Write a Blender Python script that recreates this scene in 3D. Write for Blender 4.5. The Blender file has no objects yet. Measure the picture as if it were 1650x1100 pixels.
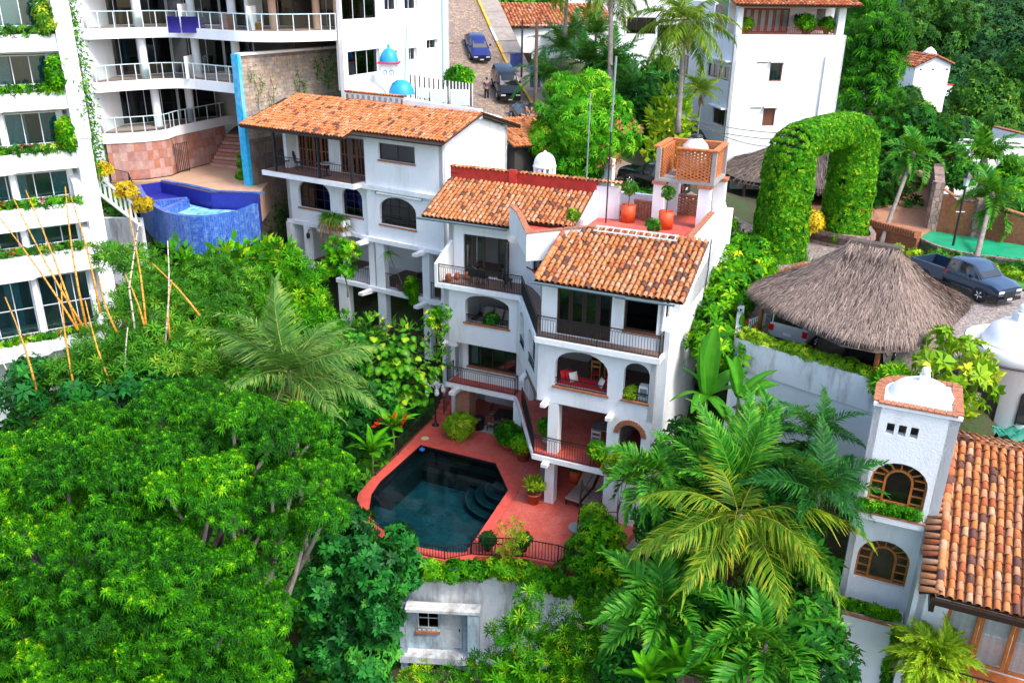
import bpy, bmesh, math, random
import numpy as np
from mathutils import Vector, Matrix
from mathutils.geometry import tessellate_polygon
random.seed(7); RNG = np.random.default_rng(7)
SC = bpy.context.scene
COL = SC.collection
R = math.radians
# ------------------------------------------------------------------ camera
F_PX, PITCH, ROLL, CAM_H = 1400.0, R(22.5), R(0.85), 22.4
_F = Vector((0, math.cos(PITCH), -math.sin(PITCH)))
_R0 = Vector((1, 0, 0)); _U0 = Vector((0, math.sin(PITCH), math.cos(PITCH)))
_R = math.cos(ROLL) * _R0 + math.sin(ROLL) * _U0
_U = -math.sin(ROLL) * _R0 + math.cos(ROLL) * _U0
_C = Vector((0, 0, CAM_H))
cam_d = bpy.data.cameras.new('camera'); cam = bpy.data.objects.new('camera', cam_d); COL.objects.link(cam)
cam_d.sensor_width = 36; cam_d.lens = F_PX / 1650 * 36; cam_d.clip_end = 4000
cam.matrix_world = Matrix(((_R.x, _U.x, -_F.x, _C.x), (_R.y, _U.y, -_F.y, _C.y), (_R.z, _U.z, -_F.z, _C.z), (0, 0, 0, 1)))
SC.camera = cam
# ------------------------------------------------------------------ sky, sun, exposure
SUN_EL, SUN_AZ = R(52), R(128)          # azimuth clockwise from +Y: the light comes from the right, a little towards the viewer
w = bpy.data.worlds.new('World'); SC.world = w; w.use_nodes = True
nt = w.node_tree
sky = nt.nodes.new('ShaderNodeTexSky'); sky.sky_type = 'NISHITA'; sky.sun_disc = False
sky.sun_elevation = SUN_EL; sky.sun_rotation = SUN_AZ; sky.air_density = 1.0; sky.dust_density = 2.5; sky.ozone_density = 1.0
nt.nodes['Background'].inputs[1].default_value = 0.15
nt.links.new(sky.outputs[0], nt.nodes['Background'].inputs[0])
sun_d = bpy.data.lights.new('sun', 'SUN'); sun = bpy.data.objects.new('sun', sun_d); COL.objects.link(sun)
sun_d.energy = 1.1; sun_d.angle = R(12); sun_d.color = (1, 0.965, 0.91)
_sd = Vector((math.sin(SUN_AZ) * math.cos(SUN_EL), math.cos(SUN_AZ) * math.cos(SUN_EL), math.sin(SUN_EL)))
sun.rotation_euler = _sd.to_track_quat('Z', 'Y').to_euler()
SC.view_settings.view_transform = 'Standard'; SC.view_settings.look = 'None'
SC.view_settings.exposure = 1.58; SC.view_settings.gamma = 1
SC.cycles.max_bounces = 6; SC.cycles.diffuse_bounces = 3; SC.cycles.transparent_max_bounces = 16
SC.cycles.transmission_bounces = 4; SC.cycles.glossy_bounces = 2; SC.cycles.use_denoising = True
SC.cycles.caustics_reflective = False; SC.cycles.caustics_refractive = False

# ------------------------------------------------------------------ placing
def at(px, py, z=0.0):
    v = _F * F_PX + _R * (px - 825) + _U * (550 - py)
    return _C + v * ((z - CAM_H) / v.z)
def atd(px, py, dep):
    return _C + (_F * F_PX + _R * (px - 825) + _U * (550 - py)) * (dep / F_PX)
# ------------------------------------------------------------------ materials
MATS = {}
def _new(name):
    m = bpy.data.materials.new(name); m.use_nodes = True
    n = m.node_tree.nodes; l = m.node_tree.links
    return m, n, l, n['Principled BSDF']
def _pos(n, l, scale=(1, 1, 1), obj=False):
    if obj:
        g = n.new('ShaderNodeTexCoord'); o = g.outputs['Object']
    else:
        g = n.new('ShaderNodeNewGeometry'); o = g.outputs['Position']
    mp = n.new('ShaderNodeMapping'); mp.inputs['Scale'].default_value = scale
    l.new(o, mp.inputs['Vector']); return mp.outputs[0]
def _noise(n, l, vec, scale, detail=4, rough=.6):
    t = n.new('ShaderNodeTexNoise'); t.inputs['Scale'].default_value = scale
    t.inputs['Detail'].default_value = detail; t.inputs['Roughness'].default_value = rough
    l.new(vec, t.inputs['Vector']); return t.outputs[0]
def _ramp(n, l, fac, stops, interp='LINEAR'):
    r = n.new('ShaderNodeValToRGB'); r.color_ramp.interpolation = interp
    e = r.color_ramp.elements
    while len(e) < len(stops): e.new(.5)
    for i, (p, c) in enumerate(stops):
        e[i].position = p; e[i].color = (*c, 1) if len(c) == 3 else c
    l.new(fac, r.inputs[0]); return r.outputs[0]
def _mix(n, l, fac, a, b, mode='MIX'):
    m = n.new('ShaderNodeMix'); m.data_type = 'RGBA'; m.blend_type = mode
    for i, v in ((6, a), (7, b)):
        if isinstance(v, tuple): m.inputs[i].default_value = (*v, 1)
        else: l.new(v, m.inputs[i])
    if isinstance(fac, (int, float)): m.inputs[0].default_value = fac
    else: l.new(fac, m.inputs[0])
    return m.outputs[2]
def _bump(n, l, h, p, strength=.3, dist=.02):
    b = n.new('ShaderNodeBump'); b.inputs['Strength'].default_value = strength; b.inputs['Distance'].default_value = dist
    l.new(h, b.inputs['Height']); l.new(b.outputs[0], p.inputs['Normal'])
def mul(c, k): return tuple(min(1, x * k) for x in c)
def M(name, c, rough=.8, var=.2, scale=1.5, bump=.25, bscale=30, stain=None, sscale=.6, samt=.5, metal=0, spec=.5, dist=.02, sz=.35, st0=.5):
    """Painted, plastered or earthen surface: base colour, slow variation, fine relief and, if given, stains that run downwards."""
    if name in MATS: return MATS[name]
    m, n, l, p = _new(name)
    v = _pos(n, l)
    col = _ramp(n, l, _noise(n, l, v, scale), [(.3, mul(c, 1 - var)), (.7, mul(c, 1 + var * .5))])
    if stain:
        sv = _pos(n, l, (1, 1, sz))
        f = _ramp(n, l, _noise(n, l, sv, sscale, 6, .7), [(st0, (0, 0, 0)), (st0 + .25, (samt,) * 3)])
        col = _mix(n, l, f, col, stain)
    l.new(col, p.inputs['Base Color'])
    p.inputs['Roughness'].default_value = rough; p.inputs['Metallic'].default_value = metal
    p.inputs['Specular IOR Level'].default_value = spec
    if bump: _bump(n, l, _noise(n, l, v, bscale, 3), p, bump, dist)
    MATS[name] = m; return m
def leafmat(name, stops, rough=.5, trans=.25, spec=.12):
    if name in MATS: return MATS[name]
    m, n, l, p = _new(name)
    a = n.new('ShaderNodeAttribute'); a.attribute_name = 'rnd'
    col = _ramp(n, l, a.outputs['Fac'], stops)
    l.new(col, p.inputs['Base Color']); p.inputs['Roughness'].default_value = rough
    p.inputs['Specular IOR Level'].default_value = spec
    t = n.new('ShaderNodeBsdfTranslucent'); l.new(_mix(n, l, .35, col, (.35, .6, .03)), t.inputs['Color'])
    x = n.new('ShaderNodeMixShader'); x.inputs[0].default_value = trans
    l.new(p.outputs[0], x.inputs[1]); l.new(t.outputs[0], x.inputs[2])
    l.new(x.outputs[0], n['Material Output'].inputs['Surface'])
    MATS[name] = m; return m
def glassmat(name, tint=(.55, .65, .65), refl=1.0):
    if name in MATS: return MATS[name]
    m, n, l, p = _new(name)
    t = n.new('ShaderNodeBsdfTransparent'); t.inputs[0].default_value = (*tint, 1)
    g = n.new('ShaderNodeBsdfGlossy'); g.inputs['Roughness'].default_value = .03; g.inputs[0].default_value = (.9, .95, 1, 1)
    f = n.new('ShaderNodeFresnel'); f.inputs[0].default_value = 1.6
    mm = n.new('ShaderNodeMath'); mm.operation = 'MULTIPLY'; mm.inputs[1].default_value = refl; l.new(f.outputs[0], mm.inputs[0])
    x = n.new('ShaderNodeMixShader'); l.new(mm.outputs[0], x.inputs[0]); l.new(t.outputs[0], x.inputs[1]); l.new(g.outputs[0], x.inputs[2])
    l.new(x.outputs[0], n['Material Output'].inputs['Surface'])
    MATS[name] = m; return m
# ------------------------------------------------------------------ mesh building
class MB:
    def __init__(s): s.v = []; s.f = []; s.m = []
    def add(s, vs, fs, m=0):
        o = len(s.v); s.v.extend([tuple(q) for q in vs]); s.f.extend([tuple(i + o for i in f) for f in fs]); s.m.extend([m] * len(fs)); return s
    def box(s, x0, x1, y0, y1, z0, z1, m=0):
        return s.add([(x0, y0, z0), (x1, y0, z0), (x1, y1, z0), (x0, y1, z0), (x0, y0, z1), (x1, y0, z1), (x1, y1, z1), (x0, y1, z1)],
                     [(0, 3, 2, 1), (4, 5, 6, 7), (0, 1, 5, 4), (1, 2, 6, 5), (2, 3, 7, 6), (3, 0, 4, 7)], m)
    def bar(s, a, b, wd, h, m=0, up=(0, 0, 1)):
        a = Vector(a); b = Vector(b); d = (b - a).normalized(); u = Vector(up)
        sd = d.cross(u)
        if sd.length < 1e-4: sd = d.cross(Vector((1, 0, 0)))
        sd.normalize(); u = sd.cross(d)
        vs = []
        for q in (a, b):
            for i, j in ((-1, -1), (1, -1), (1, 1), (-1, 1)): vs.append(q + sd * (i * wd / 2) + u * (j * h / 2))
        return s.add(vs, [(0, 1, 2, 3), (7, 6, 5, 4), (0, 4, 5, 1), (1, 5, 6, 2), (2, 6, 7, 3), (3, 7, 4, 0)], m)
    def tube(s, pts, r, n=6, m=0, cap=True):
        pts = [Vector(q) for q in pts]; k = len(pts); rs = r if isinstance(r, (list, tuple)) else [r] * k
        o = len(s.v); ref = Vector((0, 0, 1)); vs = []
        for i, q in enumerate(pts):
            d = (pts[min(i + 1, k - 1)] - pts[max(i - 1, 0)]).normalized()
            rr = ref if abs(d.dot(ref)) < .95 else Vector((1, 0, 0))
            x = d.cross(rr).normalized(); y = x.cross(d)
            for j in range(n):
                a = 2 * math.pi * j / n; vs.append(q + x * (rs[i] * math.cos(a)) + y * (rs[i] * math.sin(a)))
        fs = [(i * n + j, i * n + (j + 1) % n, (i + 1) * n + (j + 1) % n, (i + 1) * n + j) for i in range(k - 1) for j in range(n)]
        if cap: fs += [tuple(range(n))[::-1], tuple((k - 1) * n + j for j in range(n))]
        return s.add(vs, fs, m)
    def lathe(s, prof, n=16, c=(0, 0, 0), m=0, a0=0, a1=2 * math.pi, sx=1, sy=1):
        full = abs(a1 - a0 - 2 * math.pi) < 1e-6; k = n if full else n + 1
        vs = [(c[0] + sx * r * math.cos(a0 + (a1 - a0) * j / n), c[1] + sy * r * math.sin(a0 + (a1 - a0) * j / n), c[2] + z) for r, z in prof for j in range(k)]
        fs = []
        for i in range(len(prof) - 1):
            for j in range(n):
                jj = (j + 1) % k if full else j + 1
                fs.append((i * k + j, i * k + jj, (i + 1) * k + jj, (i + 1) * k + j))
        return s.add(vs, fs, m)
    def prism(s, pts, z0, z1, m=0, top=True, bottom=True):
        n = len(pts); g = lambda z, i: z[i] if isinstance(z, (list, tuple)) else z
        vs = [(x, y, g(z0, i)) for i, (x, y) in enumerate(pts)] + [(x, y, g(z1, i)) for i, (x, y) in enumerate(pts)]
        fs = [(i, (i + 1) % n, n + (i + 1) % n, n + i) for i in range(n)]
        if bottom or top:
            tri = tessellate_polygon([[Vector((x, y, 0)) for x, y in pts]])
            for t in tri:
                a, b, c = t
                pa, pb, pc = (pts[q] for q in t)
                if (pb[0] - pa[0]) * (pc[1] - pa[1]) - (pb[1] - pa[1]) * (pc[0] - pa[0]) < 0: a, c = c, a
                if top: fs.append((n + a, n + b, n + c))
                if bottom: fs.append((c, b, a))
        return s.add(vs, fs, m)
    def wall(s, p0, p1, z0, z1, t=.2, holes=(), m=0, rev=None):
        """A wall from p0 to p1; the room lies to the left of that direction. holes: (a0, a1, z0, z1, arch rise). z1 may be a pair (sloping top)."""
        p0 = Vector((p0[0], p0[1], 0)); p1 = Vector((p1[0], p1[1], 0)); d = p1 - p0; L = d.length; d /= L
        nn = Vector((-d.y, d.x, 0)); zt = z1 if isinstance(z1, (tuple, list)) else (z1, z1)
        loops = [[(0, z0), (L, z0), (L, zt[1]), (0, zt[0])]]
        for h in holes: loops.append(outline(*h))
        flat = [q for lp in loops for q in lp]
        tri = tessellate_polygon([[Vector((a, b, 0)) for a, b in lp] for lp in loops])
        P = lambda a, b, off: p0 + d * a + nn * off + Vector((0, 0, b))
        n = len(flat); vs = [P(a, b, 0) for a, b in flat] + [P(a, b, t) for a, b in flat]
        fs = []
        for (a, b, c) in tri:
            A, B, C_ = flat[a], flat[b], flat[c]
            if (B[0] - A[0]) * (C_[1] - A[1]) - (B[1] - A[1]) * (C_[0] - A[0]) < 0: a, c = c, a
            fs.append((a, b, c)); fs.append((n + c, n + b, n + a))
        s.add(vs, fs, m); o = len(s.v) - 2 * n; i0 = 0
        for k, lp in enumerate(loops):
            q = len(lp); g = []
            for i in range(q):
                a, b = i0 + i, i0 + (i + 1) % q
                g.append((o + b, o + a, o + n + a, o + n + b) if k == 0 else (o + a, o + b, o + n + b, o + n + a))
            s.f.extend(g); s.m.extend([m if (k == 0 or rev is None) else rev] * len(g)); i0 += q
        return s
    def build(s, name, mats, parent=None, smooth=False, kind=None, loc=None, rz=None):
        me = bpy.data.meshes.new(name); me.from_pydata(s.v, [], s.f)
        for m in (mats if isinstance(mats, (list, tuple)) else [mats]): me.materials.append(m)
        if any(s.m): me.polygons.foreach_set('material_index', s.m)
        if smooth: me.polygons.foreach_set('use_smooth', [True] * len(s.f))
        o = bpy.data.objects.new(name, me); COL.objects.link(o)
        if parent: o.parent = parent
        if kind: o['kind'] = kind
        if loc is not None: o.location = loc
        if rz is not None: o.rotation_euler.z = rz
        return o
def outline(a0, a1, b0, b1, arch=0, n=10):
    if not arch: return [(a0, b0), (a1, b0), (a1, b1), (a0, b1)]
    c = (a0 + a1) / 2; r = (a1 - a0) / 2
    return [(a0, b0), (a1, b0)] + [(c + r * math.cos(math.pi * i / n), b1 - arch + arch * math.sin(math.pi * i / n)) for i in range(n + 1)]
def np_mesh(name, V, F, mats, parent=None, rnd=None, smooth=False, kind=None, loc=None):
    """V (n,3), F (m,k) of equal-sided faces; rnd gives one random value a face."""
    V = np.asarray(V, np.float32); F = np.asarray(F, np.int32); k = F.shape[1]
    me = bpy.data.meshes.new(name); me.vertices.add(len(V)); me.vertices.foreach_set('co', V.ravel())
    me.loops.add(F.size); me.loops.foreach_set('vertex_index', F.ravel())
    me.polygons.add(len(F)); me.polygons.foreach_set('loop_start', np.arange(0, F.size, k, dtype=np.int32))
    if smooth: me.polygons.foreach_set('use_smooth', np.ones(len(F), bool))
    for m in (mats if isinstance(mats, (list, tuple)) else [mats]): me.materials.append(m)
    me.update(calc_edges=True)
    if rnd is not None:
        a = me.attributes.new('rnd', 'FLOAT', 'FACE'); a.data.foreach_set('value', np.asarray(rnd, np.float32))
    o = bpy.data.objects.new(name, me); COL.objects.link(o)
    if parent: o.parent = parent
    if kind: o['kind'] = kind
    if loc is not None: o.location = loc
    return o
def unit(v): return v / np.maximum(np.linalg.norm(v, axis=-1, keepdims=True), 1e-9)
def basis(N, roll):
    """Rotation matrices whose local +Y is N and local +Z leans upward, turned by roll about N."""
    N = unit(N); up = np.tile([0., 0., 1.], (len(N), 1)); bad = np.abs(N[:, 2]) > .97; up[bad] = [1, 0, 0]
    X = unit(np.cross(N, up)); Zz = np.cross(X, N)
    c, s_ = np.cos(roll)[:, None], np.sin(roll)[:, None]
    return np.stack([X * c + Zz * s_, N, Zz * c - X * s_], axis=2)
def replicate(T, TF, P, N, size, roll):
    B = basis(N, roll); V = np.einsum('nij,vj->nvi', B, T) * size[:, None, None] + P[:, None, :]
    n, k = len(P), len(T)
    F = (TF[None] + (np.arange(n) * k)[:, None, None]).reshape(-1, TF.shape[1])
    return V.reshape(-1, 3), F
def scatter(name, T, TF, P, N, size, mats, parent=None, roll=None, rnd=None, kind=None, foff=None):
    n = len(P); roll = RNG.uniform(-.6, .6, n) if roll is None else roll
    rnd = RNG.random(n) if rnd is None else rnd
    V, F = replicate(T, TF, np.asarray(P, float), np.asarray(N, float), np.asarray(size, float), roll)
    return np_mesh(name, V, F, mats, parent, np.repeat(rnd, len(TF)) + RNG.normal(0, .05, n * len(TF)) + (np.tile(foff, n) if foff is not None else 0), kind=kind)
def tag(o, label, cat, group=None, kind=None):
    o['label'] = label; o['category'] = cat
    if group: o['group'] = group
    if kind: o['kind'] = kind
    return o
def thing(name, label, cat, loc=(0, 0, 0), rz=0, group=None):
    o = bpy.data.objects.new(name, None); COL.objects.link(o); o.empty_display_size = .3
    o.location = loc; o.rotation_euler.z = rz
    return tag(o, label, cat, group, 'thing')
def copy_tree(o, parent=None):
    kids = list(o.children); c = o.copy(); COL.objects.link(c); c.parent = parent
    for k in kids: copy_tree(k, c)
    return c
# ------------------------------------------------------------------ shared materials
WHITE = M('white_stucco', (.80, .81, .82), .9, .05, .8, .5, 14, stain=(.45, .43, .39), sscale=1.2, samt=.45, dist=.03, sz=.22)
WHITE2 = M('white_plaster', (.80, .81, .82), .85, .05, .5, .2, 40, stain=(.48, .46, .42), sscale=1.0, samt=.5, sz=.2)
OLDWHITE = M('weathered_white_plaster', (.70, .72, .74), .95, .15, .7, .5, 12, stain=(.16, .13, .11), sscale=1.5, samt=.9, dist=.03, sz=.2, st0=.47)
REDFLOOR = None
BLACKIRON = M('black_iron', (.012, .012, .013), .5, .1, 5, .1, 60)
DARKWOOD = M('dark_wood', (.03, .016, .011), .45, .3, 4, .15, 40)
BROWNWOOD = M('brown_wood', (.22, .065, .018), .45, .35, 5, .2, 30)
ORANGEWOOD = M('varnished_wood', (.45, .15, .03), .4, .3, 5, .15, 30)
REDWOOD = M('red_wood', (.30, .035, .015), .45, .3, 5, .15, 30)
BRICKTRIM = M('brick_trim', (.40, .15, .07), .85, .35, 6, .4, 30)
TERRACOTTA = M('terracotta_pot', (.34, .09, .037), .7, .3, 4, .2, 30)
ORANGEPOT = M('orange_pot', (.62, .075, .012), .55, .15, 4, .1, 40)
CONCRETE = M('grey_concrete', (.32, .31, .29), .9, .25, 2, .4, 25)
INTERIOR = M('room_wall', (.42, .39, .36), .9, .1, 1, .1, 20)
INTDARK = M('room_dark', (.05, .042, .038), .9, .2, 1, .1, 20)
INTFLOOR = M('room_floor', (.18, .10, .07), .6, .3, 2, .1, 20)
REDPAINT = M('red_painted_wall', (.55, .035, .02), .8, .3, 3, .4, 20)
CURTAIN = M('white_curtain', (.75, .75, .72), .9, .15, 8, .3, 18)
CUSHION = M('taupe_cushion', (.33, .25, .21), .9, .12, 6, .2, 40)
BLACKPL = M('black_plastic', (.012, .012, .013), .4, .1, 5, 0)
RUBBER = M('rubber', (.015, .015, .016), .8, .1, 5, .2, 60)
CHROME = M('chrome', (.75, .75, .76), .2, .05, 5, 0, metal=1)
ALU = M('white_aluminium', (.70, .74, .76), .4, .05, 5, 0)
BAMBOO_Y = M('bamboo_cane', (.62, .27, .02), .5, .35, 3, .1, 30)
STRAWPALE = M('dry_cane', (.52, .47, .38), .7, .3, 5, .2, 30)
TRUNK = M('grey_trunk', (.22, .19, .16), .9, .4, 4, .6, 14)
TRUNKB = M('brown_trunk', (.13, .085, .06), .9, .4, 4, .6, 14)
GLASS = glassmat('window_glass', (.66, .74, .74))
GLASSD = glassmat('dark_window_glass', (.32, .38, .38))
def redfloor():
    m, n, l, p = _new('red_tile_floor')
    v = _pos(n, l, obj=True)
    b = n.new('ShaderNodeTexBrick'); b.offset = 0; b.inputs['Scale'].default_value = 1
    b.inputs['Brick Width'].default_value = .42; b.inputs['Row Height'].default_value = .42; b.inputs['Mortar Size'].default_value = .012
    b.inputs['Color1'].default_value = (.60, .092, .056, 1); b.inputs['Color2'].default_value = (.52, .075, .046, 1); b.inputs['Mortar'].default_value = (.60, .11, .085, 1)
    l.new(v, b.inputs['Vector'])
    f = _ramp(n, l, _noise(n, l, v, .9, 7, .7), [(.42, (0, 0, 0)), (.75, (.8,) * 3)])
    c = _mix(n, l, f, b.outputs[0], (.62, .19, .16))
    f2 = _ramp(n, l, _noise(n, l, v, 7, 5, .7), [(.35, (.6, .6, .6)), (.6, (1, 1, 1))])
    l.new(_mix(n, l, .6, c, f2, 'MULTIPLY'), p.inputs['Base Color'])
    p.inputs['Roughness'].default_value = .6
    _bump(n, l, b.outputs['Fac'], p, .3, -.004); return m
REDFLOOR = redfloor()
# ------------------------------------------------------------------ building kit
def wmap(p0, p1):
    p0 = Vector((p0[0], p0[1], 0)); d = Vector((p1[0], p1[1], 0)) - p0; d.normalize(); nn = Vector((-d.y, d.x, 0))
    return lambda a, off, z: p0 + d * a + nn * off + Vector((0, 0, z))
def wbox(mb, W, a0, a1, o0, o1, z0, z1, m=0):
    vs = [W(a, o, z) for z in (z0, z1) for a, o in ((a0, o0), (a1, o0), (a1, o1), (a0, o1))]
    return mb.add(vs, [(0, 3, 2, 1), (4, 5, 6, 7), (0, 1, 5, 4), (1, 2, 6, 5), (2, 3, 7, 6), (3, 0, 4, 7)], m)
def window(root, p0, p1, a0, a1, b0, b1, nx=2, ny=1, fm=None, gm=None, off=.08, fw=.06, arch=0, name='window', sill=None, curtain=None, label=None, mw=None):
    """A glazed opening: frame bars, a pane for each light, a sill where the photograph shows one."""
    W = wmap(p0, p1); fm = fm or BLACKIRON; gm = gm or GLASS; mw = mw or fw * .7
    mb = MB(); sp = b1 - arch; c = (a0 + a1) / 2; r = (a1 - a0) / 2
    top = lambda a: b1 if not arch else sp + arch * math.sqrt(max(0, 1 - ((a - c) / r) ** 2))
    if not arch:
        wbox(mb, W, a0, a0 + fw, off, off + .06, b0, b1); wbox(mb, W, a1 - fw, a1, off, off + .06, b0, b1)
        wbox(mb, W, a0 + fw, a1 - fw, off, off + .06, b0, b0 + fw); wbox(mb, W, a0 + fw, a1 - fw, off, off + .06, b1 - fw, b1)
    else:
        o1 = outline(a0, a1, b0, b1, arch, 12); o2 = outline(a0 + fw, a1 - fw, b0 + fw, b1 - fw, arch - fw * .5, 12); n = len(o1)
        vs = [W(a, off, b) for a, b in o1] + [W(a, off, b) for a, b in o2] + [W(a, off + .06, b) for a, b in o1] + [W(a, off + .06, b) for a, b in o2]
        fs = []
        for i in range(n):
            j = (i + 1) % n; fs += [(i, j, n + j, n + i), (2 * n + j, 2 * n + i, 3 * n + i, 3 * n + j), (n + i, n + j, 3 * n + j, 3 * n + i), (j, i, 2 * n + i, 2 * n + j)]
        mb.add(vs, fs)
    xs = [a0 + (a1 - a0) * i / nx for i in range(nx + 1)]; ys = [b0 + (b1 - b0) * j / ny for j in range(ny + 1)]
    for x in xs[1:-1]: wbox(mb, W, x - mw / 2, x + mw / 2, off + .002, off + .055, b0 + fw, top(x) - fw * .9)
    for y in ys[1:-1]:
        hw = r if (not arch or y <= sp) else r * math.sqrt(max(0, 1 - ((y - sp) / arch) ** 2))
        if hw > .15: wbox(mb, W, c - hw + fw * .9, c + hw - fw * .9, off + .004, off + .052, y - mw / 2, y + mw / 2)
    o = mb.build(name, fm, root)
    if label: o['label'] = label
    if arch:
        g = MB(); ol = outline(a0 + fw * .7, a1 - fw * .7, b0 + fw * .7, b1 - fw * .7, arch - fw * .4, 12)
        g.add([W(a, off + .03, b) for a, b in ol] + [W(a, off + .036, b) for a, b in ol], [tuple(range(len(ol))), tuple(range(2 * len(ol) - 1, len(ol) - 1, -1))]); g.build('pane', gm, o)
    else:
        for i in range(nx):
            for j in range(ny):
                g = MB(); wbox(g, W, xs[i] + mw / 2, xs[i + 1] - mw / 2, off + .028, off + .034, ys[j] + mw / 2, ys[j + 1] - mw / 2); g.build('pane', gm, o)
    if sill: 
        g = MB(); wbox(g, W, a0 - .06, a1 + .06, -.07, off, b0 - .09, b0 - .001); g.build('sill', sill, o)
    if curtain:
        for (f0, f1) in curtain:
            g = MB(); n = max(6, int((f1 - f0) * (a1 - a0) / .06)); xs2 = np.linspace(a0 + (a1 - a0) * f0, a0 + (a1 - a0) * f1, n)
            vs = [W(x, off + .2 + .03 * math.sin(i * 1.9), z) for z in (b0 + .05, b1 - .04) for i, x in enumerate(xs2)]
            g.add(vs, [(i, i + 1, n + i + 1, n + i) for i in range(n - 1)]); g.build('curtain', CURTAIN, o, smooth=True)
    return o
def railing(root, pts, h=.95, sp=.125, rings=True, m=None, name='railing', bw=.016, posts=True, base=.06, topw=.045):
    """A wrought-iron balustrade along pts (x, y, z of the floor)."""
    m = m or BLACKIRON; mb = MB(); pts = [Vector(q) for q in pts]
    up = Vector((0, 0, 1))
    for a, b in zip(pts, pts[1:]):
        mb.bar(a + up * base, b + up * base, .025, .02); L = (b - a).length; n = max(1, round(L / sp))
        if rings: mb.bar(a + up * (h - .13), b + up * (h - .13), .02, .014)
        d = (b - a) / n; dd = d.normalized()
        for i in range(1, n):
            q = a + d * i; mb.bar(q + up * base, q + up * (h - (.13 if rings else 0)), bw, bw, up=(0, 1, 0))
        if rings:
            for i in range(n):
                cc = a + d * (i + .5) + up * (h - .065); rr = .05; k = 7; vs = []
                for j in range(k):
                    an = 2 * math.pi * j / k
                    for rad in (rr, rr - .016): vs.append(cc + dd * (rad * math.cos(an)) + up * (rad * math.sin(an)))
                mb.add(vs, [(2 * j, 2 * ((j + 1) % k), 2 * ((j + 1) % k) + 1, 2 * j + 1) for j in range(k)])
    o = mb.build(name, m, root)
    t = MB()
    for a, b in zip(pts, pts[1:]): t.bar(a + up * h, b + up * h, topw, .03)
    t.build('top_rail', m, o)
    if posts:
        for q in pts:
            g = MB(); g.bar(q, q + up * (h + .03), .04, .04, up=(0, 1, 0)); g.build('post', m, o)
    return o
def tmat(name, c, k=.5):
    m, n, l, p = _new(name); v = _pos(n, l)
    c = (c[0] * .86, c[1] * .82, c[2] * .76); col = _ramp(n, l, _noise(n, l, v, 5, 4), [(.25, mul(c, 1 - k * .6)), (.5, c), (.8, mul(c, 1.2))])
    f = _ramp(n, l, _noise(n, l, v, 11, 5, .75), [(.55, (0, 0, 0)), (.72, (.75,) * 3)])
    g_ = _ramp(n, l, _noise(n, l, v, 1.1, 6, .7), [(.55, (0, 0, 0)), (.8, (.45,) * 3)]); l.new(_mix(n, l, g_, _mix(n, l, f, col, (.08, .04, .03)), (.11, .06, .045)), p.inputs['Base Color']); p.inputs['Roughness'].default_value = .85
    _bump(n, l, _noise(n, l, v, 60, 3), p, .3, .01); return m
TILES = [tmat('clay_tile_orange', (.56, .19, .055)), tmat('clay_tile_amber', (.62, .25, .09)), tmat('clay_tile_rose', (.60, .27, .14)),
         tmat('clay_tile_rust', (.42, .11, .04)), tmat('clay_tile_dark', (.14, .06, .045), .7), tmat('clay_tile_pale', (.62, .36, .22))]
PAN = tmat('clay_channel_tile', (.22, .085, .04), .8)
def tile_shape(L, r0, r1, n=5, th=.016):
    vs = []; 
    for (r, y) in ((r0, 0), (r1, L)):
        for i in range(n + 1):
            a = math.pi * i / n; vs.append((r * math.cos(a), y, r * math.sin(a) * .85))
    for i in range(n + 1):
        a = math.pi * i / n; vs.append(((r0 - th) * math.cos(a), 0, (r0 - th) * math.sin(a) * .85 - .002))
    for i in range(n + 1):
        a = math.pi * i / n; vs.append(((r0 - th) * math.cos(a), L * .5, (r0 - th) * math.sin(a) * .8))
    k = n + 1; fs = []
    for i in range(n):
        fs += [(i, i + 1, k + i + 1, k + i)[::-1], (i, 2 * k + i, 2 * k + i + 1, i + 1)[::-1], (2 * k + i, 3 * k + i, 3 * k + i + 1, 2 * k + i + 1)[::-1]]
    return vs, fs
_tile_meshes = {}
def tile_mesh(L, r0, r1, k):
    key = (round(L, 3), round(r0, 3), round(r1, 3), k)
    if key not in _tile_meshes:
        vs, fs = tile_shape(L, r0, r1); me = bpy.data.meshes.new('tile'); me.from_pydata(vs, [], fs); me.materials.append(TILES[k])
        me.polygons.foreach_set('use_smooth', [True] * len(fs)); _tile_meshes[key] = me
    return _tile_meshes[key]
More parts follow.
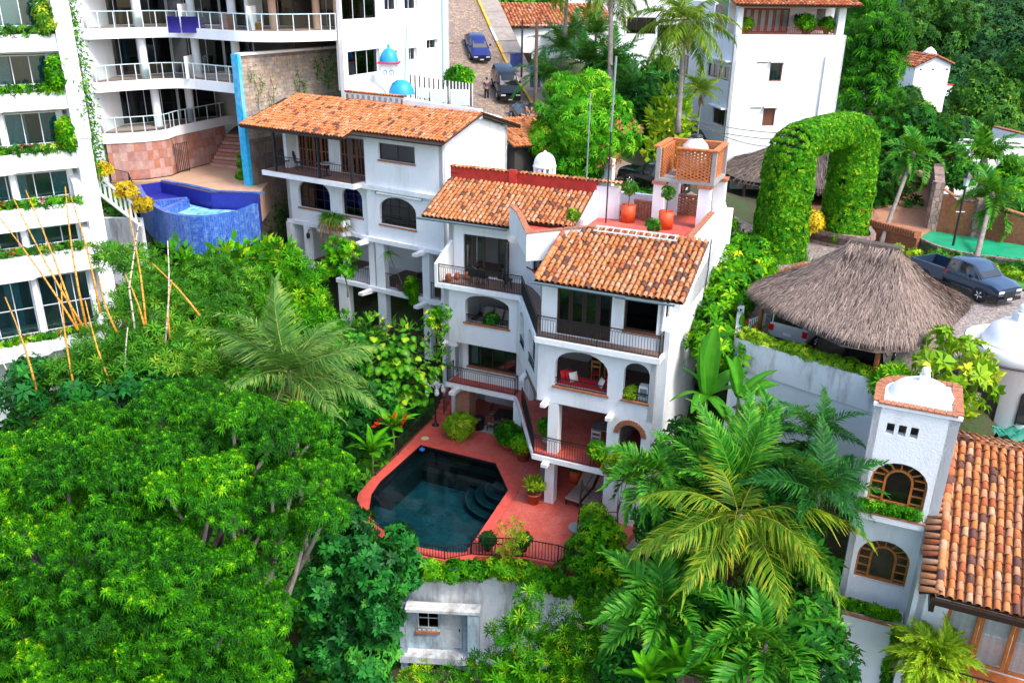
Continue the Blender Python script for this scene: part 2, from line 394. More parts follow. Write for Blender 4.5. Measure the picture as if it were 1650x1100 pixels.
def tile_roof(root, name, o, eu, es, Lu, Ls, pu=.235, ps=.33, keep=None, indiv=300, wts=(30, 24, 16, 14, 12, 4), jit=.012, thick=.07, pan=True, rcap=None, under=None):
    """Barrel tiles in columns up a slope. o: eave corner; eu along the eave; es up the slope."""
    o = Vector(o); eu = Vector(eu).normalized(); es = Vector(es).normalized(); nn = eu.cross(es).normalized(); keep = keep or (lambda a, b: True)
    slab = MB(); g0 = 14; g1 = 8
    cells = [(i, j) for i in range(g0) for j in range(g1) if keep((i + .5) * Lu / g0, (j + .5) * Ls / g1)]
    P = lambda a, b, h: o + eu * a + es * b + nn * h
    for i, j in cells:
        a0, a1, b0, b1 = i * Lu / g0, (i + 1) * Lu / g0, j * Ls / g1, (j + 1) * Ls / g1
        slab.add([P(a, b, h) for h in (-thick, 0) for a, b in ((a0, b0), (a1, b0), (a1, b1), (a0, b1))],
                 [(0, 3, 2, 1), (4, 5, 6, 7), (0, 1, 5, 4), (1, 2, 6, 5), (2, 3, 7, 6), (3, 0, 4, 7)])
    roof = slab.build(name, under or DARKWOOD, root)
    nc = max(1, round(Lu / pu)); nr = max(1, round(Ls / ps)); pu = Lu / nc; ps = Ls / nr
    r0 = pu * .40; r1 = pu * .31; L = ps * 1.22
    rest = MB(); cnt = 0; seq = random.Random(len(name) + nc)
    for j in range(nr):
        for i in range(nc):
            a = (i + .5) * pu; b = j * ps
            if not keep(a, b + ps * .5): continue
            k = seq.choices(range(6), wts)[0]
            an = seq.gauss(0, .035); tl = .055 + seq.gauss(0, .012)
            X = (eu * math.cos(an) + es * math.sin(an)); Y = nn.cross(X).normalized(); Y = (Y - nn * tl).normalized(); Zn = X.cross(Y)
            pos = P(a + seq.gauss(0, jit), b + seq.gauss(0, jit), .055 + seq.uniform(0, .012))
            if cnt < indiv:
                q = bpy.data.objects.new('tile', tile_mesh(L, r0, r1, k)); COL.objects.link(q); q.parent = roof
                q.matrix_local = Matrix(((X.x, Y.x, Zn.x, pos.x), (X.y, Y.y, Zn.y, pos.y), (X.z, Y.z, Zn.z, pos.z), (0, 0, 0, 1)))
            else:
                vs, fs = tile_shape(L, r0, r1); rest.add([pos + X * x + Y * y + Zn * z for x, y, z in vs], fs, k)
            cnt += 1
    if rest.f: rest.build('remaining_tiles', TILES, roof, True, 'stuff')
    if pan:
        pm = MB(); 
        for i in range(nc + 1):
            for j in range(nr):
                a = i * pu; b = j * ps
                if not (keep(max(.01, min(a, Lu - .01)), b + ps * .5)): continue
                w2 = pu * .27; vs = []
                for bb, hh in ((b, .05), (b + ps * 1.02, .022)):
                    for t, dz in ((-1, .035), (-.5, .008), (.5, .008), (1, .035)): vs.append(P(a + w2 * t, bb, hh + dz - .03))
                pm.add(vs, [(0, 1, 5, 4), (1, 2, 6, 5), (2, 3, 7, 6)])
        pm.build('channel_tiles', PAN, roof, True, 'stuff')
    return roof
def ridge_tiles(root, pts, r=.11, L=.36, name='ridge_tile', wts=(30, 24, 16, 14, 12, 4), k=None, sep=None):
    """A line of barrel tiles along a ridge, hip or wall top: each tile a part."""
    pts = [Vector(q) for q in pts]; n = 0
    for a, b in zip(pts, pts[1:]):
        m = max(1, round((b - a).length / L)); d = (b - a) / m; Y = d.normalized(); X = Y.cross(Vector((0, 0, 1))).normalized(); Zn = X.cross(Y)
        for i in range(m):
            p = a + d * i; q = bpy.data.objects.new('ridge_tile', tile_mesh(round(L * 1.15, 2), r, r * .85, random.choices(range(6), wts)[0])); COL.objects.link(q); q.parent = root
            q.matrix_local = Matrix(((X.x, Y.x, Zn.x, p.x), (X.y, Y.y, Zn.y, p.y), (X.z, Y.z, Zn.z, p.z), (0, 0, 0, 1))); n += 1
    return n
def cross_tiles(root, a, b, width, pitch=.22, z=0, wts=(30, 24, 16, 14, 12, 4)):
    """Short tiles laid across a wall top, side by side."""
    a = Vector(a); b = Vector(b); m = max(1, round((b - a).length / pitch)); d = (b - a) / m; dd = d.normalized(); Y = Vector((0, 0, 1)).cross(dd).normalized(); Zn = Vector((0, 0, 1))
    X = Y.cross(Zn)
    for i in range(m):
        p = a + d * (i + .5) - Y * (width / 2); q = bpy.data.objects.new('coping_tile', tile_mesh(width, pitch * .46, pitch * .40, random.choices(range(6), wts)[0])); COL.objects.link(q); q.parent = root
        q.matrix_local = Matrix(((X.x, Y.x, Zn.x, p.x), (X.y, Y.y, Zn.y, p.y), (X.z, Y.z, Zn.z, p.z), (0, 0, 0, 1)))
_coping = {}
def brick_coping(root, pts, width=.26, L=.2, th=.05, name='coping_brick', m=None):
    """Bricks laid side by side on a wall top: each brick a part."""
    m = m or BRICKTRIM; pts = [Vector(q) for q in pts]
    for a, b in zip(pts, pts[1:]):
        k = max(1, round((b - a).length / L)); d = (b - a) / k; X = d.normalized(); Y = Vector((0, 0, 1)).cross(X).normalized(); Zn = X.cross(Y)
        key = (round(d.length, 3), width, th, m.name)
        if key not in _coping:
            g = MB(); e = .008; g.box(e, d.length - e, -width / 2, width / 2, 0, th); me = bpy.data.meshes.new('coping_brick'); me.from_pydata(g.v, [], g.f); me.materials.append(m); _coping[key] = me
        for i in range(k):
            p = a + d * i + Zn * random.uniform(0, .008); q = bpy.data.objects.new(name, _coping[key]); COL.objects.link(q); q.parent = root
            q.matrix_local = Matrix(((X.x, Y.x, Zn.x, p.x), (X.y, Y.y, Zn.y, p.y), (X.z, Y.z, Zn.z, p.z), (0, 0, 0, 1)))
def brick_lattice(root, p0, p1, z0, z1, t=.13, bl=.24, bh=.062, gap=.10, m=None, name='brick_lattice', open_frac=1.0):
    """Openwork brickwork: staggered bricks with holes between them, all real bricks."""
    W = wmap(p0, p1); L = (Vector(p1[:2]) - Vector(p0[:2])).length; mb = MB(); n = max(1, round((z1 - z0) / (bh + .008))); h = (z1 - z0) / n
    for j in range(n):
        step = bl + gap; o = (j % 2) * step / 2 - step / 2
        solid = j in (0, n - 1)
        a = o
        while a < L:
            a0, a1 = max(0, a), min(L, a + (step - .008 if solid else bl))
            if a1 - a0 > .02: wbox(mb, W, a0, a1, random.uniform(-.004, .004), t, z0 + j * h, z0 + (j + 1) * h - .008)
            a += step
    return mb.build(name, m or BRICKTRIM, root, kind='stuff')
# ------------------------------------------------------------------ plants kit
def stops(dark, mid, light, tip=None):
    s = [(0, dark), (.45, mid), (.8, light)]
    if tip: s.append((.97, tip))
    return s
LF_TREE = leafmat('leaf_tree', stops((.008, .07, .003), (.038, .24, .002), (.15, .45, .003), (.48, .62, .012)), .6)
LF_MANGO = leafmat('leaf_mango', stops((.015, .12, .003), (.05, .30, .005), (.14, .46, .008), (.34, .58, .03)), .6)
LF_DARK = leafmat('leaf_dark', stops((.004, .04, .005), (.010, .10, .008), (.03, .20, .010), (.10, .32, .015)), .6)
LF_BLUE = leafmat('leaf_umbrella_tree', stops((.006, .05, .010), (.012, .13, .020), (.03, .24, .03), (.08, .36, .035)), .4)
LF_HEDGE = leafmat('leaf_hedge', stops((.012, .11, .002), (.04, .25, .003), (.12, .40, .005), (.32, .52, .012)), .6)
LF_LIME = leafmat('leaf_lime', stops((.08, .22, .008), (.20, .40, .012), (.38, .52, .02), (.60, .62, .04)))
LF_YELLOW = leafmat('leaf_yellow', stops((.30, .22, .01), (.55, .38, .015), (.72, .50, .02), (.8, .62, .05)))
LF_BIG = leafmat('leaf_climber', stops((.012, .075, .006), (.035, .17, .008), (.09, .30, .012), (.42, .48, .03)), .35)
LF_BAMBOO = leafmat('leaf_bamboo', stops((.018, .10, .006), (.05, .22, .010), (.11, .34, .02), (.28, .45, .03)))
LF_PALM = leafmat('leaf_palm', stops((.010, .08, .006), (.03, .20, .012), (.09, .33, .02), (.26, .38, .03)), .4)
LF_PALMY = leafmat('leaf_palm_yellowing', stops((.025, .11, .006), (.085, .20, .010), (.23, .31, .018), (.46, .35, .03)), .4)
LF_PALMD = leafmat('leaf_palm_deep', stops((.006, .045, .008), (.014, .10, .014), (.03, .17, .02), (.07, .24, .03)), .4)
LF_GREY = leafmat('leaf_palm_pale', stops((.03, .11, .02), (.08, .20, .035), (.16, .30, .05), (.35, .36, .08)), .4)
LF_BANANA = leafmat('leaf_banana', stops((.02, .12, .008), (.04, .22, .010), (.08, .32, .015), (.16, .40, .02)), .35, .35)
LF_FOREST = leafmat('leaf_forest', stops((.006, .035, .010), (.015, .075, .018), (.035, .13, .022), (.08, .19, .03)), .7, .1)
LF_FOREST2 = leafmat('leaf_near_forest', stops((.012, .06, .008), (.03, .13, .012), (.07, .22, .016), (.16, .32, .03)), .6, .2)
LF_BROWN = leafmat('leaf_dry', stops((.10, .05, .015), (.22, .11, .03), (.36, .20, .06), (.5, .3, .1)), .8, .1)
LF_RED = leafmat('petal_red', stops((.45, .012, .008), (.62, .02, .01), (.75, .05, .02)), .5, .2)
LF_ORANGE = leafmat('leaf_orange', stops((.40, .12, .01), (.62, .24, .015), (.75, .40, .03)), .5, .2)
LF_CORAL = leafmat('mango_blossom', stops((.35, .10, .04), (.5, .17, .07), (.6, .25, .12)), .7, .2)
# leaf shapes: local +Y is the leaf's axis
T_LEAF = np.array([(0, 0, 0), (.24, .45, .05), (0, 1, -.12), (-.24, .45, .05)], float); F_LEAF = np.array([(0, 1, 2, 3)])
def whorl(n, ln, wd, droop, seed=1, open_=.9):
    r = np.random.default_rng(seed); V = []; F = []
    for i in range(n):
        a = 2 * math.pi * (i + r.uniform(-.2, .2)) / n; e = open_ * r.uniform(.65, 1.15); L = ln * r.uniform(.75, 1.15)
        d = np.array([math.cos(a) * math.sin(e), math.cos(e), math.sin(a) * math.sin(e)]); sd = np.cross(d, [0, 1, 0]); sd /= np.linalg.norm(sd) + 1e-9
        m = d * L * .5 + np.array([0, droop * .1, 0]); t = d * L + np.array([0, -droop * L, 0])
        o = len(V); V += [d * L * .06, m + sd * wd, t, m - sd * wd]; F.append((o, o + 1, o + 2, o + 3))
    return np.array(V), np.array(F)
def tuft(seed):
    a, fa = whorl(11, 1.0, .085, .75, seed, 1.3); b, fb = whorl(7, .8, .085, .35, seed + 1, .95); c, fc = whorl(5, .5, .07, .1, seed + 2, .45)
    return np.concatenate([a, b, c]), np.concatenate([fa, fb + len(a), fc + len(a) + len(b)]), np.array([-.12] * 11 + [.05] * 7 + [.38] * 5)
T_TUFT, F_TUFT, O_TUFT = tuft(51)
T_WHORL, F_WHORL = whorl(9, 1.0, .12, .35, 3)
T_WHORL2, F_WHORL2 = whorl(7, 1.0, .19, .45, 4, 1.1)
T_MANGO, F_MANGO = whorl(10, 1.0, .085, .55, 5, 1.0)
T_UMB, F_UMB = whorl(9, 1.0, .20, .35, 6, 1.35)
T_BAM, F_BAM = whorl(8, 1.0, .07, .3, 7, .8)
def straps(n, ln, wd, droop, seed, segs=3, elev=(20, 80)):
    """A rosette of long arching strap leaves, growing along +Y."""
    r = np.random.default_rng(seed); V = []; F = []
    for i in range(n):
        a = r.uniform(0, 2 * math.pi); e = R(r.uniform(*elev)); L = ln * r.uniform(.7, 1.1); h = np.array([math.cos(a), 0, math.sin(a)]); sd = np.array([-math.sin(a), 0, math.cos(a)])
        o = len(V)
        for k in range(segs + 1):
            t = k / segs; q = h * (L * t * math.cos(e) * (1 + .2 * t)) + np.array([0, L * (t * math.sin(e) - droop * t * t), 0]); ww = wd * (1 - t) ** .7 * (.6 + .8 * min(t * 3, 1)) + .002
            V += [q - sd * ww, q + sd * ww]
        F += [(o + 2 * k, o + 2 * k + 1, o + 2 * k + 3, o + 2 * k + 2) for k in range(segs)]
    return np.array(V), np.array(F)
def blob(c, r, n, lump=.3, fill=.4, k=14, top=None):
    """n points and outward directions on and under the lumpy surface of an ellipsoid."""
    c = np.array(c, float); r = np.array(r if hasattr(r, '__len__') else (r, r, r), float)
    d = unit(RNG.normal(size=(n, 3)))
    if top is not None: d[:, 2] = np.where(d[:, 2] < top, -d[:, 2], d[:, 2])
    b = unit(RNG.normal(size=(k, 3))); am = RNG.uniform(.4, 1, k)
    rad = 1 - lump * .5 + lump * np.max(np.clip(d @ b.T - .55, 0, None) * 2.2 * am, axis=1)
    t = 1 - fill * RNG.random(n) ** 2
    P = c + d * r * (rad * t)[:, None]
    N = d * np.array([1, 1, .8]) + np.array([0, 0, .4]) + RNG.normal(0, .5, (n, 3))
    return P, N
def foliage(name, parent, blobs, T, TF, size, mat, sv=.3, lump=.3, fill=.4, kind=None, top=None, foff=None, upright=0):
    Ps, Ns = zip(*[blob(c, r, n, lump, fill, top=top) for c, r, n in blobs]); P = np.concatenate(Ps); N = np.concatenate(Ns)
    if upright: N = N * (1 - upright) + np.array([0, 0, 1.2]) * upright
    off_ = np.concatenate([np.full(len(p), RNG.normal(0, .13)) for p in Ps])
    return scatter(name, T, TF, P, N, size * RNG.uniform(1 - sv, 1 + sv, len(P)), mat, parent, roll=RNG.uniform(0, 6.28, len(P)), kind=kind, rnd=np.clip(RNG.beta(1.6, 1.9, len(P)) * (.6 if foff is not None else 1) + off_, 0, 1), foff=foff)
def limb(mb, a, b, r0, r1, bend=.12, n=5):
    a = Vector(a); b = Vector(b); L = (b - a).length; q = Vector((random.uniform(-1, 1), random.uniform(-1, 1), random.uniform(-.2, .6))) * (bend * L)
    mb.tube([a.lerp(b, i / n) + q * math.sin(math.pi * i / n) for i in range(n + 1)], [r0 + (r1 - r0) * i / n for i in range(n + 1)], 7)
def tree(name, label, base, blobs, T, TF, size, mat, trunk=TRUNKB, tr=.18, fork=.45, group=None, cat='tree', lump=.35, fill=.45, sv=.3, limbs=True, top=None, foff=None, upright=0):
    """trunk with limbs to each clump of the crown; positions are in world space."""
    base = Vector(base); o = thing(name, label, cat, base, 0, group)
    cs = [Vector(c) - base for c, r, n in blobs]; cen = sum(cs, Vector()) / len(cs); f = cen * fork
    mb = MB(); limb(mb, (0, 0, -.3), f, tr, tr * .7, .04)
    if limbs:
        for c in cs: limb(mb, f * random.uniform(.8, 1), c, tr * .5, tr * .12)
    mb.build('trunk', trunk, o, True)
    foliage('crown', o, [(tuple(Vector(c) - base), r, n) for c, r, n in blobs], T, TF, size, mat, sv, lump, fill, top=top, foff=foff, upright=upright)
    return o
# palms -----------------------------------------------------------------------
def frond_mesh(L, droop, ll, lw, n, seed, mat, vee=.5, tipdroop=.5, rach=None, sag=.6, fan=False):
    """One pinnate leaf growing along +Y: an arching midrib with two ranks of drooping leaflets."""
    r = np.random.default_rng(seed); V = []; F = []; rn = []
    sw = r.uniform(-.13, .13) * L
    def sp(t): return np.array([sw * t * t, L * t * (1 - .25 * droop * t * t), L * (.28 * t - droop * t * t)])
    def tg(t): a = sp(min(1, t + .02)) - sp(max(0, t - .02)); return a / np.linalg.norm(a)
    K = 9
    for k in range(K):
        t = k / (K - 1); w = .022 * L / 3 * (1 - t * .85); q = sp(t); V += [q + [w, 0, 0], q + [0, 0, w * 1.2], q - [w, 0, 0]]
        if k: o = len(V) - 6; F += [(o, o + 1, o + 4, o + 3), (o + 1, o + 2, o + 5, o + 4)]; rn += [.9, .9]
    for i in range(n):
        t = .10 + .90 * i / n + r.uniform(0, .008); q = sp(t); d = tg(t); prof = math.sin(math.pi * min(1, .16 + .84 * (1 - (1 - t) ** 1.6))) ** .55 if t < .97 else .4
        prof = max(.25, prof)
        for sgn in (-1, 1):
            l = ll * prof * r.uniform(.85, 1.1); up = np.array([0, -d[2], d[1]]); fw = .45 + .55 * t
            dr = np.array([sgn, 0, 0]) * math.cos(fw * .9) + d * (math.sin(fw * .9) + r.normal(0, .12)) + up * (vee * r.uniform(.5, 1.3) + r.normal(0, .1)); dr /= np.linalg.norm(dr)
            wv = d * .5 + up * .2; wv -= dr * (wv @ dr); wv /= np.linalg.norm(wv); wd = lw * r.uniform(.8, 1.2)
            m = q + dr * l * .5 - np.array([0, 0, sag * l * .10]); e = q + dr * l * .9 - np.array([0, 0, sag * l * r.uniform(.2, .85)])
            o = len(V); V += [q - wv * wd * .5, q + wv * wd * .5, m + wv * wd, m - wv * wd, e + wv * wd * .15, e - wv * wd * .15]
            F += [(o, o + 1, o + 2, o + 3), (o + 3, o + 2, o + 4, o + 5)]; c = r.uniform(.1, .75); rn += [c, c + .2]
    me = np_mesh('frond', np.array(V), np.array(F), mat, rnd=np.array(rn)); m = me.data; bpy.data.objects.remove(me); return m
def palm(name, label, top, base, fronds, meshes, trunk=TRUNK, tr=.14, group=None, scale=1.0, dead=None, lean=(0, 0), bulge=1.25, cat='palm tree', seed=0):
    dn = 4 if meshes in (FR_COCO, FR_YELL, FR_PALE) else 0
    """fronds: list of (azimuth deg, elevation deg, scale, mesh index)."""
    top = Vector(top); base = Vector(base); o = thing(name, label, cat, base, 0, group); rel = top - base; rs = random.Random(seed)
    k = 8; mb = MB(); q = Vector((lean[0], lean[1], 0))
    pts = [rel * (i / k) + q * math.sin(math.pi * i / k) for i in range(k + 1)]
    mb.tube(pts, [tr * (bulge if i == 0 else 1) * (1 - .3 * i / k) for i in range(k + 1)], 8)
    mb.lathe([(tr * .7, -.5), (tr * 1.3, -.25), (tr * 1.0, .15), (tr * .3, .45)], 8, tuple(rel)); mb.build('trunk', trunk, o, True)
    for (az, el, s, mi) in fronds:
        f = bpy.data.objects.new('frond', meshes[mi % len(meshes)]); COL.objects.link(f); f.parent = o
        f.rotation_mode = 'XYZ'; f.location = rel + Vector((0, 0, .1)); f.rotation_euler = (R(el), R(rs.uniform(-18, 18)), R(az)); f.scale = (s * scale,) * 3
    for i in range(dn): f = bpy.data.objects.new('dead_frond', FR_DEAD[i % 2]); COL.objects.link(f); f.parent = o; f.location = rel - Vector((0, 0, .1)); f.rotation_euler = (R(-62 - 7 * i), R(rs.uniform(-20, 20)), R(i * 95 + seed * 40)); f.scale = (.6 * scale,) * 3
    return o
def ring(n, e0, e1, s0=.85, s1=1.1, seed=0, az0=0, arc=360):
    """n fronds spiralling round a crown, young upright ones in the middle, old drooping ones outside."""
    r = random.Random(seed); return [(az0 + (i * 137.5 % 360) * arc / 360 + r.uniform(-9, 9), e0 + (e1 - e0) * ((i + .5) / n) ** .8 + r.uniform(-5, 5), r.uniform(s0, s1), r.randrange(9)) for i in range(n)]
FR_COCO = [frond_mesh(4.2, .42, 1.05, .032, 68, s, LF_PALM, .35) for s in (1, 2, 3)]
FR_YELL = [frond_mesh(4.2, .60, 1.15, .032, 68, s, LF_PALMY, .15, sag=1.1) for s in (4, 5, 6)]
FR_PALE = [frond_mesh(4.2, .45, 1.1, .030, 68, s, LF_GREY, .2, sag=.9) for s in (7, 8, 9)]
FR_DEAD = [frond_mesh(3.4, .5, .7, .03, 40, s, LF_BROWN, .1, sag=1.2) for s in (22, 23)]
FR_ARECA = [frond_mesh(2.2, .55, .62, .030, 44, s, LF_PALM, .55, sag=.9) for s in (10, 11, 12)]
FR_DEEP = [frond_mesh(2.6, .55, .75, .028, 46, s, LF_PALMD, .5, sag=.8) for s in (13, 14, 15)]
FR_TUFT = [frond_mesh(1.9, .75, .60, .030, 46, s, LF_PALM, .75, sag=.5) for s in (16, 17, 18)]
FR_POT = [frond_mesh(1.1, .6, .34, .014, 40, s, LF_LIME, .6, sag=.7) for s in (19, 20, 21)]
# banana and other big single leaves ---------------------------------------------
def paddle_mesh(L, Wd, droop, seed, mat, fold=.25, name='leaf', n=10, tear=.5):
    r = np.random.default_rng(seed); V = []; F = []; rn = []
    for k in range(n + 1):
        t = k / n; y = L * t * (1 - .2 * droop * t); z = L * (.15 * t - droop * t * t); w = Wd * max(.02, math.sin(math.pi * min(.99, .06 + .94 * t)) ** .6)
        w1 = w * r.uniform(1 - tear * .2, 1.05); w2 = w * r.uniform(1 - tear * .2, 1.05)
        V += [(-w1, y, z + fold * w1), (-w1 * .5, y, z + fold * w1 * .6), (0, y, z), (w2 * .5, y, z + fold * w2 * .6), (w2, y, z + fold * w2)]
        if k:
            o = len(V) - 10
            for j in range(4): F.append((o + j, o + j + 1, o + j + 6, o + j + 5)); rn.append(.45 + .25 * (j in (1, 2)) + r.uniform(-.12, .12))
    me = np_mesh(name, np.array(V), np.array(F), mat, rnd=np.array(rn)); m = me.data; bpy.data.objects.remove(me); return m
BANANA = [paddle_mesh(2.3, .36, d, s, LF_BANANA) for d, s in ((.25, 1), (.45, 2), (.7, 3))]
def banana(name, label, base, h, leaves, meshes=None, scale=1, group=None, cat='plant', stem=None, sr=.1):
    base = Vector(base); o = thing(name, label, cat, base, 0, group); meshes = meshes or BANANA
    MB().tube([(0, 0, -.3), (.05, 0, h * .5), (0, .03, h)], [sr, sr * .9, sr * .5], 8).build('stem', stem or M('banana_stem', (.16, .22, .05), .6, .4, 4), o, True)
    for (az, el, s, mi) in leaves:
        f = bpy.data.objects.new('leaf', meshes[mi % len(meshes)]); COL.objects.link(f); f.parent = o; f.location = (0, 0, h)
        f.rotation_euler = (R(el), R(random.uniform(-20, 20)), R(az)); f.scale = (s * scale,) * 3
    return o
# pots ---------------------------------------------------------------------------
def pot(o, r, h, m, kind='taper'):
    pr = {'taper': [(0, 0), (r * .72, 0), (r * .95, h * .9), (r * 1.05, h * .9), (r * 1.05, h), (r * .9, h), (r * .85, h * .86), (0, h * .86)],
          'bowl': [(0, 0), (r * .55, 0), (r * .95, h * .55), (r * .9, h * .95), (r, h), (r * .88, h), (r * .8, h * .88), (0, h * .88)],
          'tall': [(0, 0), (r * .98, 0), (r, h), (r * .9, h), (r * .88, h * .93), (0, h * .93)]}[kind]
    return MB().lathe(pr, 18).build('pot', m, o, True)
def potted(name, label, loc, r, h, m, kind, fr, n, size, mat, T=None, TF=None, ph=None, group=None, stem=True, cat='potted plant'):
    o = thing(name, label, cat, loc, 0, group); pot(o, r, h, m, kind)
    T = T_WHORL2 if T is None else T; TF = F_WHORL2 if TF is None else TF; ph = h + fr * .75 if ph is None else ph
    if stem: MB().tube([(0, 0, h * .8), (.02, .01, ph)], [.035, .015], 6).build('stem', TRUNKB, o)
    foliage('foliage', o, [((0, 0, ph), (fr, fr, fr * .85), n)], T, TF, size, mat)
    return o
# ------------------------------------------------------------------ the main white villa, its terraces and roofs
TH = R(23.7); MA = Vector((0.958, 34.221, 0))
_md = Vector((math.cos(TH), -math.sin(TH), 0)); _mn = Vector((math.sin(TH), math.cos(TH), 0))
def mw(u, v, z=0): return MA + _md * u + _mn * v + Vector((0, 0, z))
villa = thing('villa', 'white four-storey villa with tiled roofs and black iron balconies above the dark pool', 'house', MA, -TH)
# floors and slabs --------------------------------------------------------
def slab(pts, z0, z1, name, m, parent=villa): return MB().prism(pts, z0, z1).build(name, m, parent)
FLOORTILE = M('brown_floor_tile', (.20, .13, .10), .7, .4, 6, .2, 12)
L3out = [(-7.30, 4.50), (-2.63, 4.50), (0, 0), (5.46, 0), (5.46, 6), (5.3, 9), (-7.0, 9), (-7.0, 6.2), (-7.3, 6.2)]
slab(L3out, 8.2, 8.44, 'upper_floor_slab', WHITE)
slab([(-7.12, 4.62), (-2.56, 4.62), (.08, .12), (5.36, .12), (5.1, 6), (5.0, 8.7), (-6.8, 8.7), (-6.8, 6.2)], 8.444, 8.455, 'upper_floor_paving', FLOORTILE)
slab([(-7.1, 4.95), (-2.9, 4.95), (-.1, .5), (5.2, .5), (5.2, 9), (-7.1, 9)], 5.35, 5.6, 'middle_floor_slab', INTFLOOR)
L1out = [(-7.07, 5.05), (-3.11, 5.05), (-2.75, 4.6), (.0, .03), (3.4, .03), (3.4, .55), (5.2, .55), (5.2, 9), (-7.07, 9)]
slab(L1out, 2.5, 2.745, 'terrace_slab', WHITE)
slab([(-6.97, 5.15), (-3.06, 5.15), (-2.7, 4.7), (.06, .12), (3.36, .12), (3.36, .6), (5.1, .6), (5.1, 8.9), (-6.97, 8.9)], 2.749, 2.765, 'terrace_floor', REDFLOOR)
# walls --------------------------------------------------------------------
fw = MB()
# right wing front, middle storey with two arches
fw.wall((0, .45), (5.25, .45), 5.3, 8.2, .28, [(.8, 3.2, 6.15, 7.92, .75), (3.88, 5.0, 6.15, 7.9, .5)])
fw.wall((3.3, .452), (5.25, .452), -3.5, 5.3, .28, [(.53, 1.53, 3.0, 5.0, .5)])
fw.box(3.3, 3.55, .73, 5.2, 2.75, 5.36)
# columns
fw.box(.55, 1.03, .47, .95, 2.765, 5.3); fw.box(.43, .88, .62, 1.07, 0, 2.5)
# upper storey front
fw.wall((-.02, .75), (5.25, .75), 8.455, 11.0, .22, [(.7, 3.12, 8.47, 10.55, 0), (3.64, 5.16, 9.15, 10.53, 0)])
# right side: recess by the corner, then the long blank wall
fw.wall((5.25, .45), (5.25, 2.1), -3.5, 8.2, .25); fw.wall((5.25, .75), (5.25, 2.1), 8.455, 11.1, .22, [(.5, 1.2, 9.6, 10.7, 0)])
fw.wall((5.62, .72), (5.62, 12.6), -3.5, 9.4, .37, [(4.6, 5.1, 7.3, 8.3, 0), (3.2, 3.75, 6.0, 6.8, 0)])
fw.prism([(5.25, .722), (5.62, .722), (5.62, 12.6), (5.25, 12.6)], 9.4, [9.4, 9.4, 11.9, 11.9]); 
fw.prism([(5.25, 2.11), (5.62, 2.11), (5.62, 9.3), (5.25, 9.3)], 9.41, [11.35, 11.35, 12.3, 12.3])
# back wall and left wing
fw.wall((5.25, 12.4), (-7.4, 12.4), -1, 12.2, .25)
fw.wall((-7.35, 12.4), (-7.35, 6.2), -1, 11.6, .25)
fw.wall((-7.35, 6.2), (-3.0, 6.2), 8.455, 11.5, .24, [(.83, 3.3, 8.47, 10.62, 0)])
fw.wall((-7.0, 4.9), (-2.95, 4.9), 5.25, 8.2, .3, [(1.2, 3.62, 6.45, 7.98, .45)])
fw.wall((-7.0, 9), (-7.0, 4.9), 5.25, 8.2, .28)
fw.box(-7.0, -6.3, 4.91, 5.6, 4.95, 5.25)
fw.wall((-6.7, 5.85), (-2.9, 5.85), 2.765, 5.3, .25, [(.55, 3.35, 3.58, 5.15, 0)])
fw.wall((-6.7, 9), (-6.7, 5.85), 2.765, 5.35, .25)
fw.box(-3.05, -2.6, 4.85, 5.4, 0, 2.5)
# ground-floor back walls
fw.wall((-6.6, 8.9), (-2.6, 8.9), 0, 2.5, .2); fw.wall((-7.3, 6.6), (-7.3, 9), -1, 2.5, .2)
# the slanting middle bay: storeys 1-3
dA, dB = (-2.95, 4.9), (0, .45)
fw.wall(dA, (-1.55, 2.78), 5.25, 8.2, .25, [(.8, 2.0, 6.2, 7.9, .4)])
fw.wall((-1.55, 2.78), dB, 5.6, 8.2, .25, [(.5, 2.1, 6.25, 7.95, .4)])
curve = [(-3.0, 6.2), (-2.6, 5.9), (-2.0, 5.2), (-1.4, 4.4), (-.9, 3.5), (-.5, 2.5), (-.2, 1.6), (-.02, .76)]
for a, b in zip(curve, curve[1:]):
    fw.wall(a, b, 8.455, 9.35, .2); fw.wall(a, b, 10.7, 11.2, .2)
for a, b in (curve[0:2], curve[5:7], curve[6:8]): fw.wall(a, b, 9.35, 10.7, .2)
fw.wall((-2.9, 5.85), (-2.2, 4.9), 2.765, 5.3, .22)
fw.build('wall', WHITE, villa)
rm = MB()   # inner rooms
rm.wall((5.2, 4.6), (3.5, 4.6), 2.765, 5.35, .15); rm.wall((3.5, 5.3), (-2.4, 5.3), 2.765, 5.35, .15)
for z0, z1, v in ((5.6, 8.2, 4.8), (8.455, 11.4, 4.7)): rm.wall((5.2, v), (-1.6, v), z0, z1, .15)
for z0, z1, v in ((5.6, 8.2, 8.6), (8.455, 11.5, 8.9), (2.765, 5.3, 8.8)): rm.wall((-1.5, v), (-7.0, v), z0, z1, .15)
rm.box(-7, 5.2, 9.0, 9.2, 0, 2.5)
rm.build('room_wall', INTERIOR, villa)
MB().wall((3.2, 5.2), (-2.2, 5.2), 0, 2.5, .2).build('patio_wall', INTDARK, villa)
